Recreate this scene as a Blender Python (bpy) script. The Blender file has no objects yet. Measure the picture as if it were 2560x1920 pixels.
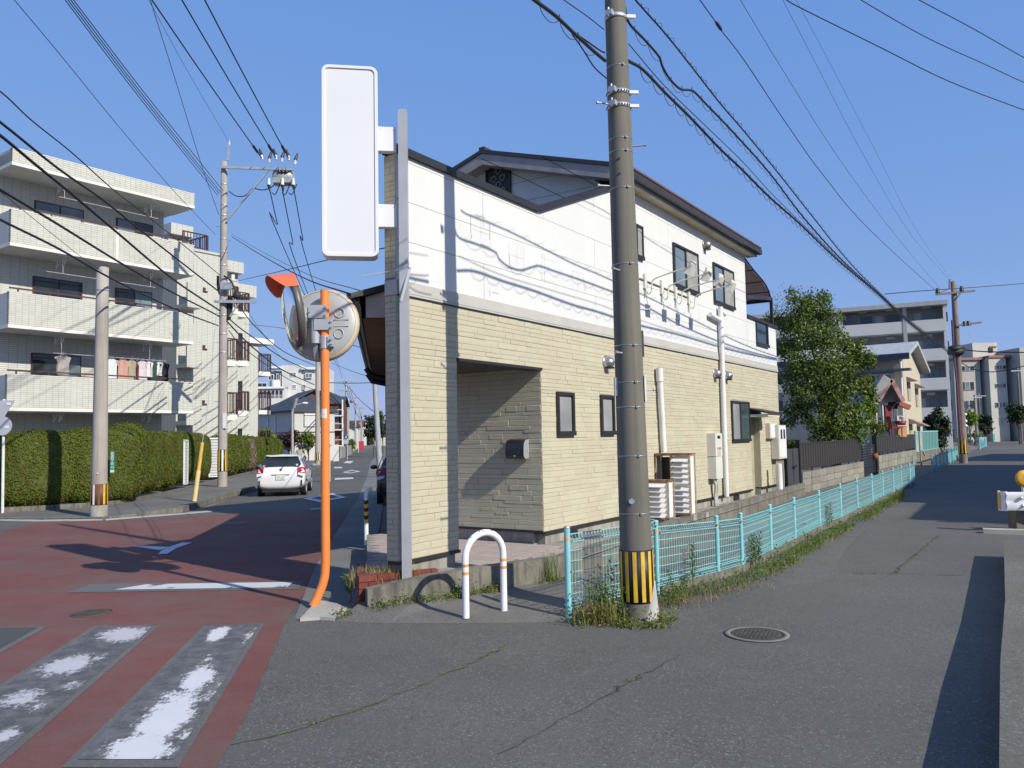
import bpy, bmesh, math, random
from math import sin, cos, pi, radians, hypot, atan2, sqrt
from mathutils import Vector, Matrix, noise as mnoise
random.seed(7)
S = bpy.context.scene
COL = S.collection
V3 = Vector

# ------------------------------------------------------------------ camera
EYE = V3((0, 0, 1.75)); FPX = 2000.0
PITCH, ROLL = radians(3.86), radians(1.06)
_fw = V3((0, cos(PITCH), sin(PITCH))); _u0 = V3((0, -sin(PITCH), cos(PITCH))); _r0 = V3((1, 0, 0))
_rt = _r0 * cos(ROLL) - _u0 * sin(ROLL); _up = _u0 * cos(ROLL) + _r0 * sin(ROLL)
cd = bpy.data.cameras.new('camera'); cam = bpy.data.objects.new('camera', cd); COL.objects.link(cam)
cd.sensor_width = 36; cd.lens = FPX / 2560 * 36; cd.clip_start = .05; cd.clip_end = 3000
cam.matrix_world = Matrix((( _rt.x, _up.x, -_fw.x, EYE.x), (_rt.y, _up.y, -_fw.y, EYE.y), (_rt.z, _up.z, -_fw.z, EYE.z), (0, 0, 0, 1)))
S.camera = cam

# ------------------------------------------------------------------ sky, sun, exposure
SUN_AZ, SUN_EL = radians(132.5), radians(34.5)      # azimuth from +Y towards +X of the sun
w = bpy.data.worlds.new('World'); S.world = w; w.use_nodes = True
nt = w.node_tree; bg = nt.nodes['Background']
sk = nt.nodes.new('ShaderNodeTexSky'); sk.sky_type = 'NISHITA'; sk.sun_disc = False
sk.sun_elevation = SUN_EL; sk.sun_rotation = SUN_AZ; sk.altitude = 0; sk.air_density = 1.0; sk.dust_density = 0.5; sk.ozone_density = 4.0
sp_ = nt.nodes.new('ShaderNodeSeparateColor'); cb_ = nt.nodes.new('ShaderNodeCombineColor'); nt.links.new(sk.outputs[0], sp_.inputs[0])   # camera response: soft, lavender towards the horizon
for i_, (g_, k_) in enumerate(((.50, .90), (.31, 1.50), (.12, 3.42))):
    pw = nt.nodes.new('ShaderNodeMath'); pw.operation = 'POWER'; pw.inputs[1].default_value = g_; nt.links.new(sp_.outputs[i_], pw.inputs[0])
    ml = nt.nodes.new('ShaderNodeMath'); ml.operation = 'MULTIPLY'; ml.inputs[1].default_value = k_; nt.links.new(pw.outputs[0], ml.inputs[0]); nt.links.new(ml.outputs[0], cb_.inputs[i_])
nt.links.new(cb_.outputs[0], bg.inputs[0]); bg.inputs[1].default_value = 0.15
sd = bpy.data.lights.new('sun', 'SUN'); sd.energy = 4.2; sd.angle = radians(.53); sd.color = (1, .935, .80)
so = bpy.data.objects.new('sun', sd); COL.objects.link(so)
_to = V3((sin(SUN_AZ) * cos(SUN_EL), cos(SUN_AZ) * cos(SUN_EL), sin(SUN_EL)))
so.rotation_euler = _to.to_track_quat('Z', 'Y').to_euler(); so.location = (20, -20, 30)
S.view_settings.view_transform = 'Standard'; S.view_settings.look = 'None'
S.view_settings.exposure = 0.27; S.view_settings.gamma = 1; S.view_settings.use_curve_mapping = False
S.render.engine = 'CYCLES'

# ------------------------------------------------------------------ survey helpers: sight lines of the site photograph
def ray(x, y):
    return _fw * FPX + _rt * (x - 1280) - _up * (y - 960)
def G(x, y, z=0.0):
    d = ray(x, y); return EYE + d * ((z - EYE.z) / d.z)
def at(x, y, Y):
    d = ray(x, y); return EYE + d * (Y / d.y)

# ------------------------------------------------------------------ objects, tags
def tag(o, label=None, cat=None, group=None, kind=None):
    if label: o['label'] = label
    if cat: o['category'] = cat
    if group: o['group'] = group
    if kind: o['kind'] = kind
    return o
def thing(name, label, cat, loc=(0, 0, 0), rz=0.0, group=None):
    o = bpy.data.objects.new(name, None); COL.objects.link(o); o.empty_display_size = .1
    o.location = loc; o.rotation_euler = (0, 0, rz)
    return tag(o, label, cat, group)
def kids(o):
    return [c for c in bpy.data.objects if c.parent == o]
def dup(o, loc=None, rz=None, label=None, parent=None, children=None):
    cmap = {}
    for c in bpy.data.objects:
        if c.parent: cmap.setdefault(c.parent.name, []).append(c)
    def rec(s, p):
        c = s.copy(); COL.objects.link(c)
        if p: c.parent = p
        for k in cmap.get(s.name, []): rec(k, c)
        return c
    r = rec(o, parent)
    if loc is not None: r.location = loc
    if rz is not None: r.rotation_euler = (0, 0, rz)
    if label: r['label'] = label
    return r

class B:
    """collects geometry, then links it as ONE mesh object"""
    def __init__(s): s.v = []; s.f = []; s.m = []; s.sm = []
    def add(s, vs, fs, m=0, smooth=False):
        o = len(s.v); s.v += [tuple(v) for v in vs]
        for f in fs: s.f.append([i + o for i in f]); s.m.append(m); s.sm.append(smooth)
        return s
    def box(s, x0, x1, y0, y1, z0, z1, m=0):
        vs = [(x, y, z) for z in (z0, z1) for y in (y0, y1) for x in (x0, x1)]
        return s.add(vs, [(0, 2, 3, 1), (4, 5, 7, 6), (0, 1, 5, 4), (2, 6, 7, 3), (0, 4, 6, 2), (1, 3, 7, 5)], m)
    def bar(s, p, q, w, h, m=0, up=(0, 0, 1)):
        p, q = V3(p), V3(q); d = (q - p).normalized(); u = V3(up)
        if abs(d.dot(u)) > .99: u = V3((1, 0, 0))
        a = d.cross(u).normalized(); b = a.cross(d).normalized(); a *= w / 2; b *= h / 2
        vs = [p - a - b, p + a - b, p + a + b, p - a + b, q - a - b, q + a - b, q + a + b, q - a + b]
        return s.add(vs, [(0, 1, 2, 3), (7, 6, 5, 4), (0, 4, 5, 1), (1, 5, 6, 2), (2, 6, 7, 3), (3, 7, 4, 0)], m)
    def tube(s, pts, r, n=8, m=0, cap=True, smooth=True):
        pts = [V3(p) for p in pts]; k = len(pts); rr = r if isinstance(r, (list, tuple)) else [r] * k
        ref = V3((0, 0, 1)); d0 = (pts[1] - pts[0]).normalized()
        if abs(d0.dot(ref)) > .9: ref = V3((1, 0, 0))
        a = d0.cross(ref).normalized(); vs = []
        for i in range(k):
            d = (pts[min(i + 1, k - 1)] - pts[max(i - 1, 0)]).normalized()
            a = (a - d * a.dot(d)); a = a.normalized() if a.length > 1e-6 else d.orthogonal().normalized()
            b = d.cross(a)
            for j in range(n):
                t = 2 * pi * j / n; vs.append(pts[i] + (a * cos(t) + b * sin(t)) * rr[i])
        fs = [(i * n + j, i * n + (j + 1) % n, (i + 1) * n + (j + 1) % n, (i + 1) * n + j) for i in range(k - 1) for j in range(n)]
        s.add(vs, fs, m, smooth)
        if cap:
            s.add(vs[:n], [tuple(range(n))[::-1]], m); s.add(vs[-n:], [tuple(range(n))], m)
        return s
    def cyl(s, p, q, r0, r1=None, n=12, m=0, smooth=True):
        return s.tube([p, q], [r0, r0 if r1 is None else r1], n, m, True, smooth)
    def poly(s, pts, m=0):
        return s.add(pts, [tuple(range(len(pts)))], m)
    def extr(s, pts, vec, m=0):
        n = len(pts); vec = V3(vec); a = [V3(p) for p in pts]; b = [p + vec for p in a]
        return s.add(a + b, [tuple(range(n))[::-1], tuple(range(n, 2 * n))] + [(i, (i + 1) % n, n + (i + 1) % n, n + i) for i in range(n)], m)
    def prism(s, pts2, z0, z1, m=0):
        return s.extr([(p[0], p[1], z0) for p in pts2], (0, 0, z1 - z0), m)
    def lathe(s, prof, n=16, M=None, m=0, smooth=True):
        M = M or Matrix(); k = len(prof); vs = []
        for r, z in prof:
            for j in range(n):
                t = 2 * pi * j / n; vs.append(M @ V3((r * cos(t), r * sin(t), z)))
        fs = [(i * n + j, i * n + (j + 1) % n, (i + 1) * n + (j + 1) % n, (i + 1) * n + j) for i in range(k - 1) for j in range(n)]
        return s.add(vs, fs, m, smooth)
    def blob(s, c, rad, seed=0, amp=.15, fr=1.5, sub=3, m=0):
        bm = bmesh.new(); bmesh.ops.create_icosphere(bm, subdivisions=sub, radius=1)
        vs = []
        for v in bm.verts:
            p = v.co; k = 1 + amp * mnoise.noise(p * fr + V3((seed * 7.1, seed * 3.3, seed)))
            vs.append((c[0] + p.x * rad[0] * k, c[1] + p.y * rad[1] * k, c[2] + p.z * rad[2] * k))
        fs = [tuple(v.index for v in f.verts) for f in bm.faces]; bm.free()
        return s.add(vs, fs, m, True)
    def leaf(s, p, n, l, wd, rnd, m=0, droop=.2):
        # a folded pointed leaf, two quads, lying roughly across direction n
        n = V3(n).normalized(); t = n.orthogonal().normalized()
        t = Matrix.Rotation(rnd.uniform(0, 2 * pi), 3, n) @ t; b = n.cross(t)
        p = V3(p); tip = p + t * l - n * l * droop; mid = p + t * l * .5 + n * l * .08
        return s.add([p, mid + b * wd * .5, tip, mid - b * wd * .5], [(0, 1, 2, 3)], m)
    def obj(s, name, mats, parent=None, auto=None):
        me = bpy.data.meshes.new(name); me.from_pydata(s.v, [], s.f)
        for mt in (mats if isinstance(mats, (list, tuple)) else [mats]): me.materials.append(mt)
        me.polygons.foreach_set('material_index', s.m); me.polygons.foreach_set('use_smooth', s.sm); me.update()
        o = bpy.data.objects.new(name, me); COL.objects.link(o)
        if parent: o.parent = parent
        return o
def link(name, me, parent, loc=(0, 0, 0), rot=(0, 0, 0), scale=(1, 1, 1)):
    o = bpy.data.objects.new(name, me); COL.objects.link(o); o.parent = parent
    o.location = loc; o.rotation_euler = rot; o.scale = scale
    return o
def spline(pts, n=6):
    P = [V3(p) for p in pts]; P = [P[0] * 2 - P[1]] + P + [P[-1] * 2 - P[-2]]; out = []
    for i in range(1, len(P) - 2):
        a, b, c, d = P[i - 1], P[i], P[i + 1], P[i + 2]
        for k in range(n):
            t = k / n
            out.append(.5 * ((2 * b) + (c - a) * t + (2 * a - 5 * b + 4 * c - d) * t * t + (3 * b - a - 3 * c + d) * t ** 3))
    out.append(P[-2]); return out

# ------------------------------------------------------------------ materials
MATS = {}
def nodes(name):
    m = bpy.data.materials.new(name); m.use_nodes = True; t = m.node_tree
    return m, t, t.nodes['Principled BSDF']
def N(t, typ, **kw):
    n = t.nodes.new(typ)
    for k, v in kw.items():
        if k.startswith('i_'): n.inputs[int(k[2:]) if k[2:].isdigit() else k[2:]].default_value = v
        else: setattr(n, k, v)
    return n
def ramp(t, src, stops):
    r = N(t, 'ShaderNodeValToRGB'); e = r.color_ramp.elements
    while len(e) < len(stops): e.new(.5)
    for k, (p, c) in enumerate(stops):
        e[k].position = p; e[k].color = (c, c, c, 1) if isinstance(c, (int, float)) else (*c, 1)
    t.links.new(src, r.inputs[0]); return r.outputs[0]
def mix(t, fac, a, b, mode='MIX'):
    n = N(t, 'ShaderNodeMix', data_type='RGBA', blend_type=mode)
    if isinstance(fac, (int, float)): n.inputs[0].default_value = fac
    else: t.links.new(fac, n.inputs[0])
    for i, x in ((6, a), (7, b)):
        if isinstance(x, tuple): n.inputs[i].default_value = (*x, 1)
        else: t.links.new(x, n.inputs[i])
    return n.outputs[2]
def coords(t, scale=(1, 1, 1)):
    c = N(t, 'ShaderNodeTexCoord'); mp = N(t, 'ShaderNodeMapping'); mp.inputs[3].default_value = scale
    t.links.new(c.outputs['Object'], mp.inputs[0]); return mp.outputs[0]
def noise(t, vec, scale, detail=4, rough=.55):
    n = N(t, 'ShaderNodeTexNoise'); n.inputs['Scale'].default_value = scale; n.inputs['Detail'].default_value = detail
    n.inputs['Roughness'].default_value = rough
    if vec is not None: t.links.new(vec, n.inputs['Vector'])
    return n.outputs[0]
def bump(t, b, h, st, dist=.02):
    n = N(t, 'ShaderNodeBump'); n.inputs['Strength'].default_value = st; n.inputs['Distance'].default_value = dist
    t.links.new(h, n.inputs['Height']); t.links.new(n.outputs[0], b.inputs['Normal'])
def mul(c, k): return tuple(max(0, min(1, x * k)) for x in c)
def mk(name, col, rough=.6, metal=0.0, var=.12, sc=3.0, bmp=.0, bsc=40, stain=None, stsc=(1, 1, .25), stamt=.5, spec=.5, rnd=0.0, tint=None):
    if name in MATS: return MATS[name]
    m, t, b = nodes(name); b.inputs['Roughness'].default_value = rough; b.inputs['Metallic'].default_value = metal
    b.inputs['Specular IOR Level'].default_value = spec
    v = coords(t); n1 = noise(t, v, sc)
    lo = tint or mul(col, 1 - var * 1.6)
    c = mix(t, ramp(t, n1, [(.3, 0.), (.7, 1.)]), lo, mul(col, 1 + var))
    if stain:
        n2 = noise(t, coords(t, stsc), 4.0, 6, .65)
        f = ramp(t, n2, [(.45, 0.), (.72, stamt)]); c = mix(t, f, c, stain)
    if rnd:
        oi = N(t, 'ShaderNodeObjectInfo'); ge = N(t, 'ShaderNodeNewGeometry')
        ad = N(t, 'ShaderNodeMath', operation='ADD'); t.links.new(oi.outputs['Random'], ad.inputs[0]); t.links.new(ge.outputs['Random Per Island'], ad.inputs[1])
        fr = N(t, 'ShaderNodeMath', operation='FRACT'); t.links.new(ad.outputs[0], fr.inputs[0])
        k = ramp(t, fr.outputs[0], [(0, 1 - rnd), (1, 1.0)]); c = mix(t, 1.0, c, k, 'MULTIPLY')
    t.links.new(c, b.inputs['Base Color'])
    if bmp: bump(t, b, noise(t, v, bsc, 5, .6), bmp, .01)
    MATS[name] = m; return m

def asphalt(name, col, light=.35, stain=None, red=False):
    m, t, b = nodes(name); v = coords(t); b.inputs['Roughness'].default_value = .88
    b.inputs['Specular IOR Level'].default_value = .3
    big = noise(t, v, .35, 5, .6); mid = noise(t, v, 3.2, 5, .6)
    c = mix(t, ramp(t, big, [(.3, 0.), (.7, 1.)]), mul(col, .76), mul(col, 1.2))
    c = mix(t, ramp(t, mid, [(.35, .35), (.7, 0.)]), c, mul(col, .72))
    vo = N(t, 'ShaderNodeTexVoronoi'); vo.inputs['Scale'].default_value = 95; t.links.new(v, vo.inputs['Vector'])
    sp = N(t, 'ShaderNodeSeparateColor'); t.links.new(vo.outputs['Color'], sp.inputs[0])
    lt = (.30, .29, .27) if not red else (.34, .2, .17)
    c = mix(t, ramp(t, sp.outputs[0], [(.88, 0.), (.94, light * .85)]), c, lt)
    c = mix(t, ramp(t, sp.outputs[1], [(.75, 0.), (.85, light)]), c, mul(col, .45))
    if stain:
        c = mix(t, ramp(t, noise(t, v, .8, 6, .7), [(.42, 0.), (.7, .75)]), c, stain)
    t.links.new(c, b.inputs['Base Color'])
    bump(t, b, noise(t, v, 130, 3, .7), .35, .006)
    MATS[name] = m; return m

def wornpaint(name, under, paint=(.62, .62, .63), keep=.5, sc=(1, 1, 1), fine=24):
    """painted marking with the paint worn through to the road under it"""
    m, t, b = nodes(name); v = coords(t); b.inputs['Roughness'].default_value = .8
    b.inputs['Specular IOR Level'].default_value = .3
    a = noise(t, coords(t, sc), 1.7, 2, .5); f = noise(t, v, fine, 5, .75)
    ad = N(t, 'ShaderNodeMath', operation='MULTIPLY_ADD'); ad.inputs[1].default_value = .38; t.links.new(f, ad.inputs[0]); t.links.new(a, ad.inputs[2])
    k = ramp(t, ad.outputs[0], [(.69 - .3 * (keep - .5) - .015, 0.), (.69 - .3 * (keep - .5) + .03, 1.)])
    pv = mix(t, noise(t, v, 6, 4), mul(paint, .84), paint)
    un = mix(t, ramp(t, noise(t, v, 90, 3, .7), [(.4, 0.), (.65, 1.)]), mul(under, .75), mul(under, 1.25))
    t.links.new(mix(t, k, un, pv), b.inputs['Base Color'])
    bump(t, b, noise(t, v, 130, 3, .7), .3, .005)
    MATS[name] = m; return m

def proj(P):
    q = V3(P) - EYE; z = q.dot(_fw); return 1280 + FPX * q.dot(_rt) / z, 960 - FPX * q.dot(_up) / z
def leafmat(name, c1, c2, tr=.25, rough=.5, brown=None, mott=None):
    m, t, b = nodes(name); ge = N(t, 'ShaderNodeNewGeometry')
    st = [(0., c1), (1., c2)] if not brown else [(0., c1), (.86, c2), (.93, brown), (1., brown)]
    c = ramp(t, ge.outputs['Random Per Island'], st)
    if mott: c = mix(t, ramp(t, noise(t, coords(t), 1.6, 4, .6), [(.48, 0.), (.72, .75)]), c, mott)
    t.links.new(c, b.inputs['Base Color']); b.inputs['Roughness'].default_value = rough; b.inputs['Specular IOR Level'].default_value = .35
    tl = N(t, 'ShaderNodeBsdfTranslucent'); t.links.new(mix(t, 1.0, c, (1.0, 1.15, .5), 'MULTIPLY'), tl.inputs[0])
    ms = N(t, 'ShaderNodeMixShader'); ms.inputs[0].default_value = tr
    out = t.nodes['Material Output']; t.links.new(b.outputs[0], ms.inputs[1]); t.links.new(tl.outputs[0], ms.inputs[2]); t.links.new(ms.outputs[0], out.inputs[0])
    MATS[name] = m; return m

ASPH = asphalt('asphalt', (.118, .114, .105), .5, (.10, .097, .09))
ASPH2 = asphalt('old_asphalt', (.122, .118, .108), .6, (.11, .107, .10))
WALK = asphalt('sidewalk_asphalt', (.150, .143, .130), .6, (.19, .178, .155))
REDA = asphalt('red_asphalt', (.185, .072, .062), .16, (.14, .105, .092), True)
STRIP = asphalt('gutter_concrete', (.21, .205, .19), .3, (.12, .12, .11))
CONC = mk('concrete', (.34, .325, .29), .9, 0, .15, 2.5, .4, 60, (.13, .12, .095), (1.4, 1.4, .35), .75)
CONCD = mk('stained_concrete', (.19, .18, .15), .92, 0, .2, 3, .5, 50, (.055, .052, .042), (3, 3, .5), .95)
CONCL = mk('pale_concrete', (.42, .40, .355), .9, 0, .12, 3, .3, 60)
POLEC = mk('pole_concrete', (.155, .148, .122), .8, 0, .1, 1.2, .25, 120, (.085, .08, .07), (5, 5, .12), .6)
POLEL = mk('light_pole_concrete', (.38, .35, .315), .85, 0, .1, 1.5, .2, 90, (.22, .2, .19), (4, 4, .15), .6)
GALV = mk('galvanised_steel', (.50, .51, .54), .45, .5, .1, 6, .1)
STEEL = mk('steel_grey_paint', (.42, .43, .46), .45, .2, .06, 3)
SIGNW = mk('sign_white', (.72, .72, .74), .35, 0, .03, 1.2)
WHITEP = mk('white_paint', (.78, .78, .79), .4, 0, .05, 4, 0, 40, (.32, .29, .25), (3, 3, 2), .3)
WHITE = mk('white', (.74, .74, .74), .5, 0, .06, 4)
ORANGE = mk('orange_paint', (.82, .24, .055), .38, 0, .06, 3)
HOOD = mk('orange_hood', (.80, .155, .06), .4, 0, .05, 3)
BLACK = mk('black_paint', (.018, .018, .019), .5, 0, .1, 5)
DARK = mk('dark_brown_metal', (.035, .030, .030), .5, 0, .15, 4)
RUB = mk('cable_rubber', (.018, .018, .020), .6, 0, .1, 4)
YEL = mk('yellow_reflective', (.72, .45, .035), .5, 0, .1, 6, 0, 40, (.2, .15, .06), (4, 4, 2), .4)
TAPE = mk('orange_band', (.72, .36, .09), .5)
FENCE = mk('pale_blue_fence_paint', (.24, .57, .61), .45, 0, .06, 3, 0, 40, (.30, .22, .13), (4, 4, 1.5), .22)
TEAL = mk('teal_railing_paint', (.17, .46, .50), .5, 0, .06, 3)
MIRR = mk('mirror', (.9, .92, .93), .03, 1.0, .01)
STONE = mk('stone_siding', (.50, .485, .355), .85, 0, .04, 1.6, .25, 45, None, (1, 1, 1), .5, .3, .08, (.49, .43, .33))
MORT = mk('siding_joint', (.40, .37, .27), .9)
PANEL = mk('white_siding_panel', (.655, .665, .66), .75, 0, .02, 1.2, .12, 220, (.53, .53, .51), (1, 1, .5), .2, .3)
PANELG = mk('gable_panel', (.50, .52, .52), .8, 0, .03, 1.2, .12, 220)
GAP = mk('panel_joint', (.22, .22, .20), .9)
TRIM = mk('grey_trim', (.47, .455, .43), .7, 0, .05, 2)
FLASH = mk('dark_flashing', (.026, .027, .031), .5, .1)
BANDM = mk('pole_band', (.34, .34, .34), .4, .7)
ROOFD = mk('roof_black', (.040, .036, .036), .55, 0, .15, 5)
ROOFS = mk('slate_roof', (.055, .062, .075), .7, 0, .2, 6, .3, 40)
ROOFR = mk('red_brown_eave', (.15, .065, .05), .6)
FASC = mk('grey_fascia', (.30, .285, .28), .6)
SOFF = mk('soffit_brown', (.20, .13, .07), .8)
CREAM = mk('cream_paint', (.68, .64, .54), .7, 0, .04, 2)
CAGE = mk('cage_frame', (.40, .30, .20), .8, 0, .15, 8, .2, 60, (.17, .06, .03), (3, 3, 2), .95)
RUST = mk('rust', (.20, .075, .035), .85, 0, .3, 9, .3, 60, (.42, .30, .18), (2, 2, 2), .7)
BRICK = mk('red_brick', (.21, .055, .043), .85, 0, .15, 12, .4, 70, None, (1, 1, 1), .5, .4, .3)
MORTAR = mk('brick_mortar', (.16, .08, .07), .95)
PORCH = mk('porch_tile', (.43, .36, .32), .8, 0, .06, 4, .1, 90, None, (1, 1, 1), .5, .4, .1)
GROUT = mk('tile_grout', (.27, .24, .22), .9)
def glass(name, col, rough=.06, spec=.6):
    if name in MATS: return MATS[name]
    m, t, b = nodes(name); b.inputs['Roughness'].default_value = rough; b.inputs['Specular IOR Level'].default_value = spec
    t.links.new(mix(t, ramp(t, noise(t, coords(t), 1.1, 2), [(.35, 0.), (.65, 1.)]), mul(col, .75), mul(col, 1.2)), b.inputs['Base Color']); MATS[name] = m; return m
GLD = glass('dark_glass', (.030, .036, .040)); GLB = glass('blue_grey_glass', (.15, .19, .215)); GLF = glass('frosted_glass', (.27, .28, .285), .35, .4)
SCREEN = mk('insect_screen', (.30, .30, .28), .8)
def facing(name, col, joint, w, h):
    """far-off small wall tiles"""
    m, t, b = nodes(name); v = coords(t)
    br = N(t, 'ShaderNodeTexBrick'); br.inputs['Scale'].default_value = 1; br.inputs['Brick Width'].default_value = w; br.inputs['Row Height'].default_value = h
    br.inputs['Mortar Size'].default_value = .008; br.offset = 0
    br.inputs['Color1'].default_value = (*col, 1); br.inputs['Color2'].default_value = (*mul(col, .94), 1); br.inputs['Mortar'].default_value = (*joint, 1)
    sp = N(t, 'ShaderNodeSeparateXYZ'); t.links.new(v, sp.inputs[0]); ad = N(t, 'ShaderNodeMath', operation='ADD')
    t.links.new(sp.outputs[0], ad.inputs[0]); t.links.new(sp.outputs[1], ad.inputs[1]); cb = N(t, 'ShaderNodeCombineXYZ')
    t.links.new(ad.outputs[0], cb.inputs[0]); t.links.new(sp.outputs[2], cb.inputs[1]); t.links.new(cb.outputs[0], br.inputs['Vector'])
    t.links.new(br.outputs[0], b.inputs['Base Color']); b.inputs['Roughness'].default_value = .5; MATS[name] = m; return m
HEDGE = leafmat('hedge_leaf', (.085, .125, .012), (.155, .20, .022), .25, .6, (.17, .13, .04), (.115, .088, .030))
HEDGEC = mk('hedge_core', (.075, .095, .018), .9, 0, .4, 9, .8, 25)
LEAF = leafmat('tree_leaf', (.045, .082, .010), (.165, .215, .026), .22, .4)
LEAFY = leafmat('young_leaf', (.10, .18, .02), (.22, .30, .04), .3, .5)
LEAFD = leafmat('dark_leaf', (.012, .026, .010), (.035, .060, .018), .12, .5)
LEAFM = leafmat('maroon_leaf', (.055, .022, .028), (.12, .045, .05), .2, .5)
WEED = leafmat('weed_leaf', (.07, .12, .02), (.19, .25, .05), .3, .55)
DRY = leafmat('dry_grass', (.22, .12, .05), (.42, .33, .14), .25, .7)
BARK = mk('bark', (.12, .095, .07), .9, 0, .3, 9, .6, 30)
SOIL = mk('soil', (.10, .075, .05), .95, 0, .3, 9, .6, 30)
MOSS = mk('moss', (.10, .12, .025), .95, 0, .4, 12, .6, 60)
# ================================================================== ground, streets, markings
def sheet(name, pts, mat, kind='structure', z=None, parent=None):
    b = B(); b.poly([(p[0], p[1], (p[2] if len(p) > 2 else 0) if z is None else z) for p in pts])
    o = b.obj(name, mat, parent)
    if kind: o['kind'] = kind
    return o
def fan(name, front, back, mat, parent=None, kind='structure'):
    """sheet between two polylines with the same number of points"""
    b = B(); n = len(front)
    b.add(list(front) + list(back), [(i, i + 1, n + i + 1, n + i) for i in range(n - 1)])
    o = b.obj(name, mat, parent)
    if kind: o['kind'] = kind
    return o
b = B(); R_ = 1800
b.add([(-R_, -R_, -.012), (R_, -R_, -.012), (R_, R_, -.012), (-R_, R_, -.012)], [(0, 1, 2, 3)])
b.obj('ground', mk('earth', (.16, .145, .115), .95, 0, .2, .3, .3, 20))['kind'] = 'structure'
# street running off to the left, and the crossing foreground
sheet('left_street', [(-30, -8), (-1.5, -8), (-1.5, 4), (-2.2, 8.2), (-2.69, 10.73), (-3.14, 13.5), (-4.55, 23.2), (-6.73, 36.7), (-11.9, 67), (-19, 115), (-30, 180), (-34.5, 180), (-23, 115), (-14.7, 66), (-9.5, 30.4), (-9.0, 25.4), (-8.1, 20.3), (-9.7, 19.1), (-30, 19.8)], ASPH, z=-.004)
sheet('right_street', [(4.05, 10.1), (6.1, 9.7), (60, 92), (69, 105), (62, 110), (44, 76), (26.5, 48), (12.7, 26.3), (8.1, 18.9), (5.2, 14.3), (3.0, 10.6)], ASPH, z=-.004)
sheet('foreground_asphalt', [(-1.5, -8), (12, -8), (12, 9.3), (6.1, 9.7), (4.05, 10.1), (5.2, 14.3), (2.9, 10.45), (1.55, 9.0), (.5, 7.9), (-1.2, 8.0), (-1.9, 8.2), (-2.5, 8.3), (-1.9, 4)], ASPH2, z=.0)
sheet('red_paving', [(-1.50, 3.4), (-1.73, 5.16), (-1.95, 6.37), (-2.24, 7.86), (-2.45, 9.43), (-2.69, 10.73), (-3.14, 13.46), (-3.9, 18.6), (-4.05, 19.7), (-6.2, 20.4), (-7.55, 19.65), (-8.46, 18.95), (-10.99, 18.75), (-10.75, 16.9), (-10, 13), (-10, 2), (-1.3, 2)], REDA, z=.005)
# crosswalk: worn white bars on grey beds
GREYB = asphalt('bar_bed_asphalt', (.135, .135, .128), .3)
def bar4(name, P, mat, z):
    o = sheet(name, P, mat, z=z); return o
W3 = wornpaint('worn_white_3', (.08, .08, .08), keep=.05)
def worn_bar(P, m):
    a, b_, c, d = [V3(p) for p in P]; nx, ny = 26, 150; vs = []; ws = []
    blobs = BAR1 if m is W1 else BAR2
    for j in range(ny + 1):
        for i in range(nx + 1):
            p = a.lerp(b_, i / nx).lerp(d.lerp(c, i / nx), j / ny); p.z = .013; vs.append(p); x, y = proj(p); x, y = x / .3888, (y - 1280) / .3888; s_ = .0
            for cx, cy, rx, ry, sk, k in blobs:
                q = hypot((x - cx + sk * (y - cy)) / rx, (y - cy) / ry); s_ = max(s_, k * max(0, 1.25 - q * .75))
            ws.append(s_)
    b = B(); b.add(vs, [(j * (nx + 1) + i, j * (nx + 1) + i + 1, (j + 1) * (nx + 1) + i + 1, (j + 1) * (nx + 1) + i) for j in range(ny) for i in range(nx)])
    o = b.obj('bar_paint', m); o['kind'] = 'structure'; at_ = o.data.attributes.new('paint_left', 'FLOAT', 'POINT'); at_.data.foreach_set('value', ws); return o
BAR1 = [(1395, 785, 70, 62, .9, 1.0), (1600, 800, 60, 100, .8, .60), (1330, 945, 90, 60, .8, .62), (1270, 1075, 120, 110, .6, .95), (1060, 1330, 190, 220, .75, 1.0), (880, 1530, 250, 150, .8, 1.0), (1370, 1150, 90, 160, .7, .55), (1190, 1440, 80, 150, .7, .6)]
BAR2 = [(800, 785, 190, 62, 1.4, .95), (430, 985, 190, 80, 1.6, .95), (640, 940, 90, 50, 1.3, .62), (440, 1115, 170, 60, 1.4, .6), (130, 1200, 200, 90, 1.5, .72), (40, 1430, 110, 80, 1.2, .75), (250, 1250, 120, 60, 1.2, .6)]
def wornattr(name, under, paint=(.58, .57, .58)):
    m, t, b = nodes(name); v = coords(t); b.inputs['Roughness'].default_value = .8; b.inputs['Specular IOR Level'].default_value = .3
    at_ = N(t, 'ShaderNodeAttribute', attribute_name='paint_left'); f = noise(t, coords(t, (1, .55, 1)), 30, 6, .8); g_ = noise(t, coords(t, (.8, .8, 1)), 5, 3, .6)
    a1 = N(t, 'ShaderNodeMath', operation='MULTIPLY_ADD'); a1.inputs[1].default_value = 1.5; t.links.new(f, a1.inputs[0]); t.links.new(at_.outputs['Fac'], a1.inputs[2])
    a2 = N(t, 'ShaderNodeMath', operation='MULTIPLY_ADD'); a2.inputs[1].default_value = .5; t.links.new(g_, a2.inputs[0]); t.links.new(a1.outputs[0], a2.inputs[2])
    k = ramp(t, a2.outputs[0], [(.0, 0.), (1., 1.)]); k = N(t, 'ShaderNodeMapRange'); k.inputs[1].default_value = 1.59; k.inputs[2].default_value = 1.74; t.links.new(a2.outputs[0], k.inputs[0])
    un = mix(t, ramp(t, noise(t, v, 60, 4, .75), [(.4, 0.), (.65, 1.)]), mul(under, .7), mul(under, 1.35)); un = mix(t, ramp(t, noise(t, v, 7, 4), [(.4, 0.), (.7, .45)]), un, (.24, .24, .25))
    t.links.new(mix(t, k.outputs[0], un, mix(t, noise(t, v, 5, 4), mul(paint, .85), paint)), b.inputs['Base Color']); bump(t, b, noise(t, v, 130, 3, .7), .3, .005); return m
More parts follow.
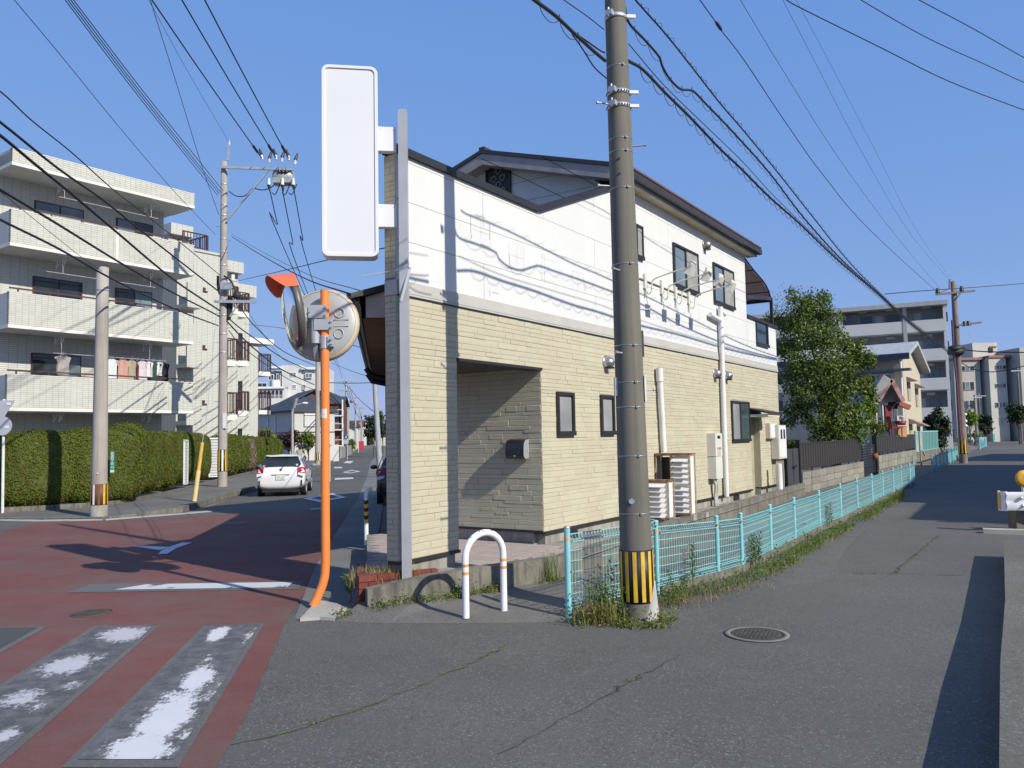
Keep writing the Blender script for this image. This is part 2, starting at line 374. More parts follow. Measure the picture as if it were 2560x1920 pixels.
W0 = wornpaint('line_white', (.10, .10, .10), (.62, .62, .63), keep=1.05, fine=40)
W1 = wornattr('worn_white_1', (.10, .098, .10), (.66, .65, .66)); W2 = wornattr('worn_white_2', (.095, .093, .095), (.52, .51, .53))
crs = [((-2.49, 4.48), (-1.84, 4.45), (-2.43, 7.86), (-3.0, 7.82), W1), ((-3.57, 4.45), (-2.84, 4.45), (-3.44, 7.85), (-4.09, 7.89), W2), ((-4.62, 4.6), (-4.0, 4.6), (-4.55, 7.9), (-5.2, 7.93), W3), ((-5.75, 4.6), (-5.1, 4.6), (-5.65, 7.95), (-6.3, 7.97), W3)]
def inset(P, ax, ay0, ay1):
    a, b_, c, d = [V3((*p, 0)) for p in P]
    def q(u, v): return (a.lerp(b_, u)).lerp(d.lerp(c, u), v)
    return [q(ax, ay0), q(1 - ax, ay0), q(1 - ax, ay1), q(ax, ay1)]
for a, b_, c, d, m in crs:
    bar4('crosswalk_bar', (a, b_, c, d), GREYB, .009)
    p = bar4('bar_paint', [tuple(x)[:2] for x in inset((a, b_, c, d), .12, .02, .985)], m, .013) if m is W3 else worn_bar([tuple(x) for x in inset((a, b_, c, d), .08, .03, .99)], m)
bar4('stop_line', [(-5.35, 9.68), (-2.58, 9.63), (-2.67, 10.21), (-5.36, 10.24)], GREYB, .009)
bar4('stop_line_paint', [(-4.85, 9.80), (-2.74, 9.74), (-2.77, 10.10), (-4.6, 10.14)], W0, .013)
def mark(name, px, z=.012, mat=None, cut=None):
    P = [G(*p) for p in px]; o = sheet(name, [(p.x, p.y) for p in P], mat or W0, z=z); return o
mark('arrow_marking', [(395, 1387), (418, 1386), (440, 1372), (480, 1358), (455, 1358), (425, 1368), (404, 1378)])
mark('arrow_head_marking', [(330, 1367), (400, 1377), (424, 1369), (355, 1366)])
def ring(name, outer, inner, z=.010):
    O = [G(*p) for p in outer]; I = [G(*p) for p in inner]; bb = B(); n = len(O)
    bb.add([(p.x, p.y, z) for p in O + I], [(i, (i + 1) % n, n + (i + 1) % n, n + i) for i in range(n)])
    o = bb.obj(name, W0); o['kind'] = 'structure'; return o
ring('diamond_marking', [(757, 1247), (832, 1234), (866, 1244), (799, 1256)], [(778, 1246), (829, 1238), (848, 1244), (802, 1251)])
ring('diamond_marking', [(856, 1181), (880, 1175), (902, 1179), (873, 1184)], [(864, 1180.6), (880, 1177), (893, 1179), (874, 1182)])
mark('lane_marking', [(836, 1200), (838, 1196), (882, 1194), (884, 1198)])
mark('lane_marking', [(834, 1171), (836, 1168), (856, 1167.5), (854, 1171)])
mark('lane_marking', [(858, 1158), (866, 1153), (884, 1153), (876, 1159)])
mark('lane_marking', [(777, 1273), (812, 1271), (812, 1273), (777, 1275)])
# right-hand edge strip of the left street
lf = [(-2.2, 8.06), (-2.45, 9.43), (-2.69, 10.73), (-3.14, 13.46), (-4.55, 23.2), (-6.73, 36.7), (-11.9, 67.0), (-19, 115)]
fan('edge_strip', [(x, y, .004) for x, y in lf], [(-1.55, 8.0, .006), (-1.75, 9.43, .006), (-1.95, 10.73, .006), (-2.3, 13.46, .006), (-3.75, 23.2, .006), (-5.9, 36.7, .006), (-10.9, 67., .006), (-17.8, 115, .006)], STRIP)
# slotted gutter channel and its lip, beside the planter
b = B()
gl = [(-1.62, 8.02), (-1.86, 9.5), (-2.2, 12.2), (-2.35, 13.4)]
for i in range(3):
    (x0, y0), (x1, y1) = gl[i], gl[i + 1]
    b.add([(x0, y0, .012), (x0 + .13, y0, .012), (x1 + .13, y1, .012), (x1, y1, .012)], [(0, 1, 2, 3)])
b.obj('gutter_slot', BLACK)['kind'] = 'structure'
# corner pad the mirror stands on
b = B()
pp = [G(*p, .03) for p in [(750, 1546), (782, 1512), (800, 1500), (842, 1508), (866, 1520), (836, 1544), (800, 1542)]]
b.extr([(p.x, p.y, 0) for p in pp], (0, 0, .03)); b.obj('corner_pad', CONCL)['kind'] = 'structure'
# sidewalk between foreground road and the shop's retaining wall, behind the fence too
fr = [(-1.75, 7.92, .0015), (-1.25, 7.8, .0015), (-.6, 7.76, .0015), (.42, 7.70, .0015), (1.5, 8.86, .012), (2.85, 10.3, .02), (4.4, 12.8, .03), (6.35, 15.8, .05), (9.5, 20.9, .06), (13.1, 26.4, .06)]
bk = [(-1.6, 8.5, .09), (-1.0, 8.5, .10), (-.4, 8.9, .10), (.62, 9.62, .10), (1.3, 11.0, .06), (2.7, 13.7, .05), (3.65, 15.3, .05), (5.9, 18.9, .06), (8.4, 22.8, .06), (12., 28.2, .06)]
fan('sidewalk', fr, bk, WALK)
# low concrete footing under the fence
b = B(); fp = [(1.56, 8.99), (2.46, 9.90), (2.89, 10.38), (4.43, 12.85), (5.43, 14.44), (6.39, 15.84), (8.43, 19.07), (9.58, 20.95), (13.10, 26.45)]
for (x0, y0), (x1, y1) in zip(fp, fp[1:]):
    b.bar((x0, y0, .035), (x1, y1, .035), .13, .11)
b.obj('fence_footing', CONCD)['kind'] = 'structure'
# raised slab on the right with its kerb
e0, e1 = G(2524, 1348, .25), G(2600, 1350, .25)
ed = (e1 - e0).normalized()
P = [(1.35, 2.42), (2.13, 3.66), (3.12, 5.28), (4.30, 7.15), (e0.x - .08, e0.y), (e0.x + ed.x * 5, e0.y + ed.y * 5), (9.5, 2.4)]
b = B(); b.prism(P, 0.0, .25); b.obj('raised_walk', asphalt('walk_concrete', (.17, .158, .138), .7, (.11, .10, .07)))['kind'] = 'structure'
k0, k1 = G(2458, 1331.5), G(2620, 1337)
b = B(); b.bar((k0.x, k0.y, .03), (k1.x, k1.y, .03), .22, .08); b.obj('kerb', CONCL)['kind'] = 'structure'
# pale sandy wash where the fence weeds end
SAND = asphalt('sandy_asphalt', (.128, .122, .11), .5)
sheet('sandy_patch', [(3.0, 10.35), (3.1, 9.35), (3.6, 9.5), (4.2, 10.6), (5.0, 12.2), (6.4, 14.7), (6.2, 15.3), (4.5, 12.75)], SAND, z=.0015)
sheet('sandy_patch', [(7.0, 16.3), (7.2, 15.6), (7.9, 16.4), (8.9, 18.3), (8.5, 18.8)], SAND, z=-.002)
# left sidewalk and its kerb
kf = [(-12.9, 19.75), (-11.3, 19.35), (-9.67, 19.25), (-8.5, 20.7), (-9.08, 25.4), (-9.52, 30.4), (-14.75, 66)]
kz = [.02, .02, .03, .13, .16, .16, .16]
hb = [(-13.9, 20.6), (-12.2, 21.9), (-11.45, 22.6), (-11.05, 23.8), (-11.4, 27.2), (-12.5, 34.0), (-17.5, 66)]
fan('far_sidewalk', [(x - .16, y, z) for (x, y), z in zip(kf, kz)], [(x, y, max(z, .05)) for (x, y), z in zip(hb, kz)], WALK)
b = B()
for i in range(len(kf) - 1):
    (x0, y0), (x1, y1) = kf[i], kf[i + 1]; z0, z1 = kz[i] + .012, kz[i + 1] + .012
    L = hypot(x1 - x0, y1 - y0); n = max(1, int(L / 1.0)); n = min(n, 22)
    for j in range(n):
        t0, t1 = j / n + .004, (j + 1) / n - .004
        a = V3((x0, y0, 0)).lerp(V3((x1, y1, 0)), t0); c = V3((x0, y0, 0)).lerp(V3((x1, y1, 0)), t1)
        za, zc = z0 + (z1 - z0) * t0, z0 + (z1 - z0) * t1; d = (c - a).normalized(); nn = V3((-d.y, d.x, 0)) * .17
        b.add([a, c, c + nn, a + nn] + [V3((*p.to_2d(), zz)) for p, zz in ((a, za), (c, zc), (c + nn, zc), (a + nn, za))], [(4, 5, 6, 7), (0, 1, 5, 4), (1, 2, 6, 5), (2, 3, 7, 6), (3, 0, 4, 7)])
b.obj('kerb_stones', CONCD)['kind'] = 'structure'
# pale gutter flags along the corner
b = B()
gx = [(-12.6, 19.55), (-11.3, 19.15), (-9.7, 19.05), (-8.3, 20.4), (-7.9, 20.9)]
for (x0, y0), (x1, y1) in zip(gx, gx[1:]):
    b.bar((x0, y0, .003), (x1, y1, .003), .3, .012)
b.obj('gutter_flags', CONCL)['kind'] = 'structure'
# cracks with moss in the foreground
def crack(px, w=.02, seed=1, mat=None):
    r = random.Random(seed); pts = [G(*p) for p in px]; b = B(); Q = []
    for p, q in zip(pts, pts[1:]):
        n = max(2, int((q - p).length / .07))
        for k in range(n): Q.append(p.lerp(q, k / n) + V3((r.gauss(0, .012), r.gauss(0, .012), 0)))
    Q.append(pts[-1])
    for p, q in zip(Q, Q[1:]):
        d = (q - p).normalized(); n = V3((-d.y, d.x, 0)) * w * r.uniform(.25, 1) * .5
        b.add([(p - n).to_tuple()[:2] + (.007,), (p + n).to_tuple()[:2] + (.007,), (q + n).to_tuple()[:2] + (.007,), (q - n).to_tuple()[:2] + (.007,)], [(0, 1, 2, 3)])
    o = b.obj('pavement_crack', mat or MOSS); o['kind'] = 'structure'
    b = B()
    for k in range(int(len(Q) * 1.6)):
        p = r.choice(Q); 
        if mnoise.noise(p * 1.1 + V3((seed, 0, 0))) < .05: continue
        for j in range(3): b.leaf((p.x + r.gauss(0, .012), p.y + r.gauss(0, .012), .006), (r.gauss(0, 1), r.gauss(0, 1), .8), r.uniform(.012, .03), .009, r)
    if b.v: b.obj('crack_moss', WEED)['kind'] = 'stuff'
crack([(575, 1866), (700, 1838), (860, 1786), (1010, 1733), (1110, 1688), (1180, 1655), (1260, 1617)], .022, 3)
crack([(2234, 1432), (2300, 1378), (2345, 1340)], .018, 5)
BLK = mk('tar_seam', (.045, .045, .045), .85)
crack([(1420, 1794), (1530, 1735), (1660, 1660), (1700, 1640)], .012, 8, BLK); crack([(1250, 1888), (1420, 1794)], .010, 9, BLK)
crack([(2140, 1434), (2240, 1436), (2420, 1440)], .016, 12, BLK)
# manhole covers
def manhole(px, r, ringr, label, mat, ringmat, z=.006):
    c = G(*px); t = thing('manhole_cover', label, 'manhole cover', (c.x, c.y, z), radians(20))
    b = B(); b.lathe([(ringr, 0), (ringr, .004), (r + .01, .006), (r + .01, 0)], 40); b.obj('collar', ringmat, t)
    b = B(); b.lathe([(0.0001, .007), (r * .9, .007), (r * .93, .004), (r * .97, .004), (r, .007), (r, 0)], 40, None, 0, False)
    k = 0
    for i in range(-8, 9):
        for j in range(-8, 9):
            x, y = i * r / 9, j * r / 9
            if hypot(x, y) < r * .86 and (i + j) % 2 == 0: b.box(x - r * .035, x + r * .035, y - r * .035, y + r * .035, .007, .0105)
    b.obj('lid', mat, t)
IRON = mk('cast_iron', (.075, .07, .06), .7, .2, .25, 9, .3, 60)
manhole((1892, 1587), .215, .275, 'round iron manhole cover with pale concrete collar on the right-hand asphalt', IRON, mk('collar_concrete', (.19, .18, .155), .9, 0, .15, 6, .3, 60))
manhole((229, 1534.5), .18, .20, 'small dark manhole cover in the red paving before the crosswalk', IRON, REDA, .009)
manhole((580, 1310), .29, .33, 'round manhole cover at the far edge of the red paving', mk('worn_iron', (.17, .15, .13), .7, .1, .2, 8), STRIP, .009)
# ================================================================== the corner shop
UA = radians(33.745); P0 = V3((-.679, 9.526, 0))
UD = V3((sin(UA), cos(UA), 0)); ND = V3((cos(UA), -sin(UA), 0))          # along the long wall, outward from it
shop = thing('corner_shop', 'two storey corner shop with cream stone cladding below and blank white wall above', 'building', P0, pi / 2 - UA)
# local axes: x along the wall (u), y inward, z up
def L(u, w_, z): return P0 + UD * u - ND * w_ + V3((0, 0, z))
U0, U1, ZF, ZB, ZT = -1.02, 13.79, .45, 3.345, 3.51
STO = B().box(-.5, .5, -.5, .5, -.5, .5)
def stone_mesh(name):
    # bevelled slab, unit size, flat back; front towards -y
    b = B(); e = .02; f = .09
    vs = [(-.5, .5, -.5), (.5, .5, -.5), (.5, .5, .5), (-.5, .5, .5), (-.5, -.2, -.5), (.5, -.2, -.5), (.5, -.2, .5), (-.5, -.2, .5),
          (-.5 + e, -.5, -.5 + f), (.5 - e, -.42, -.5 + f), (.5 - e, -.5, .5 - f), (-.5 + e, -.45, .5 - f)]
    fs = [(0, 4, 5, 1)[::-1], (1, 5, 6, 2)[::-1], (2, 6, 7, 3)[::-1], (3, 7, 4, 0)[::-1], (4, 8, 9, 5)[::-1], (5, 9, 10, 6)[::-1], (6, 10, 11, 7)[::-1], (7, 11, 8, 4)[::-1], (8, 11, 10, 9)[::-1]]
    return vs, fs
SV, SF = stone_mesh('stone')
smesh = bpy.data.meshes.new('stone'); smesh.from_pydata(SV, [], SF); smesh.materials.append(STONE); smesh.update()
stones = []                                                   # (distance to eye, host, position, rotation, size)
RS = random.Random(11)
def courses(z0, z1):
    z = z0; out = []
    while z < z1 - .03:
        h = RS.choice([.046, .058, .058, .07, .085]); h = min(h, z1 - z)
        if z1 - (z + h) < .03: h = z1 - z
        out.append((z, z + h)); z += h
    return out
def lay(host, xa, xb, z0, z1, holes, frame, lengths=(.16, .24, .34, .45, .62), gap=.0032):
    for za, zb in courses(z0, z1):
        x = xa
        while x < xb - .01:
            l = RS.choice(lengths) * RS.uniform(.85, 1.15)
            if xb - (x + l) < .08: l = xb - x
            segs = [(x, min(x + l, xb))]; x += l
            for (ha, hb_, hc, hd) in holes:
                if zb <= hc + .001 or za >= hd - .001: continue
                ns = []
                for a, c in segs:
                    if c <= ha or a >= hb_: ns.append((a, c)); continue
                    if a < ha: ns.append((a, ha))
                    if c > hb_: ns.append((hb_, c))
                segs = ns
            for a, c in segs:
                if c - a < .03: continue
                d = RS.choice([.009, .010, .011, .014]) 
                p, rot = frame((a + c) / 2, (za + zb) / 2, d)
                stones.append([(Matrix.Translation(P0) @ Matrix.Rotation(pi / 2 - UA, 4, 'Z') @ V3(p) - EYE).length, host, p, rot, (c - a - gap, d, zb - za - gap)])
# ---- wall bodies (joint colour shows between the stones)
OPEN = (.03, 1.94, .2, 2.70)
WIN = dict(a=(2.35, 2.81, 1.80, 2.39), b=(3.70, 4.13, 1.80, 2.39), c=(9.96, 11.2, 1.60, 2.48), door=(11.3, 12.05, .2, 2.12))
b = B(); yb = .0
def wallrect(b, u0, u1, z0, z1, y0=0.0, y1=.16): b.box(u0, u1, y0, y1, z0, z1)
wallrect(b, U0, .03, ZF, ZB); wallrect(b, .03, 1.94, 2.70, ZB)
cuts = sorted([1.94] + [v for k in ('a', 'b', 'c', 'door') for v in WIN[k][:2]] + [U1])
for k, (a, c) in enumerate(zip(cuts, cuts[1:])):
    hole = next((h for h in WIN.values() if abs(h[0] - a) < 1e-6), None)
    if hole:
        if hole[2] > ZF: wallrect(b, a, c, ZF, hole[2])
        wallrect(b, a, c, hole[3], ZB)
    else: wallrect(b, a, c, ZF, ZB)
wall = b.obj('stone_clad_wall', MORT, shop)
lay(wall, U0, U1, ZF, ZB, [OPEN] + list(WIN.values()), lambda x, z, d: ((x, -d / 2 + .004, z), 0.0))
# wing wall's end and back
b = B(); b.box(U0 - .001, U0 + .19, .161, .17, ZF - .1, 4.9); b.obj('wing_return', MORT, shop)
lay(wall, .0, .165, ZF, 4.92, [(-1, 1, 3.345, 3.515)], lambda x, z, d: ((U0 - d / 2 + .003, x, z), -pi / 2), (.08, .09))
# porch side wall, perpendicular to the street wall
b = B(); b.box(1.945, 2.1, .161, 2.85, .46, 2.9); pw = b.obj('porch_wall', MORT, shop)
lay(pw, .002, 2.85, .46, 2.78, [], lambda x, z, d: ((1.945 - d / 2 + .003, x, z), -pi / 2))
b = B(); b.box(1.96, 2.1, 0.17, 2.85, .2, .455); b.box(1.952, 1.959, .165, 2.85, .425, .47); b.obj('porch_plinth', [CONC], shop)
b = B(); b.box(1.925, 1.944, .002, 2.85, .43, .46); b.obj('porch_flashing', FLASH, shop)
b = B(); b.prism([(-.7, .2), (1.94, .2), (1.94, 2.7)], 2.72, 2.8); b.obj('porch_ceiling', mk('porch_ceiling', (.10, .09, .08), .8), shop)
b = B(); b.box(.03, 1.96, -.026, .2, 2.685, 2.72); b.obj('lintel_flashing', FLASH, shop)
# dark door and frame at the back of the porch
b = B(); b.box(.05, .10, .30, .95, .3, 2.1); b.box(.04, .11, .28, .98, 2.1, 2.16); b.obj('door_frame', BLACK, shop)
door_u0, door_u1 = 11.3, 12.05
b = B(); b.box(door_u0, door_u1, .35, .40, .4, 2.12); b.box(door_u0, door_u1, .16, .36, 2.12, 2.2)
side_door = b.obj('side_door', mk('door_brown', (.07, .05, .04), .6), shop)
b = B(); b.bar((11.4, .32, 1.2), (11.4, .32, 1.4), .03, .03); b.obj('handle', GALV, side_door)
b = B(); b.box(12.0, 12.06, .161, .42, .4, 2.12); b.box(11.25, 11.31, .161, .42, .4, 2.12); jm = b.obj('door_jamb', MORT, shop)
lay(jm, .163, .42, .42, 2.1, [], lambda x, z, d: ((12.0 - d / 2 + .003, x, z), -pi / 2), (.13,))
# upper parapet profile
def top(u):
    if u <= 1.95: return 4.93
    if u <= 4.75: return 4.93 + (6.02 - 4.93) * (u - 1.95) / 2.8
    return 6.05
BAL = [(11.35, 13.9, 4.53, 9)]
def topr(u): return top(u) if u <= 11.36 else 4.53
VP_ = [U0, 1.95, 4.75, 11.36, 11.3601, U1]
WUP = dict(a=(6.88, 8.16, 4.63, 5.45), b=(9.1, 10.41, 4.60, 5.45), c=(5.0, 5.45, 4.88, 5.45), d=(12.05, 12.95, 3.99, 4.5))
# backing
b = B()
us = [U0, 1.95, 4.75, 11.36]
fr_ = [(u, 0, topr(u) - .03) for u in (U0, 1.95, 4.75, 11.36)]
b.extr([(U0, .012, ZT), (11.36, .012, ZT)] + [(u, .012, z) for u, _, z in fr_[::-1]], (0, .148, 0))
b.box(11.3601, U1, .012, .16, ZT, 4.5)
upw = b.obj('white_upper_wall', GAP, shop)
def clip_rect(ua, ub, za, zb):
    ks = sorted({ua, ub} | {k for k in VP_ if ua < k < ub}); pts = []
    for k in ks:
        t = topr(k + (1e-5 if k == 11.36 else 0) ) if k < ub else topr(k)
        pts.append((k, t))
    out = []; 
    for (u0_, t0), (u1_, t1) in zip(pts, pts[1:]):
        seg = [(u0_, min(t0, zb)), (u1_, min(t1, zb))]
        for zc in (zb, za):
            if (t0 - zc) * (t1 - zc) < 0:
                uc = u0_ + (u1_ - u0_) * (zc - t0) / (t1 - t0); seg.insert(1, (uc, zc))
        out += seg
    # keep only points above the lower edge
    out = [(u, max(z, za)) for u, z in out]; res = []
    for p in out:
        if not res or abs(p[0] - res[-1][0]) + abs(p[1] - res[-1][1]) > 1e-4: res.append(p)
    area = sum((res[i + 1][0] - res[i][0]) * (res[i + 1][1] + res[i][1] - 2 * za) / 2 for i in range(len(res) - 1))
    return res if area > .01 else None
rows = [(ZT + .455 * i, ZT + .455 * (i + 1)) for i in range(6)]
joints = [[-1.02, .62, 3.65, 6.68, 9.71, 11.36, 13.79], [-1.02, 2.1, 5.15, 8.2, 11.36, 13.79]]
for i, (za, zb) in enumerate(rows):
    js = joints[i % 2]
    for ua, ub in zip(js, js[1:]):
        if ua >= 11.35 and za > 4.5: continue
        # windows are set proud of the panels: split panel pieces around the openings
        segs = [(ua, ub)]
        r = clip_rect(ua + .003, ub - .003, za + .003, zb - .003)
        if not r: continue
        b = B(); pts = [(r[0][0], -.004, za + .003)] + [(u, -.004, z) for u, z in r] + [(r[-1][0], -.004, za + .003)]
        q = []
        for p in pts:
            if not q or (abs(p[0] - q[-1][0]) + abs(p[2] - q[-1][2])) > 1e-4: q.append(p)
        if abs(q[0][0] - q[-1][0]) + abs(q[0][2] - q[-1][2]) < 1e-4: q.pop()
        b.extr(q, (0, .015, 0)); b.obj('siding_panel', PANEL, upw)
# grey band: three mouldings
b = B(); b.box(U0 - .01, U1, -.020, .16, ZB + .055, ZT); b.box(U0 - .01, U1, -.03, .0, ZB + .028, ZB + .051); b.box(U0 - .01, U1, -.026, .16, ZB + .004, ZB + .025)
b.box(U0 - .012, U0, -.02, .165, ZB, ZT)
b.obj('band_moulding', TRIM, shop)
b = B(); b.box(U0, U1, -.022, .0, ZB - .012, ZB + .002); b.obj('band_drip', FLASH, shop)
# coping (dark) on the parapet
b = B(); pr = [(U0 - .03, 4.93), (1.95, 4.93), (4.6, 4.93 + 1.09 * 2.65 / 2.8)]
for (ua, za), (ub, zb) in zip(pr, pr[1:]): b.bar((ua, .06, za + .045), (ub, .06, zb + .045), .22, .085)
b.obj('parapet_coping', FLASH, shop)
b = B(); b.bar((11.36, .08, 4.555), (13.85, .08, 4.535), .26, .07); b.obj('balcony_coping', FLASH, shop)
# plinth
b = B(); b.box(U0 + .05, -.02, .02, .3, .1, ZF - .035)
b.box(2.02, 11.28, .025, .3, .1, ZF - .035); b.box(12.06, U1, .025, .3, .1, ZF - .035)
b.obj('plinth', CONC, shop)
b = B(); b.box(U0, .03, -.026, .16, ZF - .035, ZF - .002); b.box(1.94, 11.28, -.026, .16, ZF - .035, ZF - .002); b.box(12.06, U1, -.026, .16, ZF - .035, ZF - .002)
b.obj('base_flashing', FLASH, shop)
b = B()
for u in (2.55, 5.0, 10.0): b.box(u, u + .35, .0, .03, .22, .38)
b.obj('plinth_vent', BLACK, shop)
# main volumes behind
b = B()
def Lp(u, w_): return (u, w_)
RBZ = 4.9
b.prism([(2.11, .17), (13.78, .17), (13.78, 8.2), (8.6, 8.4), (2.3, 2.9), (2.11, 2.72)], .1, 3.4, 0)
b.prism([(4.45, .17), (11.35, .17), (11.35, 4.6), (4.45, 4.6)], 3.4, 6.02, 1)
b.prism([(-.7, .17), (4.44, .17), (4.44, 4.6), (3.6, 4.1)], 3.42, 4.2, 0)
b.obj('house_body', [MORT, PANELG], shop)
# gable facing the left street: panels in courses
b = B(); WR, ZR, SL = 2.42, 6.98, .30
gh = lambda w_: ZR - .12 - abs(w_ - WR) * SL
for i in range(8):
    za, zb = 4.2 + .355 * i, 4.2 + .355 * (i + 1)
    wl = WR - min(2.25, max(0, (ZR - .12 - za) / SL)); wh = WR + min(2.6, max(0, (ZR - .12 - za) / SL))
    wl2 = WR - min(2.25, max(0, (ZR - .12 - zb) / SL)); wh2 = WR + min(2.6, max(0, (ZR - .12 - zb) / SL))
    if zb > ZR - .12: zb = ZR - .13; wl2 = wh2 = WR
    b.extr([(4.3, wl, za + .004), (4.3, wl2, zb - .004)] + ([(4.3, wh2, zb - .004)] if wh2 > wl2 else []) + [(4.3, wh, za + .004)], (.14, 0, 0))
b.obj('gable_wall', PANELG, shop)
# main roof
b = B()
ev = -.22
def rz_(w_): return ZR - abs(w_ - WR) * SL
for wa, wb in ((ev, WR), (WR, 2 * WR - .1)):
    za, zb = rz_(wa), rz_(wb)
    b.add([(3.98, wa, za), (11.62, wa, za), (11.62, wb, zb), (3.98, wb, zb), (3.98, wa, za - .07), (11.62, wa, za - .07), (11.62, wb, zb - .07), (3.98, wb, zb - .07)],
          [(0, 1, 2, 3), (4, 7, 6, 5), (0, 4, 5, 1), (1, 5, 6, 2), (2, 6, 7, 3), (3, 7, 4, 0)])
roof = b.obj('roof', ROOFD, shop)
b = B()
for wa, wb in ((ev + .02, WR), (WR, 2 * WR - .12)):
    za, zb = rz_(wa) - .075, rz_(wb) - .075
    b.add([(4.0, wa, za), (4.0, wb, zb), (4.0, wb, zb - .2), (4.0, wa, za - .2), (4.04, wa, za), (4.04, wb, zb), (4.04, wb, zb - .2), (4.04, wa, za - .2)], [(0, 1, 2, 3), (7, 6, 5, 4), (2, 6, 7, 3), (0, 3, 7, 4)])
    b.add([(4.04, wa, za - .19), (4.04, wb, zb - .19), (4.3, wb, zb - .19), (4.3, wa, za - .19)], [(0, 1, 2, 3)])
b.obj('rake_board', FASC, roof)
b = B(); b.box(3.99, 11.63, ev - .01, ev + .02, rz_(ev) - .19, rz_(ev) - .02); b.obj('eave_board', FASC, roof)
b = B(); b.bar((3.99, ev - .06, rz_(ev) - .075), (11.72, ev - .06, rz_(ev) - .075), .1, .11); b.obj('gutter', DARK, roof)
b = B(); b.bar((3.99, ev - .09, rz_(ev) + .012), (11.66, ev - .09, rz_(ev) + .012), .06, .035); b.obj('drip_edge', ROOFR, roof)
b = B(); b.box(4.05, 11.6, ev + .02, .0, 6.0, 6.06); b.obj('eave_soffit', mk('soffit_cream', (.50, .44, .30), .8), roof)
b = B(); b.bar((3.99, WR, ZR + .02), (11.62, WR, ZR + .02), .12, .05); b.obj('ridge_cap', ROOFD, roof)
# ornamental gable vent: scrolled grille
b = B(); g0, g1, gz0, gz1 = 2.0, 2.52, 6.02, 6.72
b.add([(4.285, g0, gz0), (4.285, g1, gz0), (4.285, g1, gh(g1) - .1), (4.285, g0, gh(g0) - .12)], [(0, 1, 2, 3)])
gv = b.obj('gable_vent', BLACK, shop)
b = B(); b.bar((4.275, g0, gz0), (4.275, g0, gz1), .03, .04); b.bar((4.275, g1, gz0), (4.275, g1, gz1), .03, .04); b.bar((4.275, g0, gz0), (4.275, g1, gz0), .03, .04); b.bar((4.275, g0, gz1), (4.275, g1, gz1), .03, .04); b.obj('vent_frame', BLACK, gv)
b = B()
for (cx, cz) in ((2.16, 6.22), (2.36, 6.22), (2.16, 6.46), (2.36, 6.46), (2.26, 6.34), (2.26, 6.6)):
    for sgn in (1, -1):
        pts = [(4.27, cx + sgn * (.10 - .012 * k) * cos(k * .7) * .8, cz + (.11 - .012 * k) * sin(k * .7)) for k in range(9)]
        b.tube(pts, .010, 5)
b.obj('scrollwork', mk('vent_scroll', (.22, .21, .20), .5), gv)
# ---- windows
def slider(name, h, gl, fm=BLACK, inward=.05, frosted=None, sc=True):
    u0, u1, z0, z1 = h; t = .035
    b = B(); y0, y1 = -.045, .03
    b.box(u0 - .02, u1 + .02, y0, y1, z1 - t, z1 + .012); b.box(u0 - .02, u1 + .02, y0 - .015, y1, z0 - .03, z0 + t); b.box(u0 - .02, u0 + t, y0, y1, z0 + t, z1 - t); b.box(u1 - t, u1 + .02, y0, y1, z0 + t, z1 - t)
    f = b.obj(name, fm, shop); um = (u0 + u1) / 2
    if sc is None:
        b = B(); b.box(u0 + t, u1 - t, -.012, .0, z0 + t, z1 - t); b.obj('pane', gl, f); return f
    b = B(); b.box(um - .045, um + .03, -.03, -.004, z0 + t, z1 - t); b.obj('sash', fm, f)
    b = B(); b.box(u0 + t, um - .045, -.014, -.006, z0 + t, z1 - t); b.obj('pane', gl, f)
    b = B(); b.box(um + .03, u1 - t, -.030, -.024, z0 + t, z1 - t); b.obj('insect_screen' if frosted is None else 'pane', SCREEN if frosted is None else frosted, f)
    return f
slider('window', WUP['a'], GLB); slider('window', WUP['b'], GLB); slider('window', WUP['c'], GLB); slider('window', WIN['c'], GLF, FLASH, .05, glass('green_grey_glass', (.06, .085, .085)))
slider('small_window', WIN['a'], GLF, FLASH, sc=None); slider('small_window', WIN['b'], GLF, FLASH, sc=None)
b = B(); b.box(WUP['d'][0], WUP['d'][1], -.012, .02, WUP['d'][2], WUP['d'][3]); f = b.obj('balcony_window', GLD, shop)
b = B(); u0, u1, z0, z1 = WUP['d']; b.box(u0 - .03, u0, -.04, .02, z0, z1); b.box(u1, u1 + .06, -.04, .02, z0, z1); b.box(u0 - .03, u1 + .08, -.06, .02, z0 - .07, z0); b.obj('frame', FLASH, f)
# round vent hoods
def hood(u, z, mat):
    b = B(); M = Matrix.Translation((u, -.01, z)) @ Matrix.Rotation(pi / 2, 4, 'X')
    b.lathe([(.105, 0), (.105, .02), (.10, .05), (.085, .09), (.055, .125), (.02, .14), (.001, .142)], 16, M)
    h = b.obj('vent_hood', mat, shop)
    b = B(); b.lathe([(.12, 0), (.12, .012), (.1, .014)], 16, M); b.obj('hood_flange', mat, h)
    b = B(); b.box(u - .075, u + .075, -.12, -.03, z - .10, z - .07); b.obj('hood_mouth', BLACK, h)
BRNZ = mk('bronze_hood', (.36, .33, .28), .35, .7, .1, 6); STN = mk('stainless', (.60, .58, .56), .25, .9, .05, 6)
hood(8.64, 5.74, BRNZ); hood(9.0, 3.03, STN); hood(9.72, 3.03, STN); hood(3.94, 2.93, STN)
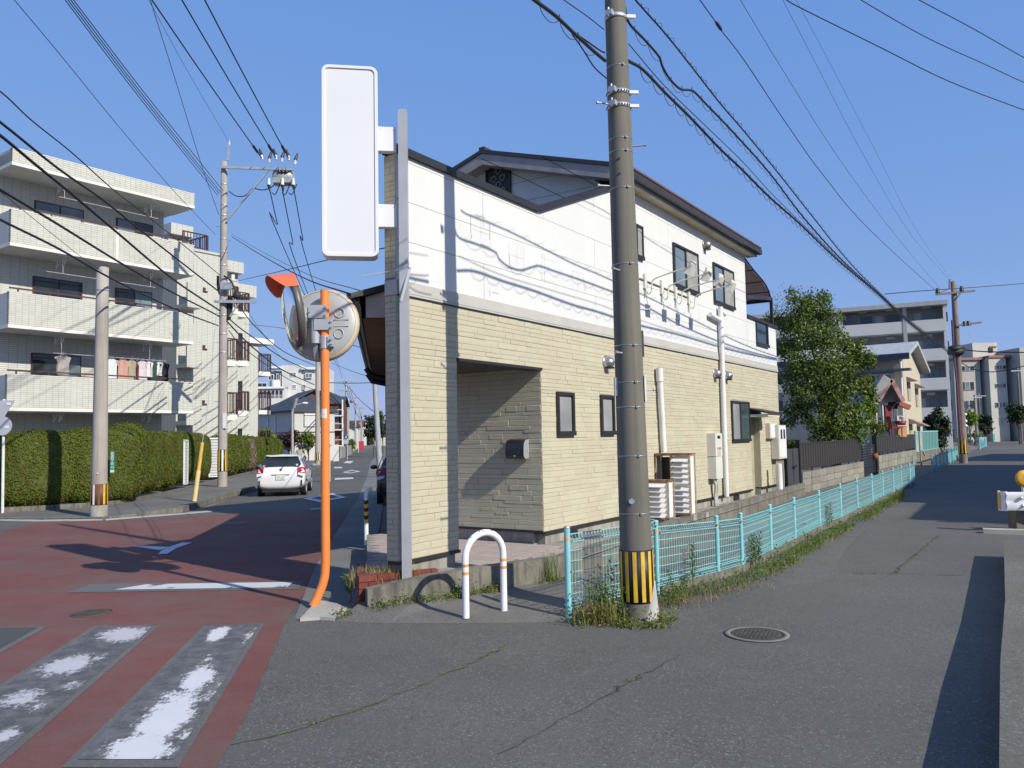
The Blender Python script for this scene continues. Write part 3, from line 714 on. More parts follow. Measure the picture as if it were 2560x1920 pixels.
# hood over the side door
b = B(); b.add([(11.2, -.0, 2.36), (12.2, -.0, 2.36), (12.2, -.5, 2.24), (11.2, -.5, 2.24), (11.2, 0, 2.32), (12.2, 0, 2.32), (12.2, -.5, 2.2), (11.2, -.5, 2.2)], [(0, 1, 2, 3)[::-1], (4, 5, 6, 7), (0, 3, 7, 4), (1, 5, 6, 2), (2, 6, 7, 3)])
b.obj('door_hood', DARK, shop)
b = B(); b.box(11.22, 12.18, -.46, -.02, 2.14, 2.2); b.obj('hood_board', CREAM, shop)
# drain pipe with its offset inlet
b = B(); b.tube([(9.24, -.085, .42), (9.28, -.085, 4.50)], .055, 10); b.tube([(9.28, -.085, 4.2), (8.62, -.085, 4.26)], .05, 10); b.tube([(9.28, -.085, 4.44), (9.62, -.07, 4.36)], .035, 8)
b.obj('drain_pipe', WHITE, shop)
b = B(); b.tube([(5.97, -.09, 1.45), (5.88, -.09, 2.90)], .05, 10); b.tube([(5.88, -.09, 2.72), (5.87, -.09, 2.96)], .065, 10); b.obj('pipe_cover', WHITE, shop)
b = B(); b.tube([(12.52, -.3, .18), (12.5, -.3, 1.0)], .075, 10); b.obj('vent_pipe', WHITE, shop)
# ---- curved awning and rail over the rear balcony
aw = B(); pro = [(.0, 5.95), (.5, 5.72), (1.0, 5.42), (1.45, 5.08), (1.75, 4.98 + .02), (1.9, 4.86)]
pts = [(11.36, 5.96), (11.64, 5.88), (12.04, 5.78), (12.43, 5.70), (12.83, 5.62), (13.09, 5.54), (13.32, 5.42), (13.5, 5.22)]
b = B(); n = len(pts); b.add([(u, .02, z) for u, z in pts] + [(u, 2.4, z) for u, z in pts], [(i, i + 1, n + i + 1, n + i) for i in range(n - 1)], 0)
awn = b.obj('awning', mk('awning_sheet', (.62, .42, .41), .4), shop)
b = B()
for yy in (.0, 1.2, 2.4): b.tube([(u, yy, z + .012) for u, z in pts], .022, 6, 0)
for u, z in pts[::2]: b.tube([(u, 0, z), (u, 2.4, z)], .015, 5)
b.bar((11.38, .0, 5.02), (13.5, .0, 5.26), .05, .09); b.bar((13.5, .0, 4.5), (13.5, .0, 5.28), .07, .07); b.bar((13.5, 2.4, 4.5), (13.5, 2.4, 5.28), .07, .07); b.bar((13.48, .0, 5.22), (13.48, 2.4, 5.22), .06, .09)
b.obj('awning_frame', DARK, awn)
b = B(); b.box(11.4, 13.75, .5, 2.5, 3.42, 3.5); b.box(13.6, 13.78, .17, 5., 3.42, 4.5); b.obj('balcony_floor', CREAM, shop)
# ---- canopy along the left street with its end board, gutter and downpipe
can = B(); ex, ey = -1.80, 8.95; dx, dy = -.159, .987
def cp(s, off, z): return (P0.x * 0 + ex + dx * s + off * dy, ey + dy * s - off * dx, z)
Minv = (Matrix.Translation(P0) @ Matrix.Rotation(pi / 2 - UA, 4, 'Z')).inverted()
def toL(p): return tuple(Minv @ V3(p))
b = B()
b.add([toL(cp(0, 0, 3.42)), toL(cp(11.2, 0, 3.42)), toL(cp(11.2, 1.1, 3.75)), toL(cp(.25, 1.0, 3.75)), toL(cp(0, 0, 3.36)), toL(cp(11.2, 0, 3.36)), toL(cp(11.2, 1.1, 3.66)), toL(cp(.25, 1.0, 3.66))],
      [(0, 1, 2, 3), (4, 7, 6, 5), (0, 4, 5, 1), (1, 5, 6, 2), (2, 6, 7, 3), (3, 7, 4, 0)])
canopy = b.obj('canopy_roof', ROOFD, shop)
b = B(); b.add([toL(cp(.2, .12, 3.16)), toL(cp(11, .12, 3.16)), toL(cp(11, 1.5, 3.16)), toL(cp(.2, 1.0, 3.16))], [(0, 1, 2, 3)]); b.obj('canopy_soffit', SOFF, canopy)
b = B(); q = [toL(cp(.16, .16, 3.165)), toL(cp(.12, .80, 3.165)), toL(cp(.12, .80, 3.60)), toL(cp(.16, .16, 3.40))]; d_ = V3(toL(cp(.19, .16, 3.165))) - V3(q[0])
b.extr(q, d_); b.obj('canopy_end_board', mk('end_board', (.62, .54, .49), .7), canopy)
b = B(); b.add([toL(cp(.1, -.06, 3.44)), toL(cp(11.2, -.06, 3.44)), toL(cp(11.2, .10, 3.30)), toL(cp(.1, .10, 3.30)), toL(cp(.1, .09, 3.42)), toL(cp(11.2, .09, 3.42))], [(0, 1, 2, 3), (0, 4, 5, 1), (0, 3, 4), (1, 5, 2)]); b.obj('canopy_gutter', BLACK, canopy)
b = B(); b.add([toL(cp(.1, .11, 3.14)), toL(cp(11.2, .11, 3.14)), toL(cp(11.2, .11, 3.40)), toL(cp(.1, .11, 3.40))], [(0, 1, 2, 3)]); b.obj('canopy_fascia', BLACK, canopy)
b = B()
for s_ in (7.8, 9.3):
    q = V3(cp(s_, .72, 0))
    b.tube([toL(cp(s_, .0, 3.26)), toL(cp(s_, .1, 3.1)), toL(cp(s_, .66, 2.98)), toL(cp(s_, .74, 2.86)), toL(cp(s_, .74, .2))], .06, 8)
b.obj('downpipe', BLACK, canopy)
# shop front along the left street
FL = lambda s_, off, z: toL((-.158 * s_ + off * .988, s_ * .988 + off * .158, z))
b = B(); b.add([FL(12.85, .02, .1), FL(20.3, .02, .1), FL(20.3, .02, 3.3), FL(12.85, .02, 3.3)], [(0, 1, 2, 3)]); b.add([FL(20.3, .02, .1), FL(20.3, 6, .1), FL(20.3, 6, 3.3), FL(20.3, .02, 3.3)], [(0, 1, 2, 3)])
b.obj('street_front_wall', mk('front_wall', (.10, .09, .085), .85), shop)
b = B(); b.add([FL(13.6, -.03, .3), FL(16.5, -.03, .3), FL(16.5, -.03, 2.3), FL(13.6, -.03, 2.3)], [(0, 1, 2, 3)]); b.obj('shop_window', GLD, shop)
b = B(); b.box(-1.0, -.98, .165, .17, 3.7, 4.95); b.obj('wing_coping', FLASH, shop)
# ---- faint marks left by removed letters, stain lines
GHOST = mk('letter_stain', (.55, .55, .52), .85); GHOST2 = mk('dark_stain', (.33, .32, .30), .9)
b = B(); rr = random.Random(4)
for (u, z, w_, h) in ((.35, 4.18, .42, .36), (1.2, 4.02, .36, .34), (2.02, 3.98, .4, .32), (2.9, 3.95, .36, .30)):
    for (a, c, d2, e2) in ((0, 0, w_, .008), (0, h, w_, .008), (0, 0, .008, h), (w_, 0, .008, h), (w_ * .5, .05, .007, h * .8), (.05, h * .5, w_ * .8, .007)):
        if rr.random() < .8: b.add([(u + a, -.0055, z + c), (u + a + d2, -.0055, z + c), (u + a + d2, -.0055, z + c + e2), (u + a, -.0055, z + c + e2)], [(0, 1, 2, 3)])
b.obj('letter_trace', GHOST, upw)['kind'] = 'stuff'
b = B()
for (u, z, w_, h) in ((.35, 4.3, .01, .22), (.36, 4.24, .012, .05), (.56, 4.2, .2, .012), (.58, 4.36, .012, .02), (1.2, 4.06, .012, .16), (1.21, 4.0, .07, .01), (.45, 4.56, .22, .008), (.75, 4.3, .008, .2), (2.02, 4.3, .01, .05), (3.0, 3.7, .2, .006), (3.3, 4.0, .01, .14), (.8, 3.62, .14, .008), (.74, 3.56, .008, .09)):
    b.add([(u, -.0058, z), (u + w_, -.0058, z), (u + w_, -.0058, z + h), (u, -.0058, z + h)], [(0, 1, 2, 3)])
b.obj('dark_trace', GHOST2, upw)['kind'] = 'stuff'
# ---- lay the nearest 300 stones as parts, the rest as one mesh
stones.sort(key=lambda s_: s_[0])
for dist, host, p, rot, size in stones[:300]:
    link('stone', smesh, host, p, (0, 0, rot), size)
b = B()
for dist, host, p, rot, size in stones[300:]:
    M = Matrix.Translation(p) @ Matrix.Rotation(rot, 4, 'Z') @ Matrix.Diagonal((*size, 1))
    b.add([M @ V3(v) for v in SV], SF)
b.obj('stone_cladding', STONE, shop)['kind'] = 'stuff'
# ---- terrace, retaining wall, porch floor, planter
rw = [(-1.51, 8.27, .235), (-.88, 8.49, .325), (-.41, 8.84, .345), (-.17, 8.95, .35), (.6, 9.58, .345), (1.35, 10.95, .34), (2.95, 13.75, .35), (3.9, 15.2, .36), (6.0, 18.7, .37), (7.9, 21.85, .38)]
t = thing('retaining_wall', 'low stained concrete retaining wall in front of the shop with weeds at its foot', 'wall', (0, 0, 0))
b = B(); n = len(rw); vs = []
for i, (x, y, z) in enumerate(rw):
    x0, y0 = rw[max(i - 1, 0)][:2]; x1, y1 = rw[min(i + 1, n - 1)][:2]; d = V3((x1 - x0, y1 - y0, 0)).normalized(); nn = V3((-d.y, d.x, 0)) * .15
    vs += [(x, y, -.01), (x, y, z), (x + nn.x, y + nn.y, z), (x + nn.x, y + nn.y, -.01)]
fs = [(0, 1, 2, 3)]
for i in range(n - 1):
    o = i * 4
    for a in range(3): fs.append((o + a, o + 4 + a, o + 5 + a, o + a + 1))
b.add(vs, fs); b.obj('wall_body', CONCD, t)
# gravel terrace between that wall and the house
fan('terrace', [(x + .1, y + .1, .27) for x, y, z in rw[1:]], [tuple(L(u, .1, .27)) for u in (-.6, .3, 1.0, 2.0, 3.0, 5.0, 6.8, 10.3, 13.7)], CONC)
pf = thing('porch_floor', None, None, (0, 0, 0)); pf['kind'] = 'structure'
pts = [L(-.95, .32, 0), L(-.02, .32, 0), L(-.02, -.02, 0), L(-.12, -.34, 0), L(1.55, -.66, 0), L(2.2, -.02, 0), L(1.93, -.02, 0), L(1.93, 2.9, 0), V3((-2.0, 12.8, 0)), V3((-2.33, 12.7, 0)), V3((-1.75, 9.6, 0))]
def inside(x, y, P):
    c = False; j = len(P) - 1
    for i in range(len(P)):
        if (P[i].y > y) != (P[j].y > y) and x < (P[j].x - P[i].x) * (y - P[i].y) / (P[j].y - P[i].y) + P[i].x: c = not c
        j = i
    return c
b = B(); b.extr([(p.x, p.y, .2) for p in pts], (0, 0, .075)); b.obj('bed', GROUT, pf)
b = B(); ts = .105
for i in range(-40, 40):
    for j in range(-20, 60):
        c = P0 + UD * (i * ts * 2) - ND * (j * ts * .62)
        cs = [c + UD * a - ND * d for a, d in ((.004, .004), (ts * 2 - .004, .004), (ts * 2 - .004, ts * .62 - .004), (.004, ts * .62 - .004))]
        if all(inside(q.x, q.y, pts) for q in cs):
            b.add([(q.x, q.y, .276) for q in cs] + [(q.x, q.y, .281) for q in cs], [(4, 5, 6, 7), (0, 1, 5, 4), (1, 2, 6, 5), (2, 3, 7, 6), (3, 0, 4, 7)])
o = b.obj('tile', PORCH, pf); o['kind'] = 'stuff'
# brick planter
pl = thing('brick_planter', 'low red brick planter with dry grass at the foot of the sign post', 'planter', (0, 0, 0))
A, Bq, Cq, Dq = V3((-1.67, 8.41, 0)), V3((-.86, 8.80, 0)), V3((-1.2, 8.9, 0)), V3((-1.83, 9.33, 0))
b = B(); b.extr([(p.x, p.y, .02) for p in (A + V3((.05, .06, 0)), Bq + V3((-.03, .05, 0)), V3((-1.02, 9.0, 0)), Dq + V3((.05, 0, 0)))], (0, 0, .28)); b.obj('soil', SOIL, pl)
bmesh_brick = B().box(-.5, .5, -.5, .5, -.5, .5)
bo = None
def brickrow(p, q, z, off):
    global bo
    d = (q - p); ln = d.length; d.normalize(); x = -off
    while x < ln:
        x0, x1 = max(x, 0), min(x + .2, ln)
        if x1 - x0 > .03:
            c = p + d * ((x0 + x1) / 2); an = atan2(d.y, d.x)
            if bo is None:
                bo = bmesh_brick.obj('brick', BRICK, pl); o = bo
            else: o = link('brick', bo.data, pl)
            o.location = (c.x, c.y, z); o.rotation_euler = (0, 0, an); o.scale = (x1 - x0 - .008, .1, .06)
        x += .2
inn = V3((-.02, .05, 0))
for k in range(5):
    zz = .040 + .0685 * k
    brickrow(A + V3((.02, .05, 0)), Bq + V3((0, .05, 0)), zz, .1 * (k % 2)); brickrow(Dq + V3((.05, 0, 0)), A + V3((.06, .12, 0)), zz, .1 * (k % 2))
b = B(); b.bar(A + V3((.03, .06, .17)), Bq + V3((-.01, .05, .17)), .085, .33); b.bar(Dq + V3((.05, 0, .17)), A + V3((.06, .12, .17)), .085, .33); b.obj('mortar', MORTAR, pl)
# ================================================================== street furniture by the shop
# ---- blank sign on its post
t = thing('shop_sign', 'tall blank white sign box on a grey steel post beside the shop wall', 'sign', (-1.15, 8.62, .22))
th = radians(9); sx, sy = cos(th), sin(th)
def SG(x, y, z): return (-1.73 + 1.15 + x * sx - y * sy, -.02 + x * sy + y * sx, z - .22)
def rrect(wd, z0, z1, r, n=5):
    P = []
    for cx, cz, a0 in ((wd - r, z0 + r, -pi / 2), (wd - r, z1 - r, 0), (-wd + r, z1 - r, pi / 2), (-wd + r, z0 + r, pi)):
        for k in range(n + 1): a = a0 + pi / 2 * k / n; P.append((cx + r * cos(a), cz + r * sin(a)))
    return P
b = B(); O = rrect(.302, 3.73, 5.85, .075); n = len(O); I = rrect(.268, 3.765, 5.815, .05)
rings = [(O, .10), (O, -.10), ([(x * .985, 4.79 + (z - 4.79) * .997) for x, z in O], -.112), (I, -.112), (I, -.098)]
vs = [SG(x, y, z) for P, y in rings for x, z in P]
b.add(vs, [(k * n + i, k * n + (i + 1) % n, (k + 1) * n + (i + 1) % n, (k + 1) * n + i) for k in range(4) for i in range(n)] + [tuple(range(n))], 0)
b.obj('frame', SIGNW, t)
b = B(); b.poly([SG(x, -.0985, z) for x, z in I]); b.obj('face_panel', mk('acrylic_face', (.70, .71, .74), .25, 0, .02, .8), t)
b = B(); b.box(-.05, .045, -.05, .05, 0, 5.16); b.obj('post', STEEL, t)
for z0, z1 in ((4.93, 5.20), (4.08, 4.33)):
    b = B(); b.add([SG(.30, -.05, z0 + .22 - .22), SG(.50, -.05, z0), SG(.50, -.05, z1), SG(.30, -.05, z1), SG(.30, .05, z0), SG(.50, .05, z0), SG(.50, .05, z1), SG(.30, .05, z1)], [(0, 1, 2, 3), (7, 6, 5, 4), (0, 4, 5, 1), (2, 6, 7, 3), (0, 3, 7, 4), (1, 5, 6, 2)])
    br = b.obj('bracket', SIGNW, t)
    b = B()
    for xx in (.33, .47): b.cyl(SG(xx, -.055, z1 - .03), SG(xx, -.05, z1 - .03), .006, None, 6)
    b.obj('bolt', STEEL, br)
b = B(); b.bar((.06, -.02, 3.40), (-.03, -.10, 3.02), .02, .03); b.bar((.06, -.02, 3.40), (-.45, -.08, 3.30), .012, .012); b.obj('cable_arm', STEEL, t)
# ---- traffic mirrors on the orange pole
t = thing('traffic_mirror', 'orange pole carrying two round convex traffic mirrors at the corner', 'traffic mirror', (-2.02, 8.62, .03))
b = B(); b.tube(spline([(-.12, -.05, -.01), (-.075, -.03, .09), (-.02, -.008, .24), (0, 0, .45), (0, 0, 1.2), (0, 0, 3.36)], 6), .048, 16); b.obj('pole', ORANGE, t)
def mirror_disc(c, n, r, par, hood):
    n = V3(n).normalized(); z = V3((0, 0, 1)); x = z.cross(n).normalized(); y = n.cross(x)
    M = Matrix.Translation(c) @ Matrix((x, y, n)).transposed().to_4x4()
    b = B(); b.lathe([(r * .93, .035), (r * .98, .05), (r * 1.03, .03), (r * 1.03, .0), (r * .99, -.03), (r * .95, -.035)], 40, M)
    m = b.obj('rim', mk('mirror_rim_dark', (.10, .095, .085), .4) if hood else mk('mirror_rim', (.56, .47, .36), .5), par)
    b = B(); b.lathe([(r * .94, .036)] + [(r * .94 * cos(a), .036 + .075 * sin(a)) for a in [k * pi / 16 for k in range(1, 8)]] + [(.0001, .111)], 40, M); b.obj('mirror_face', MIRR, m)
    b = B(); b.lathe([(r * .97, -.02), (r * .9, -.045), (r * .6, -.06), (.0001, -.062)], 40, M); bk = b.obj('back_plate', mk('mirror_back', (.40, .41, .41), .45, .1, .04, 3), m)
    b = B()
    for px, py, rr_ in ((.52, .28, .13), (.52, -.30, .13), (-.52, .28, .13), (-.52, -.30, .13)):
        pts = [M @ V3((px * r + rr_ * r * cos(k * pi / 10), py * r + rr_ * r * sin(k * pi / 10), -.064)) for k in range(21)]
        b.tube(pts, .007, 5)
    for s_ in (1, -1):
        for yy in (.09, -.09):
            b.tube([M @ V3((s_ * r * .25, yy * r, -.065)), M @ V3((s_ * r * .78, yy * r, -.058))], .006, 5)
    b.obj('embossing', mk('mirror_back', (.60, .605, .61)), m)['kind'] = 'stuff'
    if hood:
        b = B(); vs = []; K = 18
        for k in range(K + 1):
            a = radians(32 + 116 * k / K); e = .23 * (1 - .55 * abs(k / K * 2 - 1) ** 3)
            for dz in (-.03, .05, e): vs.append(M @ V3((r * 1.045 * cos(a), r * 1.045 * sin(a), dz)))
            for dz in (e, -.03): vs.append(M @ V3((r * 1.03 * cos(a), r * 1.03 * sin(a), dz)))
        b.add(vs, [(k * 5 + j, k * 5 + (j + 1) % 5, k * 5 + 5 + (j + 1) % 5, k * 5 + 5 + j) for k in range(K) for j in range(5)], 0, False); b.obj('hood', HOOD, m)
    return m
mirror_disc((-.055, .13, 3.0), (.10, .98, -.12), .40, t, False)
mirror_disc((-.31, -.08, 3.13), (-.90, -.41, -.17), .385, t, True)
b = B(); b.cyl((-.10, -.01, 2.78), (-.10, -.01, 3.16), .052, None, 14); b.box(-.16, .03, -.075, -.045, 3.05, 3.19); b.box(-.10, .10, -.07, -.052, 2.92, 3.04); b.cyl((0, 0, 2.72), (0, 0, 2.86), .056, None, 16); b.cyl((0, 0, 2.93), (0, 0, 3.03), .056, None, 16); b.box(.04, .10, -.06, .02, 2.74, 2.85)
b.bar((-.10, 0, 3.1), (-.25, -.05, 3.12), .06, .1); b.bar((-.10, .0, 3.12), (-.06, .1, 3.02), .06, .1); b.bar((-.10, -.01, 2.8), (-.10, .07, 2.62), .05, .05)
br = b.obj('clamp', mk('clamp_grey', (.40, .43, .49), .45, .2, .06, 6), t)
b = B()
for xx, zz in ((.02, 3.16), (.02, 3.08), (.085, 3.01), (.085, 2.95), (.085, 2.82), (.085, 2.77), (-.15, 3.12)): b.cyl((xx, -.09, zz), (xx, -.06, zz), .012, None, 6)
b.obj('bolt', STEEL, br)
b = B()

b.lathe([(.0488, 1.98), (.0492, 1.98), (.0492, 2.06), (.0488, 2.06)], 24)
b = B(); vs = [(.0492 * cos(radians(a)), .0492 * sin(radians(a)), z) for a in (225, 245, 265, 285, 305) for z in (1.97, 2.07)]
b.add(vs, [(2 * i, 2 * i + 2, 2 * i + 3, 2 * i + 1) for i in range(4)]); b.obj('sticker', mk('sticker', (.66, .64, .57), .5, 0, .15, 40), t)
# ---- white arch bollard
pL, pR = G(1165, 1537, .045), G(1260, 1518, .055)
t = thing('arch_bollard', 'white steel arch bollard with orange bands on the asphalt sidewalk', 'bollard', pL)
dv = pR - pL; ht = .80
arc = [(0, 0, -.03), (0, 0, .30), (0, 0, ht - dv.length * .62)] 
pts = [V3((0, 0, -.03)), V3((0, 0, .3))]
ra = dv.length / 2
for k in range(13):
    a = pi - pi * k / 12
    pts.append(V3((dv.x * (.5 + .5 * cos(a)), dv.y * (.5 + .5 * cos(a)), ht - .034 - .23 + .23 * sin(a) + dv.z * (.5 + .5 * cos(a)))))
pts += [V3((dv.x, dv.y, .3)), V3((dv.x, dv.y, -.03))]
b = B(); b.tube(pts, .034, 16); b.obj('tube', mk('chipped_white', (.78, .78, .79), .35, 0, .03, 4, 0, 40, (.16, .17, .17), (9, 9, 9), .0), t)
b = B(); r7 = random.Random(5)
for k in range(34):
    a = radians(r7.gauss(100, 32)); x = .5 - .5 * cos(a); c = V3((dv.x * x, dv.y * x, ht - .034 - .23 + .23 * sin(a) + .0335)); s_ = r7.uniform(.003, .008)
    c += V3((r7.gauss(0, .012), -.015 + r7.gauss(0, .01), -.004))
    b.blob(c, (s_, s_, s_ * .7), k, .4, 3, 1)
b.obj('rust_chip', mk('chip_dark', (.10, .11, .12), .8), t)
for q in (V3((0, 0, 0)), V3((dv.x, dv.y, dv.z))):
    for z in (.385, .46):
        b = B(); b.cyl(q + V3((0, 0, z)), q + V3((0, 0, z + .028)), .0352, None, 16); b.obj('reflective_band', TAPE, t)
# ---- striped post on the porch edge and the cream post farther on
c = V3((-2.36, 12.85, .1)); t = thing('striped_post', 'thin white post with black and yellow tape at the porch edge', 'post', c)
b = B(); b.tube([(0, 0, 0), (0, 0, .80), (.02, .03, .86), (.06, .09, .87)], .035, 12); b.obj('tube', WHITEP, t)
for k in range(6):
    b = B(); z = .36 + .06 * k; vs = []
    for j in range(13): a = 2 * pi * j / 12; vs += [(.0358 * cos(a), .0358 * sin(a), z + .02 * sin(a)), (.0358 * cos(a), .0358 * sin(a), z + .06 + .02 * sin(a))]
    b.add(vs, [(2 * i, 2 * i + 2, 2 * i + 3, 2 * i + 1) for i in range(12)]); b.obj('tape', YEL if k % 2 == 0 else BLACK, t)
c = G(819, 1204); t = thing('cream_post', 'cream square gate post beside the left street', 'post', (c.x, c.y, 0))
b = B(); b.box(-.1, .1, -.1, .1, 0, 1.55); b.obj('post_body', CREAM, t); b = B(); b.box(-.16, .16, -.16, .16, 1.55, 1.6); b.obj('cap', GALV, t)
# ---- big near utility pole
def pole_bands(t, zs, rad, mat=BANDM):
    for z in zs:
        b = B(); r_ = rad(z); b.lathe([(r_ + .001, z), (r_ + .003, z + .002), (r_ + .003, z + .010), (r_ + .001, z + .012)], 24); bd = b.obj('band', mat, t)
        b = B(); b.box(.03, .05, -r_ - .010, -r_ + .005, z - .004, z + .018); b.obj('buckle', mat, bd)
def stripes(t, r_, z0, z1, n, mats, wd, back=BLACK):
    b = B(); b.lathe([(r_, z0), (r_ + .006, z0), (r_ + .004, z1), (r_ - .002, z1)], 36); bk = b.obj('guard_wrap', back, t)
    for k in range(n):
        a0 = 2 * pi * k / n; vs = []
        for a in (a0, a0 + wd / 2 / r_, a0 + wd / r_):
            vs += [((r_ + .010) * cos(a), (r_ + .010) * sin(a), z0 + .015), ((r_ + .008) * cos(a), (r_ + .008) * sin(a), z1 - .012)]
        b = B(); b.add(vs, [(0, 2, 3, 1), (2, 4, 5, 3)]); b.obj('reflective_stripe', mats[k % len(mats)], bk)
pc = V3((1.17, 7.80, 0))
t = thing('utility_pole', 'tall concrete utility pole with yellow and black guard, nearest to the camera', 'utility pole', pc)
LEAN = Matrix.Rotation(radians(-.55), 4, 'Y'); t.matrix_local = Matrix.Translation(pc) @ LEAN
rad = lambda z: .158 - .0088 * z
b = B(); b.lathe([(rad(z), z) for z in (-.1, 0, 2, 4, 6, 8, 10.5)] + [(.001, 10.5)], 40); b.obj('shaft', POLEC, t)
pole_bands(t, [1.0, 1.55, 2.02, 2.26, 2.62, 3.42, 4.18, 4.55, 4.68, 5.42], rad)
for z in (5.0, 5.14, 5.92):
    b = B(); b.lathe([(rad(z), z), (rad(z) + .007, z), (rad(z) + .007, z + .04), (rad(z), z + .04)], 28); cl = b.obj('clamp_band', GALV, t)
    b = B()
    for k in range(26): a = 2 * pi * k / 26; b.box((rad(z) + .0075) * cos(a) - .006, (rad(z) + .0075) * cos(a) + .006, (rad(z) + .0075) * sin(a) - .006, (rad(z) + .0075) * sin(a) + .006, z + .014, z + .026)
    if z < 5.2: b.obj('slot', BLACK, cl)
    b = B(); b.bar((-.11, -.11, z + .02), (-.05, -.15, z + .02), .05, .05); b.cyl((-.09, -.14, z - .02), (-.09, -.14, z + .07), .012, None, 6); b.bar((.1, -.05, z + .02), (.19, -.04, z + .02), .03, .03); b.obj('clamp_lug', GALV, cl)['kind'] = 'stuff'
def step(z, a, l=.15):
    b = B(); r_ = rad(z); d = V3((cos(a), sin(a), 0)); b.cyl(d * (r_ - .01) + V3((0, 0, z)), d * (r_ + l) + V3((0, 0, z)), .009, None, 8); b.cyl(d * (r_ + l - .01) + V3((0, 0, z)), d * (r_ + l + .005) + V3((0, 0, z)), .016, None, 8); b.obj('step_bolt', STEEL, t)
for z, a in ((5.05, 200), (4.62, 350), (4.22, 195), (3.36, 235), (3.0, 25), (2.55, 235), (2.2, 20)): step(z, radians(a), .13)
for z in (4.47, 4.32):
    b = B(); b.cyl((-.035, -rad(z) + .004, z), (-.035, -rad(z) - .003, z), .012, None, 8); b.obj('plug_hole', BLACK, t)
b = B(); b.box(rad(2.5) - .02, rad(2.5) + .012, -.045, .045, 2.52, 2.77); b.obj('number_plate', mk('plate_dark', (.06, .065, .07), .5), t)
b = B(); b.box(rad(2.1) - .005, rad(2.1) + .012, -.07, .03, 2.08, 2.33); wp = b.obj('address_plate', WHITEP, t)
b = B(); b.cyl((-.045, -.152, 1.13), (-.047, -.158, 1.13), .026, None, 18); b.obj('inspection_disc', mk('disc_blue', (.42, .50, .58), .5, 0, .2, 60), t)
b = B(); b.box(-rad(2.1) - .012, -rad(2.1) + .02, -.06, .02, 2.02 + .12, 2.22 + .1); b.obj('side_plate', GALV, t)
stripes(t, rad(.4) + .002, .17, .665, 13, [YEL], .036)
b = B(); vs = []; K = 12; rb = rad(.1) + .016
for k in range(K + 1):
    a = radians(-78 + 100 * k / K); h = .02 + .36 * max(0, 1 - abs(k / K - .62) * 1.65)
    vs += [((rb + .03) * cos(a), (rb + .03) * sin(a), -.02), (rb * cos(a), rb * sin(a), h), ((rb - .02) * cos(a), (rb - .02) * sin(a), h + .01)]
b.add(vs, [(3 * i + j, 3 * i + 3 + j, 3 * i + 4 + j, 3 * i + 1 + j) for i in range(K) for j in range(2)], 0, True); b.obj('mortar_patch', mk('mortar_patch', (.40, .39, .37), .9, 0, .1, 6), t)
# ---- pale blue mesh fence along the path
def mesh_fence(name, label, posts, hs, mat, group=None, wire=.055, first=False, rows=6):
    t = thing(name, label, 'fence', (posts[0][0], posts[0][1], 0), 0, group); o = V3((posts[0][0], posts[0][1], 0))
    P = [V3((x, y, .0)) - o for x, y in posts]
    for i, p in enumerate(P):
        h = hs[i] + .02; b = B(); b.tube([p + V3((0, 0, -.02)), p + V3((0, 0, h))], .026 if not (first and i == 0) else .031, 10)
        ps = b.obj('post', mat, t)
        b = B(); b.lathe([(.03, 0), (.033, .012), (.02, .024), (.0001, .026)], 10, Matrix.Translation(p + V3((0, 0, h)))); b.obj('cap', mat if not (first and i == 0) else GALV, ps)
        if i < 5: b = B(); b.cyl(p + V3((0, 0, h - .11)), p + V3((0, 0, h - .085)), .0275 if not (first and i == 0) else .0322, None, 10); b.obj('tape', TAPE, ps)
    for i in range(len(P) - 1):
        p, q = P[i], P[i + 1]; h0, h1 = hs[i] - .03, hs[i + 1] - .03
        if first and i == 0: h0 = h1 = .80
        zb = .09; d = (q - p).normalized(); nn = V3((-d.y, d.x, 0)); ln = (q - p).length; b = B()
        def at_(s_, f): h = h0 + (h1 - h0) * s_; return p.lerp(q, s_) + V3((0, 0, zb + (h - zb) * f))
        e = .04 / ln
        far_ = (p + o).length > 17; wv = wire if not far_ else wire * 1.6
        for k in range(rows + 1):
            f = k / rows * .88 + .04
            b.bar(at_(e, f), at_(1 - e, f), .006, .006)
        # rolled triangular top and foot
        for f, s_ in ((1.0, -1), (.0, 1)):
            A0, A1 = at_(e, f), at_(1 - e, f); off = V3((0, 0, .07 * s_))
            b.bar(A0, A1, .009, .009); b.bar(A0 + off + nn * .03, A1 + off + nn * .03, .007, .007); b.bar(A0 + off - nn * .03, A1 + off - nn * .03, .007, .007)
            m_ = max(3, int(ln / wv))
            for k in range(m_):
                s2 = e + (1 - 2 * e) * (k + .5) / m_; c = at_(s2, f)
                b.tube([c + off + nn * .03, c, c + off - nn * .03], .0032, 3, 0, False, False)
        m_ = max(3, int(ln / wv))
        for k in range(m_):
            s2 = e + (1 - 2 * e) * (k + .5) / m_
            b.tube([at_(s2, 0), at_(s2, 1)], .0027, 3, 0, False, False)
        b.obj('mesh_panel', mat, t)
        for s2, e2 in ((e * .7, 1), (1 - e * .7, 1)):
            b = B(); c = at_(s2, .94); b.cyl(c - nn * .035, c + nn * .035, .012, None, 6); b.obj('clip', GALV, t)
    return t
FPS = [(0.51, 7.89), (1.56, 8.93), (2.46, 9.85), (2.89, 10.33), (3.66, 11.57), (4.43, 12.79), (5.43, 14.38), (6.39, 15.80), (7.4, 17.4), (8.43, 18.98), (9.50, 20.75), (10.5, 22.3), (11.5, 23.9), (12.4, 25.2), (13.12, 26.38)]
mesh_fence('mesh_fence', 'pale blue wire mesh fence running along the path in front of the shop', FPS, [.84, .77, .72, .70, .69, .69, .68, .70, .71, .71, .69, .69, .69, .69, .69], FENCE, None, .05, True)
fb = [V3((17.1, 32.87, 0)).lerp(V3((25.6, 46.3, 0)), k / 8) for k in range(9)]
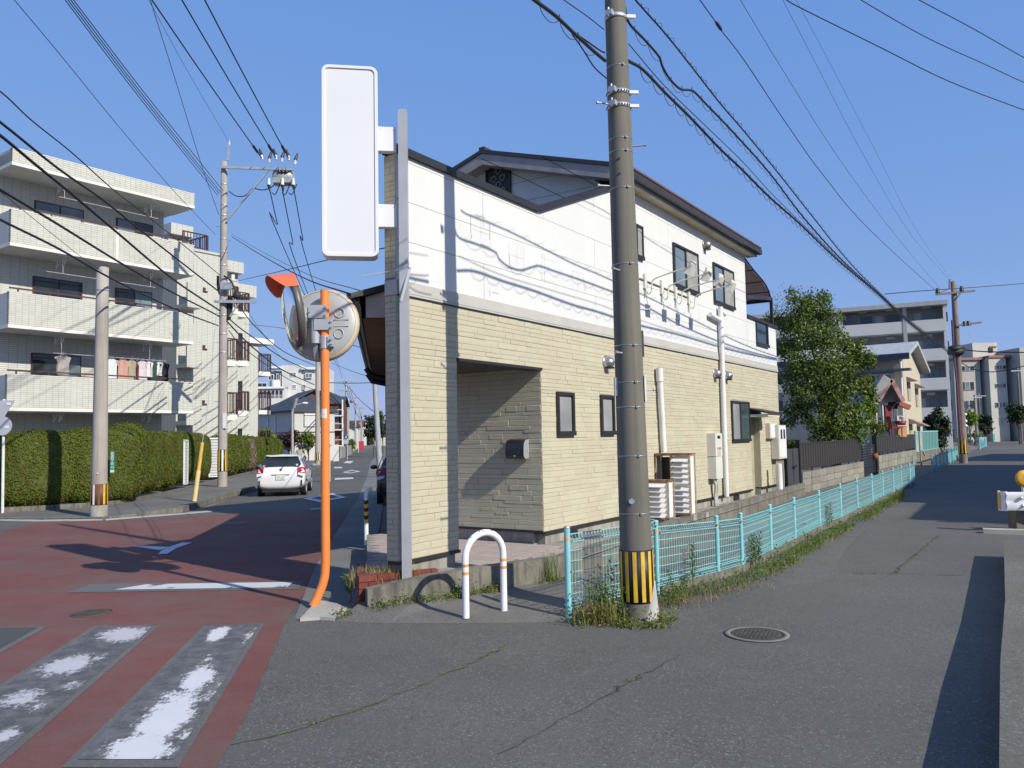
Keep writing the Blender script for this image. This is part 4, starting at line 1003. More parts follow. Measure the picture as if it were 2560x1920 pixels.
mesh_fence('teal_fence', 'teal mesh fence farther up the street, in the shade past the driveway gap', [(p.x, p.y) for p in fb], [.72] * 9, TEAL, None, .05, False)
def railing(name, label, p, q, h):
    t = thing(name, label, 'railing', p); d = V3(q) - V3(p); b = B(); b.bar((0, 0, h), d + V3((0, 0, h)), .06, .06); b.bar((0, 0, .12), d + V3((0, 0, .12)), .05, .05)
    n = 10
    for k in range(1, n): b.bar(d * k / n + V3((0, 0, .12)), d * k / n + V3((0, 0, h)), .03, .03)
    b.obj('rails', TEAL, t)
    for k in (0, 1): b = B(); b.bar(d * k, d * k + V3((0, 0, h + .05)), .09, .09); b.obj('post', TEAL, t)
q0, q1 = G(2450, 1124), G(2466, 1117); railing('teal_railing', 'short bright teal railing in the sun beyond the far utility pole', (q0.x, q0.y, 0), (q1.x, q1.y, 0), .95)
q0, q1 = G(2484, 1105), G(2493, 1103); railing('teal_railing', 'most distant little teal railing at the end of the street', (q0.x, q0.y, 0), (q1.x, q1.y, 0), 1.1)
# ---- air conditioner covers against the wall
def louvre_unit(t, u, n0, n1, z0, z1, k, nm='louvre'):
    for i in range(k):
        za = z0 + (z1 - z0) * (i + .12) / k; zb = z0 + (z1 - z0) * (i + .86) / k; b = B()
        a, c = V3(L(u - .08, -n0, za)) , V3(L(u - .08, -n1, za)); a2, c2 = V3(L(u + .03, -n0, zb)), V3(L(u + .03, -n1, zb)); b.add([a, c, c2, a2, a + UD * .006, c + UD * .006, c2 + UD * .006, a2 + UD * .006], [(0, 1, 2, 3), (7, 6, 5, 4), (0, 4, 5, 1), (2, 6, 7, 3), (0, 3, 7, 4), (1, 5, 6, 2)])
        e = V3(L(u + .10, -n0, za + .02)); b.add([a, a2, V3(L(u + .1, -n0, zb)), e], [(0, 1, 2, 3)])
        o = b.obj(nm, WHITE, t); o.location = -t.location
def at0(b, name, mat, t):
    o = b.obj(name, mat, t); o.location = -t.location; return o
def framebox(u0, u1, n0, n1, z0, z1, th=.03):
    b = B(); C_ = lambda u, n, z: V3(L(u, -n, z))
    for z in (z0, z1):
        for n in (n0, n1): b.bar(C_(u0, n, z), C_(u1, n, z), th, th)
        for u in (u0, u1): b.bar(C_(u, n0, z), C_(u, n1, z), th, th)
    for n in (n0, n1):
        for u in (u0, u1): b.bar(C_(u, n, z0), C_(u, n, z1), th, th)
    return b
def lbox(b, u0, u1, n0, n1, z0, z1):
    vs = [L(u, -n, z) for z in (z0, z1) for n in (n0, n1) for u in (u0, u1)]
    b.add(vs, [(0, 2, 3, 1), (4, 5, 7, 6), (0, 1, 5, 4), (2, 6, 7, 3), (0, 4, 6, 2), (1, 3, 7, 5)]); return b
t = thing('air_conditioner_cage', 'tall rusty framed air conditioner cage with two stacked white louvre panels', 'air conditioner', L(6.2, -.35, .34), 0, 'louvred cages by the utility pole')
at0(framebox(5.72, 5.98, .04, .655, .36, 1.40, .022), 'frame', CAGE, t); b = B(); lbox(b, 5.70, 6.0, .02, .67, 1.405, 1.43); at0(b, 'top_sheet', RUST, t)
b = B(); lbox(b, 5.76, 5.80, .28, .32, .36, 1.40); at0(b, 'stile', mk('stile_cream', (.55, .47, .33), .8, 0, .15, 6, 0, 40, (.25, .1, .05), (3, 3, 1), .7), t)
b = B(); lbox(b, 5.93, 5.96, .06, .33, .45, 1.36); at0(b, 'dark_void_sheet', BLACK, t); b = B(); lbox(b, 5.80, 5.95, .33, .645, .38, 1.38); at0(b, 'casing', WHITE, t)  # thin black sheet stands in for the shade inside the cage's open part
louvre_unit(t, 5.72, .34, .645, .90, 1.37, 5); louvre_unit(t, 5.72, .34, .645, .40, .87, 5)
t = thing('air_conditioner_cage', 'lower air conditioner cage with white louvres, half hidden behind the big pole', 'air conditioner', L(5.4, -.25, .34), 0, 'louvred cages by the utility pole')
at0(framebox(5.2, 5.45, .02, .47, .34, .97, .02), 'frame', CAGE, t); b = B(); lbox(b, 5.18, 5.47, .0, .49, .972, .99); at0(b, 'top_sheet', RUST, t); b = B(); lbox(b, 5.27, 5.43, .04, .455, .36, .95); at0(b, 'casing', WHITE, t)
louvre_unit(t, 5.17, .04, .44, .36, .95, 7)
for k, (u, n) in enumerate(((5.8, .5), (6.4, .5), (5.3, .4))):
    t = thing('paving_block', ['concrete block under the front of the tall louvred cage', 'concrete block under the rear of the tall louvred cage', 'concrete block under the lower louvred cage'][k], 'block', L(u, -n, .27), pi / 2 - UA)
    b = B(); b.extr([(-.08, -.2, 0), (-.06, -.2, .085), (.06, -.2, .085), (.08, -.2, 0)], (0, .4, 0)); b.obj('block', CONC, t)
# ---- water heater, meter boxes, mailbox
t = thing('water_heater', 'white two part gas water heater cabinet on the cream wall beside the drain pipe', 'water heater', L(8.57, 0, .84))
b = B(); lbox(b, 8.37, 8.78, .0, .19, 1.30, 1.77); lbox(b, 8.375, 8.775, .0, .185, .84, 1.292); cab = at0(b, 'cabinet', mk('cabinet_white', (.66, .65, .61), .45, 0, .04, 2), t)
b = B(); lbox(b, 8.5, 8.66, .19, .196, 1.66, 1.72); g = at0(b, 'flue_slot', BLACK, t)
b = B()
for k in range(3): lbox(b, 8.47 + .09 * k, 8.53 + .09 * k, .19, .193, 1.43, 1.48)
at0(b, 'warning_label', mk('label_red', (.45, .16, .10), .6, 0, .3, 50), t)
b = B(); lbox(b, 8.48, 8.68, .19, .192, 1.31, 1.41); at0(b, 'data_label', mk('label_grey', (.5, .5, .47), .6, 0, .3, 70), t)
b = B()
for k, (du, n) in enumerate(((0, .08), (.07, .11), (.13, .06))): b.tube(spline([L(8.5 + du, -n, .86), L(8.52 + du * .6, -n - .03, .7), L(8.56 + du * .4, -n, .5), L(8.56 + du * .4, -n, .28)], 4), .022 if k else .03, 8)
at0(b, 'lagged_pipe', mk('lagging', (.48, .48, .46), .6, 0, .2, 8), t)
t = thing('meter_box', 'small grey meter box high on the cream wall by the side door', 'meter box', L(12.7, 0, 1.62)); b = B(); lbox(b, 12.5, 12.98, 0, .12, 1.62, 2.0); at0(b, 'case', mk('case_beige', (.60, .57, .50), .5, 0, .04, 2), t); b = B(); lbox(b, 12.56, 12.95, .12, .127, 1.65, 1.97); at0(b, 'lid', WHITE, t)
t = thing('meter_cabinet', 'larger pale meter cabinet with two dark windows at the wall end', 'meter box', L(13.2, -.05, 1.1)); b = B(); lbox(b, 12.9, 13.62, .02, .21, 1.1, 1.95); at0(b, 'case', mk('case_beige', (.60, .57, .50)), t); b = B(); lbox(b, 12.96, 13.58, .21, .22, 1.14, 1.92); dr = at0(b, 'door', WHITE, t)
for u in (13.07, 13.33):
    b = B(); lbox(b, u, u + .15, .22, .224, 1.60, 1.84); at0(b, 'window', GLD, t)
b = B()
for k in range(6): u = 12.98 + .11 * k; b.tube([L(u, -.12, 1.1), L(u + .02 * (k % 3), -.12, .7), L(u, -.12, .3)], .02, 6)
at0(b, 'conduit', CONC, t)
t = thing('mailbox', 'black rounded mailbox on the shaded stone wall of the porch', 'mailbox', L(1.9, .37, 1.45))
def PWp(w_, d, z): return L(1.93 - d, w_, z)
b = B(); pr_ = [(0, 1.46), (.10, 1.46), (.13, 1.50), (.13, 1.60), (.12, 1.67), (.08, 1.72), (0, 1.73)]
vs = [PWp(.21, d, z) for d, z in pr_] + [PWp(.52, d, z) for d, z in pr_]; n = len(pr_)
b.add(vs, [tuple(range(n)), tuple(range(n, 2 * n))[::-1]] + [(i, n + i, n + (i + 1) % n, (i + 1) % n) for i in range(n)]); at0(b, 'body', mk('mailbox_black', (.025, .027, .03), .3), t)
b = B(); vs = [PWp(.205, d * 1.05, z) for d, z in pr_] + [PWp(.213, d * 1.05, z) for d, z in pr_]
b.add(vs, [tuple(range(n)), tuple(range(n, 2 * n))[::-1]] + [(i, n + i, n + (i + 1) % n, (i + 1) % n) for i in range(n)]); at0(b, 'end_cap', GALV, t)
b = B(); 
for zz in (1.50, 1.485): b.add([PWp(.35, .1315, zz), PWp(.38, .1315, zz), PWp(.38, .1315, zz + .006), PWp(.35, .1315, zz + .006)], [(0, 1, 2, 3)])
at0(b, 'emblem', SIGNW, t)
# ---- four swan neck spotlights on the wall with their rail
lt = ['first wall spotlight on a long arm, nearest the big pole', 'second wall spotlight, below the left upstairs window', 'third wall spotlight, between the two upstairs windows', 'last wall spotlight, in front of the right upstairs window']
LAMPM = mk('lamp_cream', (.66, .65, .58), .45, 0, .04, 5)
for k, u in enumerate((5.5, 6.24, 6.9, 7.58)):
    t = thing('wall_spotlight', lt[k], 'spotlight', L(u, -.02, 4.5), 0, 'spotlights on the white wall')
    b = B(); b.tube(spline([L(u, -.03, 4.40), L(u, -.08, 4.26), L(u + .01, -.14, 4.30), L(u + .02, -.15, 4.42), L(u + .02, -.2, 4.51), L(u + .02, -.55, 4.59), L(u + .02, -.94, 4.64)], 5), .013, 8); at0(b, 'arm', LAMPM, t)
    b = B(); lbox(b, u - .045, u + .045, .0, .05, 4.36, 4.62); at0(b, 'base', LAMPM, t)
    b = B(); A0 = V3(L(u, -.94, 4.67)); ax = (V3(L(u, -.80, 4.42)) - A0).normalized(); sd_ = UD * .085; nn = ax.cross(UD).normalized() * .04
    q = [A0 - sd_ - nn, A0 + sd_ - nn, A0 + sd_ + nn, A0 - sd_ + nn]; e = ax * .2
    b.add(q + [p + e + (p - A0) * .25 for p in q], [(0, 3, 2, 1), (4, 5, 6, 7), (0, 1, 5, 4), (1, 2, 6, 5), (2, 3, 7, 6), (3, 0, 4, 7)]); b.bar(A0 - sd_ * 1.3 - nn * .3, A0 + sd_ * 1.3 - nn * .3, .03, .1); at0(b, 'head', LAMPM, t)
t = thing('cable_conduit', 'thin conduit rail joining the four wall spotlights', 'conduit', L(6.5, -.02, 4.5)); b = B(); b.tube([L(5.3, -.02, 4.51), L(7.6, -.02, 4.48)], .014, 6); at0(b, 'tube', mk('conduit_brown', (.25, .22, .18), .6), t)
# ---- guard rail end and its reflector on the right
c = G(2545, 1330); t = thing('guard_rail', 'white guard rail end on a concrete post at the right edge', 'guard rail', (8.75, 13.95, 0))
b = B(); b.box(-.16, .3, -.12, .12, 0, .42); b.obj('concrete_post', mk('dark_post', (.16, .145, .115), .9, 0, .2, 4, .4, 40), t)
def GRp(x, y): return at(x, y, 13.75) - V3((8.75, 13.95, 0))
a0, a1 = GRp(2503, 1230), GRp(2560, 1275); wz = (a0.z - a1.z)
b = B(); x0 = a0.x; pts = []
prof = [(0, a0.z), (-.035, a0.z - .06), (-.0, a0.z - .13), (0, a0.z - .17), (-.035, a0.z - .24), (0, a1.z)]
b.add([(x0 + .06, -.22 + dy_, z) for dy_, z in prof] + [(x0 + 4.5, -.45 + dy_ - .9, z) for dy_, z in prof], [(i, i + 1, 7 + i, 6 + i) for i in range(5)], 0, True); b.obj('beam', WHITEP, t)
b = B(); K = 10; vs = []
for k in range(K + 1):
    a = pi / 2 + pi * k / K; xx = x0 + .09 + .09 * cos(a); yy = -.12 + .1 * sin(a) * -1
    vs += [(xx, yy, a0.z + .01), (xx, yy, a1.z - .01)]
b.add(vs, [(2 * i, 2 * i + 1, 2 * i + 3, 2 * i + 2) for i in range(K)], 0, True); sl = b.obj('end_sleeve', WHITEP, t)
b = B(); vs = []
for k in range(5):
    a = pi * .86 + pi * .4 * k / 4; xx = x0 + .09 + .094 * cos(a); yy = -.12 - .104 * sin(a); vs += [(xx, yy, a0.z - .02), (xx, yy, a1.z + .02)]
b.add(vs, [(2 * i, 2 * i + 1, 2 * i + 3, 2 * i + 2) for i in range(4)]); b.obj('reflective_sheet', TAPE, sl)
b = B()
for xx, zz in ((.03, .1), (.14, .17), (.05, .23)): b.blob((x0 + .24 + xx, -.30, a0.z - zz), (.035, .03, .03), 1, 0, 1, 2)
b.obj('bolt', GALV, t)
c = at(2560, 1196, 14.6); t = thing('delineator', 'amber round road reflector on a post behind the guard rail', 'reflector', (c.x, c.y, 0))
b = B(); M = Matrix.Translation((0, 0, c.z)) @ Matrix.Rotation(pi / 2, 4, 'X'); b.lathe([(.0001, .03), (.10, .028), (.148, .01), (.15, 0), (.15, -.02), (.0001, -.02)], 28, M); b.obj('lens', mk('amber', (.65, .33, .03), .3, 0, .1, 9), t); b = B(); b.cyl((0, .04, 0), (0, .04, c.z), .03, None, 8); b.obj('post', WHITEP, t)
b = B(); b.box(-.03, .04, -.035, -.03, c.z + .02, c.z + .07); b.obj('bracket', GALV, t)
# ---- backs of two road signs at the far left
def atG(x, y): return G(x, y)
c = G(6, 1287); t = thing('road_sign', 'back of a road sign pole with triangle and disc at the left edge', 'road sign', (c.x, c.y, 0)); Yc = c.y
def RSg(x, y): p = at(x, y, Yc); return p - V3((c.x, c.y, 0))
b = B(); b.cyl((0, 0, 0), RSg(10, 1000) + V3((0, 0, .02)), .036, None, 10); b.obj('pole', mk('sign_pole_white', (.68, .70, .70), .4), t)
TRI = mk('sign_back', (.50, .50, .55), .4, .2, .06, 4)
a, d, e = RSg(-22, 1001), RSg(40, 1001), RSg(10, 1050); b = B(); b.extr([a + V3((0, -.05, 0)), d + V3((0, -.05, 0)), e + V3((0, -.05, 0))], (0, -.02, 0)); b.obj('triangle_plate', TRI, t)
p = RSg(10, 1065); b = B(); b.cyl(p + V3((0, -.05, 0)), p + V3((0, -.075, 0)), .245, None, 28); b.obj('disc_plate', TRI, t)
for (x0, y0, x1) in ((0, 1015, 34), (0, 1058, 28)):
    b = B(); b.bar(RSg(x0 - 8, y0) + V3((0, -.03, 0)), RSg(x1 - 4, y0) + V3((0, -.03, 0)), .03, .035); b.obj('bracket', GALV, t)
for (x, y) in ((26, 1010), (21, 1068)):
    b = B(); p = RSg(x, y); b.box(p.x - .05, p.x + .05, p.y - .083, p.y - .07, p.z - .03, p.z + .03); b.obj('label', SIGNW, t)
# ---- yellow guy guard on the left sidewalk
c = G(486, 1253, .15); t = thing('guy_guard', 'slanting yellow guard tube on a guy wire in the left sidewalk', 'guy wire guard', c)
tp = at(506, 1106, c.y + .1) - c; b = B(); b.tube([(0, 0, 0), tp * .52], .062, 10); b.obj('lower_tube', mk('guard_cream', (.74, .58, .26), .5), t); b = B(); b.tube([tp * .51, tp], .05, 10); b.obj('upper_tube', mk('guard_yellow', (.74, .47, .10), .5), t)
b = B(); b.tube([tp, at(520, 1010, c.y + .8) - c, at(543, 760, 29.0) - c], .008, 5); b.obj('guy_wire', GALV, t)
# ================================================================== the other poles
def rel(t, p): return V3(p) - t.location
def conc_pole(label, base, h, r0, r1, mat=POLEL, group='concrete utility poles'):
    t = thing('utility_pole', label, 'utility pole', base, 0, group)
    b = B(); b.lathe([(r0 + (r1 - r0) * k / 5, -.05 + (h + .05) * k / 5) for k in range(6)] + [(.001, h)], 24); b.obj('shaft', mat, t); return t
# short stay pole in front of the hedge
tA = conc_pole('short thick stay pole before the hedge, striped at its foot', (-10.13, 19.66, .02), 6.15, .19, .138)
stripes(tA, .187, .29, .80, 10, [YEL, WHITE, mk('stripe_brown', (.16, .07, .03), .6)], .05, mk('wrap_brown', (.13, .06, .03), .6))
b = B(); b.lathe([(.20, 0), (.20, .28), (.188, .29)], 24); b.obj('foot_collar', CONC, tA)
for z in (5.55,):
    b = B(); b.lathe([(.144, z), (.152, z + .01), (.152, z + .05), (.142, z + .06)], 20); b.obj('band', GALV, tA)
b = B(); b.cyl((.05, -.19, 1.06), (.05, -.2, 1.06), .02, None, 8); b.obj('stud', WHITE, tA)
# pole with the switch gear
YB = 29.7
tB = conc_pole('tall concrete pole with crossarm and switch box on the left sidewalk', (-10.76, YB, .1), 12.3, .175, .115)
stripes(tB, .174, .62, 1.42, 9, [YEL, WHITE], .06)
def PB(x, y, dy=0.0): return at(x, y, YB + dy) - tB.location
b = B(); b.bar(PB(570, 402), PB(573, 362), .08, .08); b.cyl(PB(573, 362), PB(574, 350), .05, .01, 6); b.obj('pole_top', GALV, tB)
b = B(); b.bar(PB(552, 418, -.2), PB(736, 424, -.2), .09, .09); b.bar(PB(675, 422, -.2), PB(570, 548, -.2), .05, .05); arm = b.obj('crossarm', GALV, tB)
INS = mk('insulator_cap', (.03, .025, .03), .4); PORC = mk('porcelain', (.66, .66, .64), .3)
for x, y, dx in ((655, 402, -1), (690, 402, -1), (722, 404, -1), (672, 410, 1), (704, 408, 1), (737, 414, 1)):
    p = PB(x, y - 3, -.2); b = B()
    b.cyl(p, p + V3((.02 * dx, 0, .17)), .045, .06, 8, 1); b.cyl(p + V3((.02 * dx, 0, .17)), p + V3((.10 * dx, 0, .42)), .075, .03, 8, 0); b.obj('insulator', [INS, PORC], arm)
b = B(); c0, c1 = PB(684, 446, .1), PB(735, 444, .1)
b.tube([c0, c0.lerp(c1, .06), c0.lerp(c1, .94), c1], [.2, .3, .3, .2], 14); b.box(c0.x + .05, c1.x - .05, c0.y - .3, c0.y + .2, PB(700, 460).z, PB(700, 447).z)
box = b.obj('switch_box', mk('switch_grey', (.36, .40, .40), .45, .1, .08, 6), tB)
for k in range(3):
    b = B(); p = PB(699 + 9 * k, 432, -.2); b.cyl(p, p + V3((-.05, 0, .2)), .07, .04, 8); b.obj('bushing', INS, box)
for k, x in enumerate((672, 706, 733)):
    b = B(); p = PB(x, 446, -.2); b.cyl(p, p + V3((0, 0, -.25)), .05, .07, 8, 1); b.cyl(p + V3((0, 0, -.25)), p + V3((.04, 0, -.5)), .07, .02, 8, 0); b.obj('cable_end', [INS, PORC], arm)
b = B(); b.tube(spline([PB(572, 478, -.15), PB(590, 490), PB(613, 489), PB(632, 470)], 5), .02, 5); b.tube(spline([PB(632, 470), PB(655, 475), PB(675, 470), PB(690, 458)], 5), .02, 5)
for x in (680, 705, 722): b.tube(spline([PB(x, 482, -.2), PB(x + 8, 486), PB(x + 16, 470), PB(x + 20, 460)], 4), .018, 5)
b.obj('jumper_cable', RUB, tB)
b = B(); b.bar(PB(536, 754, -.2), PB(640, 754, -.2), .09, .10); b.bar(PB(600, 754, -.2), PB(574, 792, -.2), .04, .04); b.obj('lower_arm', GALV, tB)
b = B(); p0_, p1_ = PB(553, 715, -.25), PB(577, 724, -.25); b.box(min(p0_.x, p1_.x), max(p0_.x, p1_.x), p0_.y - .1, p0_.y + .1, p1_.z, p0_.z + .12); b.obj('junction_box', GALV, tB)
b = B(); p = PB(582, 702, -.1); b.cyl(p, PB(582, 687, -.1), .07, None, 10); b.obj('arrester', WHITE, tB)
b = B(); b.tube(spline([PB(545, 690, -.2), PB(546, 720), PB(556, 745), PB(578, 760), PB(573, 800)], 5), .05, 6); b.tube(spline([PB(576, 740, -.2), PB(573, 770), PB(571, 800)], 4), .085, 6); b.tube(spline([PB(560, 690, -.25), PB(575, 700), PB(590, 728), PB(592, 745)], 4), .035, 5); b.blob(PB(591, 738, -.2), (.14, .1, .16), 3, .3, 2, 2); b.obj('cable_bundle', RUB, tB)
for z in (11.4, 10.6, 10.2, 9.3, 8.8, 8.3, 7.3, 6.4, 5.7, 5.0):
    b = B(); rr_ = .175 - .0052 * z; b.lathe([(rr_, z), (rr_ + .012, z + .005), (rr_ + .012, z + .05), (rr_, z + .055)], 16); b.obj('band', GALV, tB)
for k in range(14):
    z = 3.2 + .55 * k; b = B(); s_ = 1 if k % 2 else -1; b.cyl((s_ * .1, -.05, z), (s_ * .3, -.06, z), .012, None, 5); b.obj('step_bolt', STEEL, tB)
b = B(); b.box(.06, .19, -.19, -.12, 2.2, 2.75); b.obj('notice', WHITEP, tB)
# next poles down the left street
cC = G(794, 1169); tC = conc_pole('slim concrete pole behind the orange mirror post, left street', (cC.x, cC.y, 0), 10.5, .17, .11); stripes(tC, .174, .5, .98, 8, [YEL, WHITE], .06)
def far_pole(px, Y, h, label, arms=2):
    X = at(px, 1100, Y).x; t = conc_pole(label, (X, Y, 0), h, .2, .13)
    for k in range(arms):
        z = h - .3 - 1.3 * k; b = B(); b.bar((-1.1, -.2, z), (1.1, -.2, z), .12, .12)
        for q in (-1, -.5, .5, 1): b.cyl((q, -.2, z), (q, -.2, z + .35), .08, .05, 6)
        b.obj('crossarm', GALV, t)
    b = B(); b.cyl((.28, -.1, h - 3.6), (.28, -.1, h - 2.8), .25, None, 8); b.obj('transformer', GALV, t)
    return t
far_pole(866, 112, 10.4, 'first distant pole with crossarms beyond the blue sign'); far_pole(889, 165, 11, 'second distant pole down the left street'); far_pole(904, 230, 11.5, 'third distant pole down the left street', 1); far_pole(913, 310, 12, 'farthest pole at the end of the left street', 1)
# leaning grey pole past the canopy
c = G(951, 1192); t = thing('lamp_pole', 'leaning smooth grey pole past the shop canopy', 'pole', (c.x, c.y, 0)); tp = at(936, 945, c.y + .2) - V3((c.x, c.y, 0)); b = B(); b.tube([(0, 0, -.05), tp, tp * 1.35], [.15, .11, .09], 14); b.obj('shaft', mk('grey_pole', (.34, .36, .38), .6, 0, .1, 3), t)
# right-hand far pole
cR = G(2409, 1158); tR = conc_pole('far utility pole with two crossarms beside the teal fence', (cR.x, cR.y, 0), 9.6, .2, .13, mk('brown_pole', (.20, .16, .145), .8, 0, .12, 2))
def PR(x, y, dy=0.0): return at(x, y, cR.y + dy) - tR.location
stripes(tR, .205, .5, 1.3, 8, [YEL], .07)
b = B(); b.bar(PR(2374, 722), PR(2374, 698), .07, .07); b.bar(PR(2340, 736, -.2), PR(2437, 727, -.2), .1, .1); b.bar(PR(2345, 734, -.2), PR(2372, 722, -.2), .05, .05); b.bar(PR(2385, 757, -.2), PR(2402, 731, -.2), .05, .05); b.bar(PR(2390, 814, -.2), PR(2453, 806, -.2), .1, .1); b.obj('crossarm', mk('arm_brown', (.16, .12, .115), .6), tR)
for x, y in ((2344, 732), (2404, 727), (2411, 815), (2421, 814)):
    b = B(); p = PR(x, y, -.2); b.cyl(p, p + V3((0, 0, .25)), .12, .07, 8); b.obj('insulator', INS, tR)
for y, s_ in ((880, .5), (872, .35)):
    b = B(); b.blob(PR(2390, y, -.2), (.45, .3, .2), y, .4, 2, 2); b.obj('cable_joint', RUB, tR)
b = B(); b.tube([PR(2380, 800, -.22), PR(2384, 880, -.22), PR(2392, 960, -.22), PR(2402, 1100, -.22)], .05, 6); b.obj('riser_pipe', mk('riser', (.14, .05, .07), .6), tR)
p = PR(2392, 1000); 
for (px, Y, h, lab) in ((2441, 110, 6.5, 'thin pole before the school wall, left of two'), (2452, 112, 6.8, 'thin pole before the school wall, right of two'), (2553, 95, 9.0, 'pole with crossarm near the right edge before the school')):
    X = at(px, 1080, Y).x; t = conc_pole(lab, (X, Y, 0), h, .16, .11, POLEC); b = B(); b.bar((-.9, -.2, h - .4), (.9, -.2, h - .4), .1, .1); b.obj('crossarm', GALV, t)
# ================================================================== overhead lines
def vpl(x, y, p, q):
    """sight line meets the vertical plane through plan points p, q"""
    d = ray(x, y); u = V3((q[0] - p[0], q[1] - p[1], 0)); n = V3((u.y, -u.x, 0)); return EYE + d * ((V3((p[0], p[1], 0)) - EYE).dot(n) / d.dot(n))
def wire(label, pts, r, group=None, name='power_line', nb=5, k=5, extra=None, mat=None):
    pts = spline(pts, k); o = pts[0]; b = B(); b.tube([p - o for p in pts], r, nb, 0, True)
    if extra: extra(b, [p - o for p in pts])
    w_ = b.obj(name, mat or RUB); w_.location = o; return tag(w_, label, 'cable', group)
NP, FP_ = (1.2, 7.8), (cR.x, cR.y)
def rp(*px): return [vpl(x, y, NP, FP_) for x, y in px]
def clen(P):
    s_ = [0.0]
    for a, c in zip(P, P[1:]): s_.append(s_[-1] + (c - a).length)
    return s_
def along(P, S_, d):
    for i in range(len(P) - 1):
        if S_[i + 1] >= d: return P[i].lerp(P[i + 1], (d - S_[i]) / max(1e-6, S_[i + 1] - S_[i]))
    return P[-1]
def loops(step, depth, r, tri=False):
    def f(b, P):
        S_ = clen(P); d = .3
        while d < S_[-1] - step and d < 26:
            a, c = along(P, S_, d), along(P, S_, d + step); m_ = (a + c) / 2
            if tri: b.tube([a, m_ + V3((0, 0, depth)), m_ + V3((0, 0, .01))], r, 4, 0, False)
            else: b.tube(spline([a, a.lerp(c, .12) - V3((0, 0, depth * .7)), m_ - V3((0, 0, depth)), c.lerp(a, .18) - V3((0, 0, depth * .55)), c], 3), r, 4, 0, False)
            b.cyl(a, a + V3((0, 0, .045)), r * 1.6, None, 4); d += step
    return f
end = [(2000, 560), (2100, 655), (2199, 738), (2290, 820), (2388, 893)]
wire('thick telephone cable hung with loops, right of the near pole', rp((1570, 152), (1608, 175), (1666, 235), (1727, 295), (1800, 372), (1851, 420), (1925, 494), *end), .017, None, 'telephone_cable', 6, 6, loops(.32, .10, .0035))
wire('cable with an S shaped dip leaving the near pole', rp((1562, 18), (1573, 58), (1610, 98), (1647, 141), (1656, 166), (1675, 198), (1700, 222), (1722, 225), (1736, 230), (1765, 260), (1835, 333), (1925, 434), (2010, 545), (2105, 650), (2199, 736), (2290, 818), (2388, 889)), .014, None, 'telephone_cable', 6, 6, loops(.34, .085, .003))
wire('cable with small triangular hangers above the dipping cable', rp((1575, -20), (1592, 4), (1663, 84), (1730, 168), (1800, 258), (1860, 328), (1945, 432), (2030, 540), (2120, 652), (2199, 733), (2290, 815), (2388, 885)), .011, None, 'telephone_cable', 6, 6, loops(.36, .075, .003, True))
wire('thin twisted wire between the two looped telephone cables', rp((1572, 110), (1660, 213), (1755, 306), (1860, 408), (1945, 500), (2100, 650), (2199, 740), (2290, 822), (2388, 895)), .0055, None, 'telephone_cable')
wire('black line with a thick connector, leading to the far right pole', rp((1735, -22), (1750, 0), (1790, 56), (1803, 76), (1860, 150), (1960, 300), (2060, 440), (2180, 580), (2345, 732)), .007)
b = B(); q = rp((1789, 54), (1804, 76)); b.tube([V3((0, 0, 0)), (q[1] - q[0]) * .2, (q[1] - q[0]) * .8, q[1] - q[0]], [.01, .022, .022, .01], 8); cn = b.obj('line_connector', RUB); cn.location = q[0]; tag(cn, 'thick black connector sleeve on the line right of the near pole', 'connector')
wire('thin line above the connector line, to the far right pole', rp((1845, -10), (1960, 180), (2100, 400), (2240, 590), (2350, 722)), .004); wire('faint thinnest line reaching the tip of the far right pole', rp((1952, -10), (2040, 160), (2160, 390), (2280, 590), (2374, 700)), .0035); wire('second faint line near the tip of the far right pole', rp((1985, -10), (2060, 130), (2190, 380), (2300, 590), (2400, 726)), .003)
def z95(*px, z=9.5): return [G(x, y, z) for x, y in px]
wire('lowest of three black lines crossing the top right corner', z95((1930, -30), (1967, 0), (2014, 26), (2200, 118), (2372, 203), (2560, 275), (2700, 325)), .011, 'lines crossing the top right'); wire('middle of three black lines crossing the top right corner', z95((2110, -30), (2153, 0), (2315, 93), (2465, 162), (2560, 206), (2700, 265)), .009, 'lines crossing the top right'); wire('uppermost of three black lines crossing the top right corner', z95((2250, -30), (2298, 0), (2430, 70), (2560, 144), (2700, 220)), .009, 'lines crossing the top right')
wire('level line across the far right sky below the pole crossarm', [at(x, y, Y) for x, y, Y in ((2212, 735, 21), (2320, 726, 24), (2440, 718, 28), (2620, 704, 34))], .012)
wire('black service cable from the far right pole to the right', [at(x, y, Y) for x, y, Y in ((2400, 872, 43), (2460, 879, 42), (2620, 882, 40))], .03); wire('lower sagging cable right of the far right pole', [at(x, y, Y) for x, y, Y in ((2400, 905, 43), (2440, 925, 43), (2500, 928, 42), (2620, 900, 41))], .025)
BK = (-4.2, -.6)
def lp(*px): return [vpl(x, y, NP, BK) for x, y in px]
wire('thick looped cable coming from the upper left to the near pole', lp((1300, -30), (1336, 0), (1387, 38), (1434, 82), (1480, 124), (1513, 152)), .017, None, 'telephone_cable', 6, 6, loops(.34, .09, .0035)); wire('strain wire ending in the clamp on the near pole', lp((1420, 72), (1434, 80), (1470, 105), (1500, 126), (1512, 132)), .008, None, 'strain_wire'); wire('drooping lead under the looped cable at the near pole', lp((1430, 85), (1455, 120), (1482, 163), (1500, 182), (1517, 196)), .007, None, 'telephone_cable'); wire('thin twisted wire above the looped cable, left of the near pole', lp((1385, -20), (1410, 0), (1463, 37), (1495, 62), (1510, 74)), .005, None, 'telephone_cable')
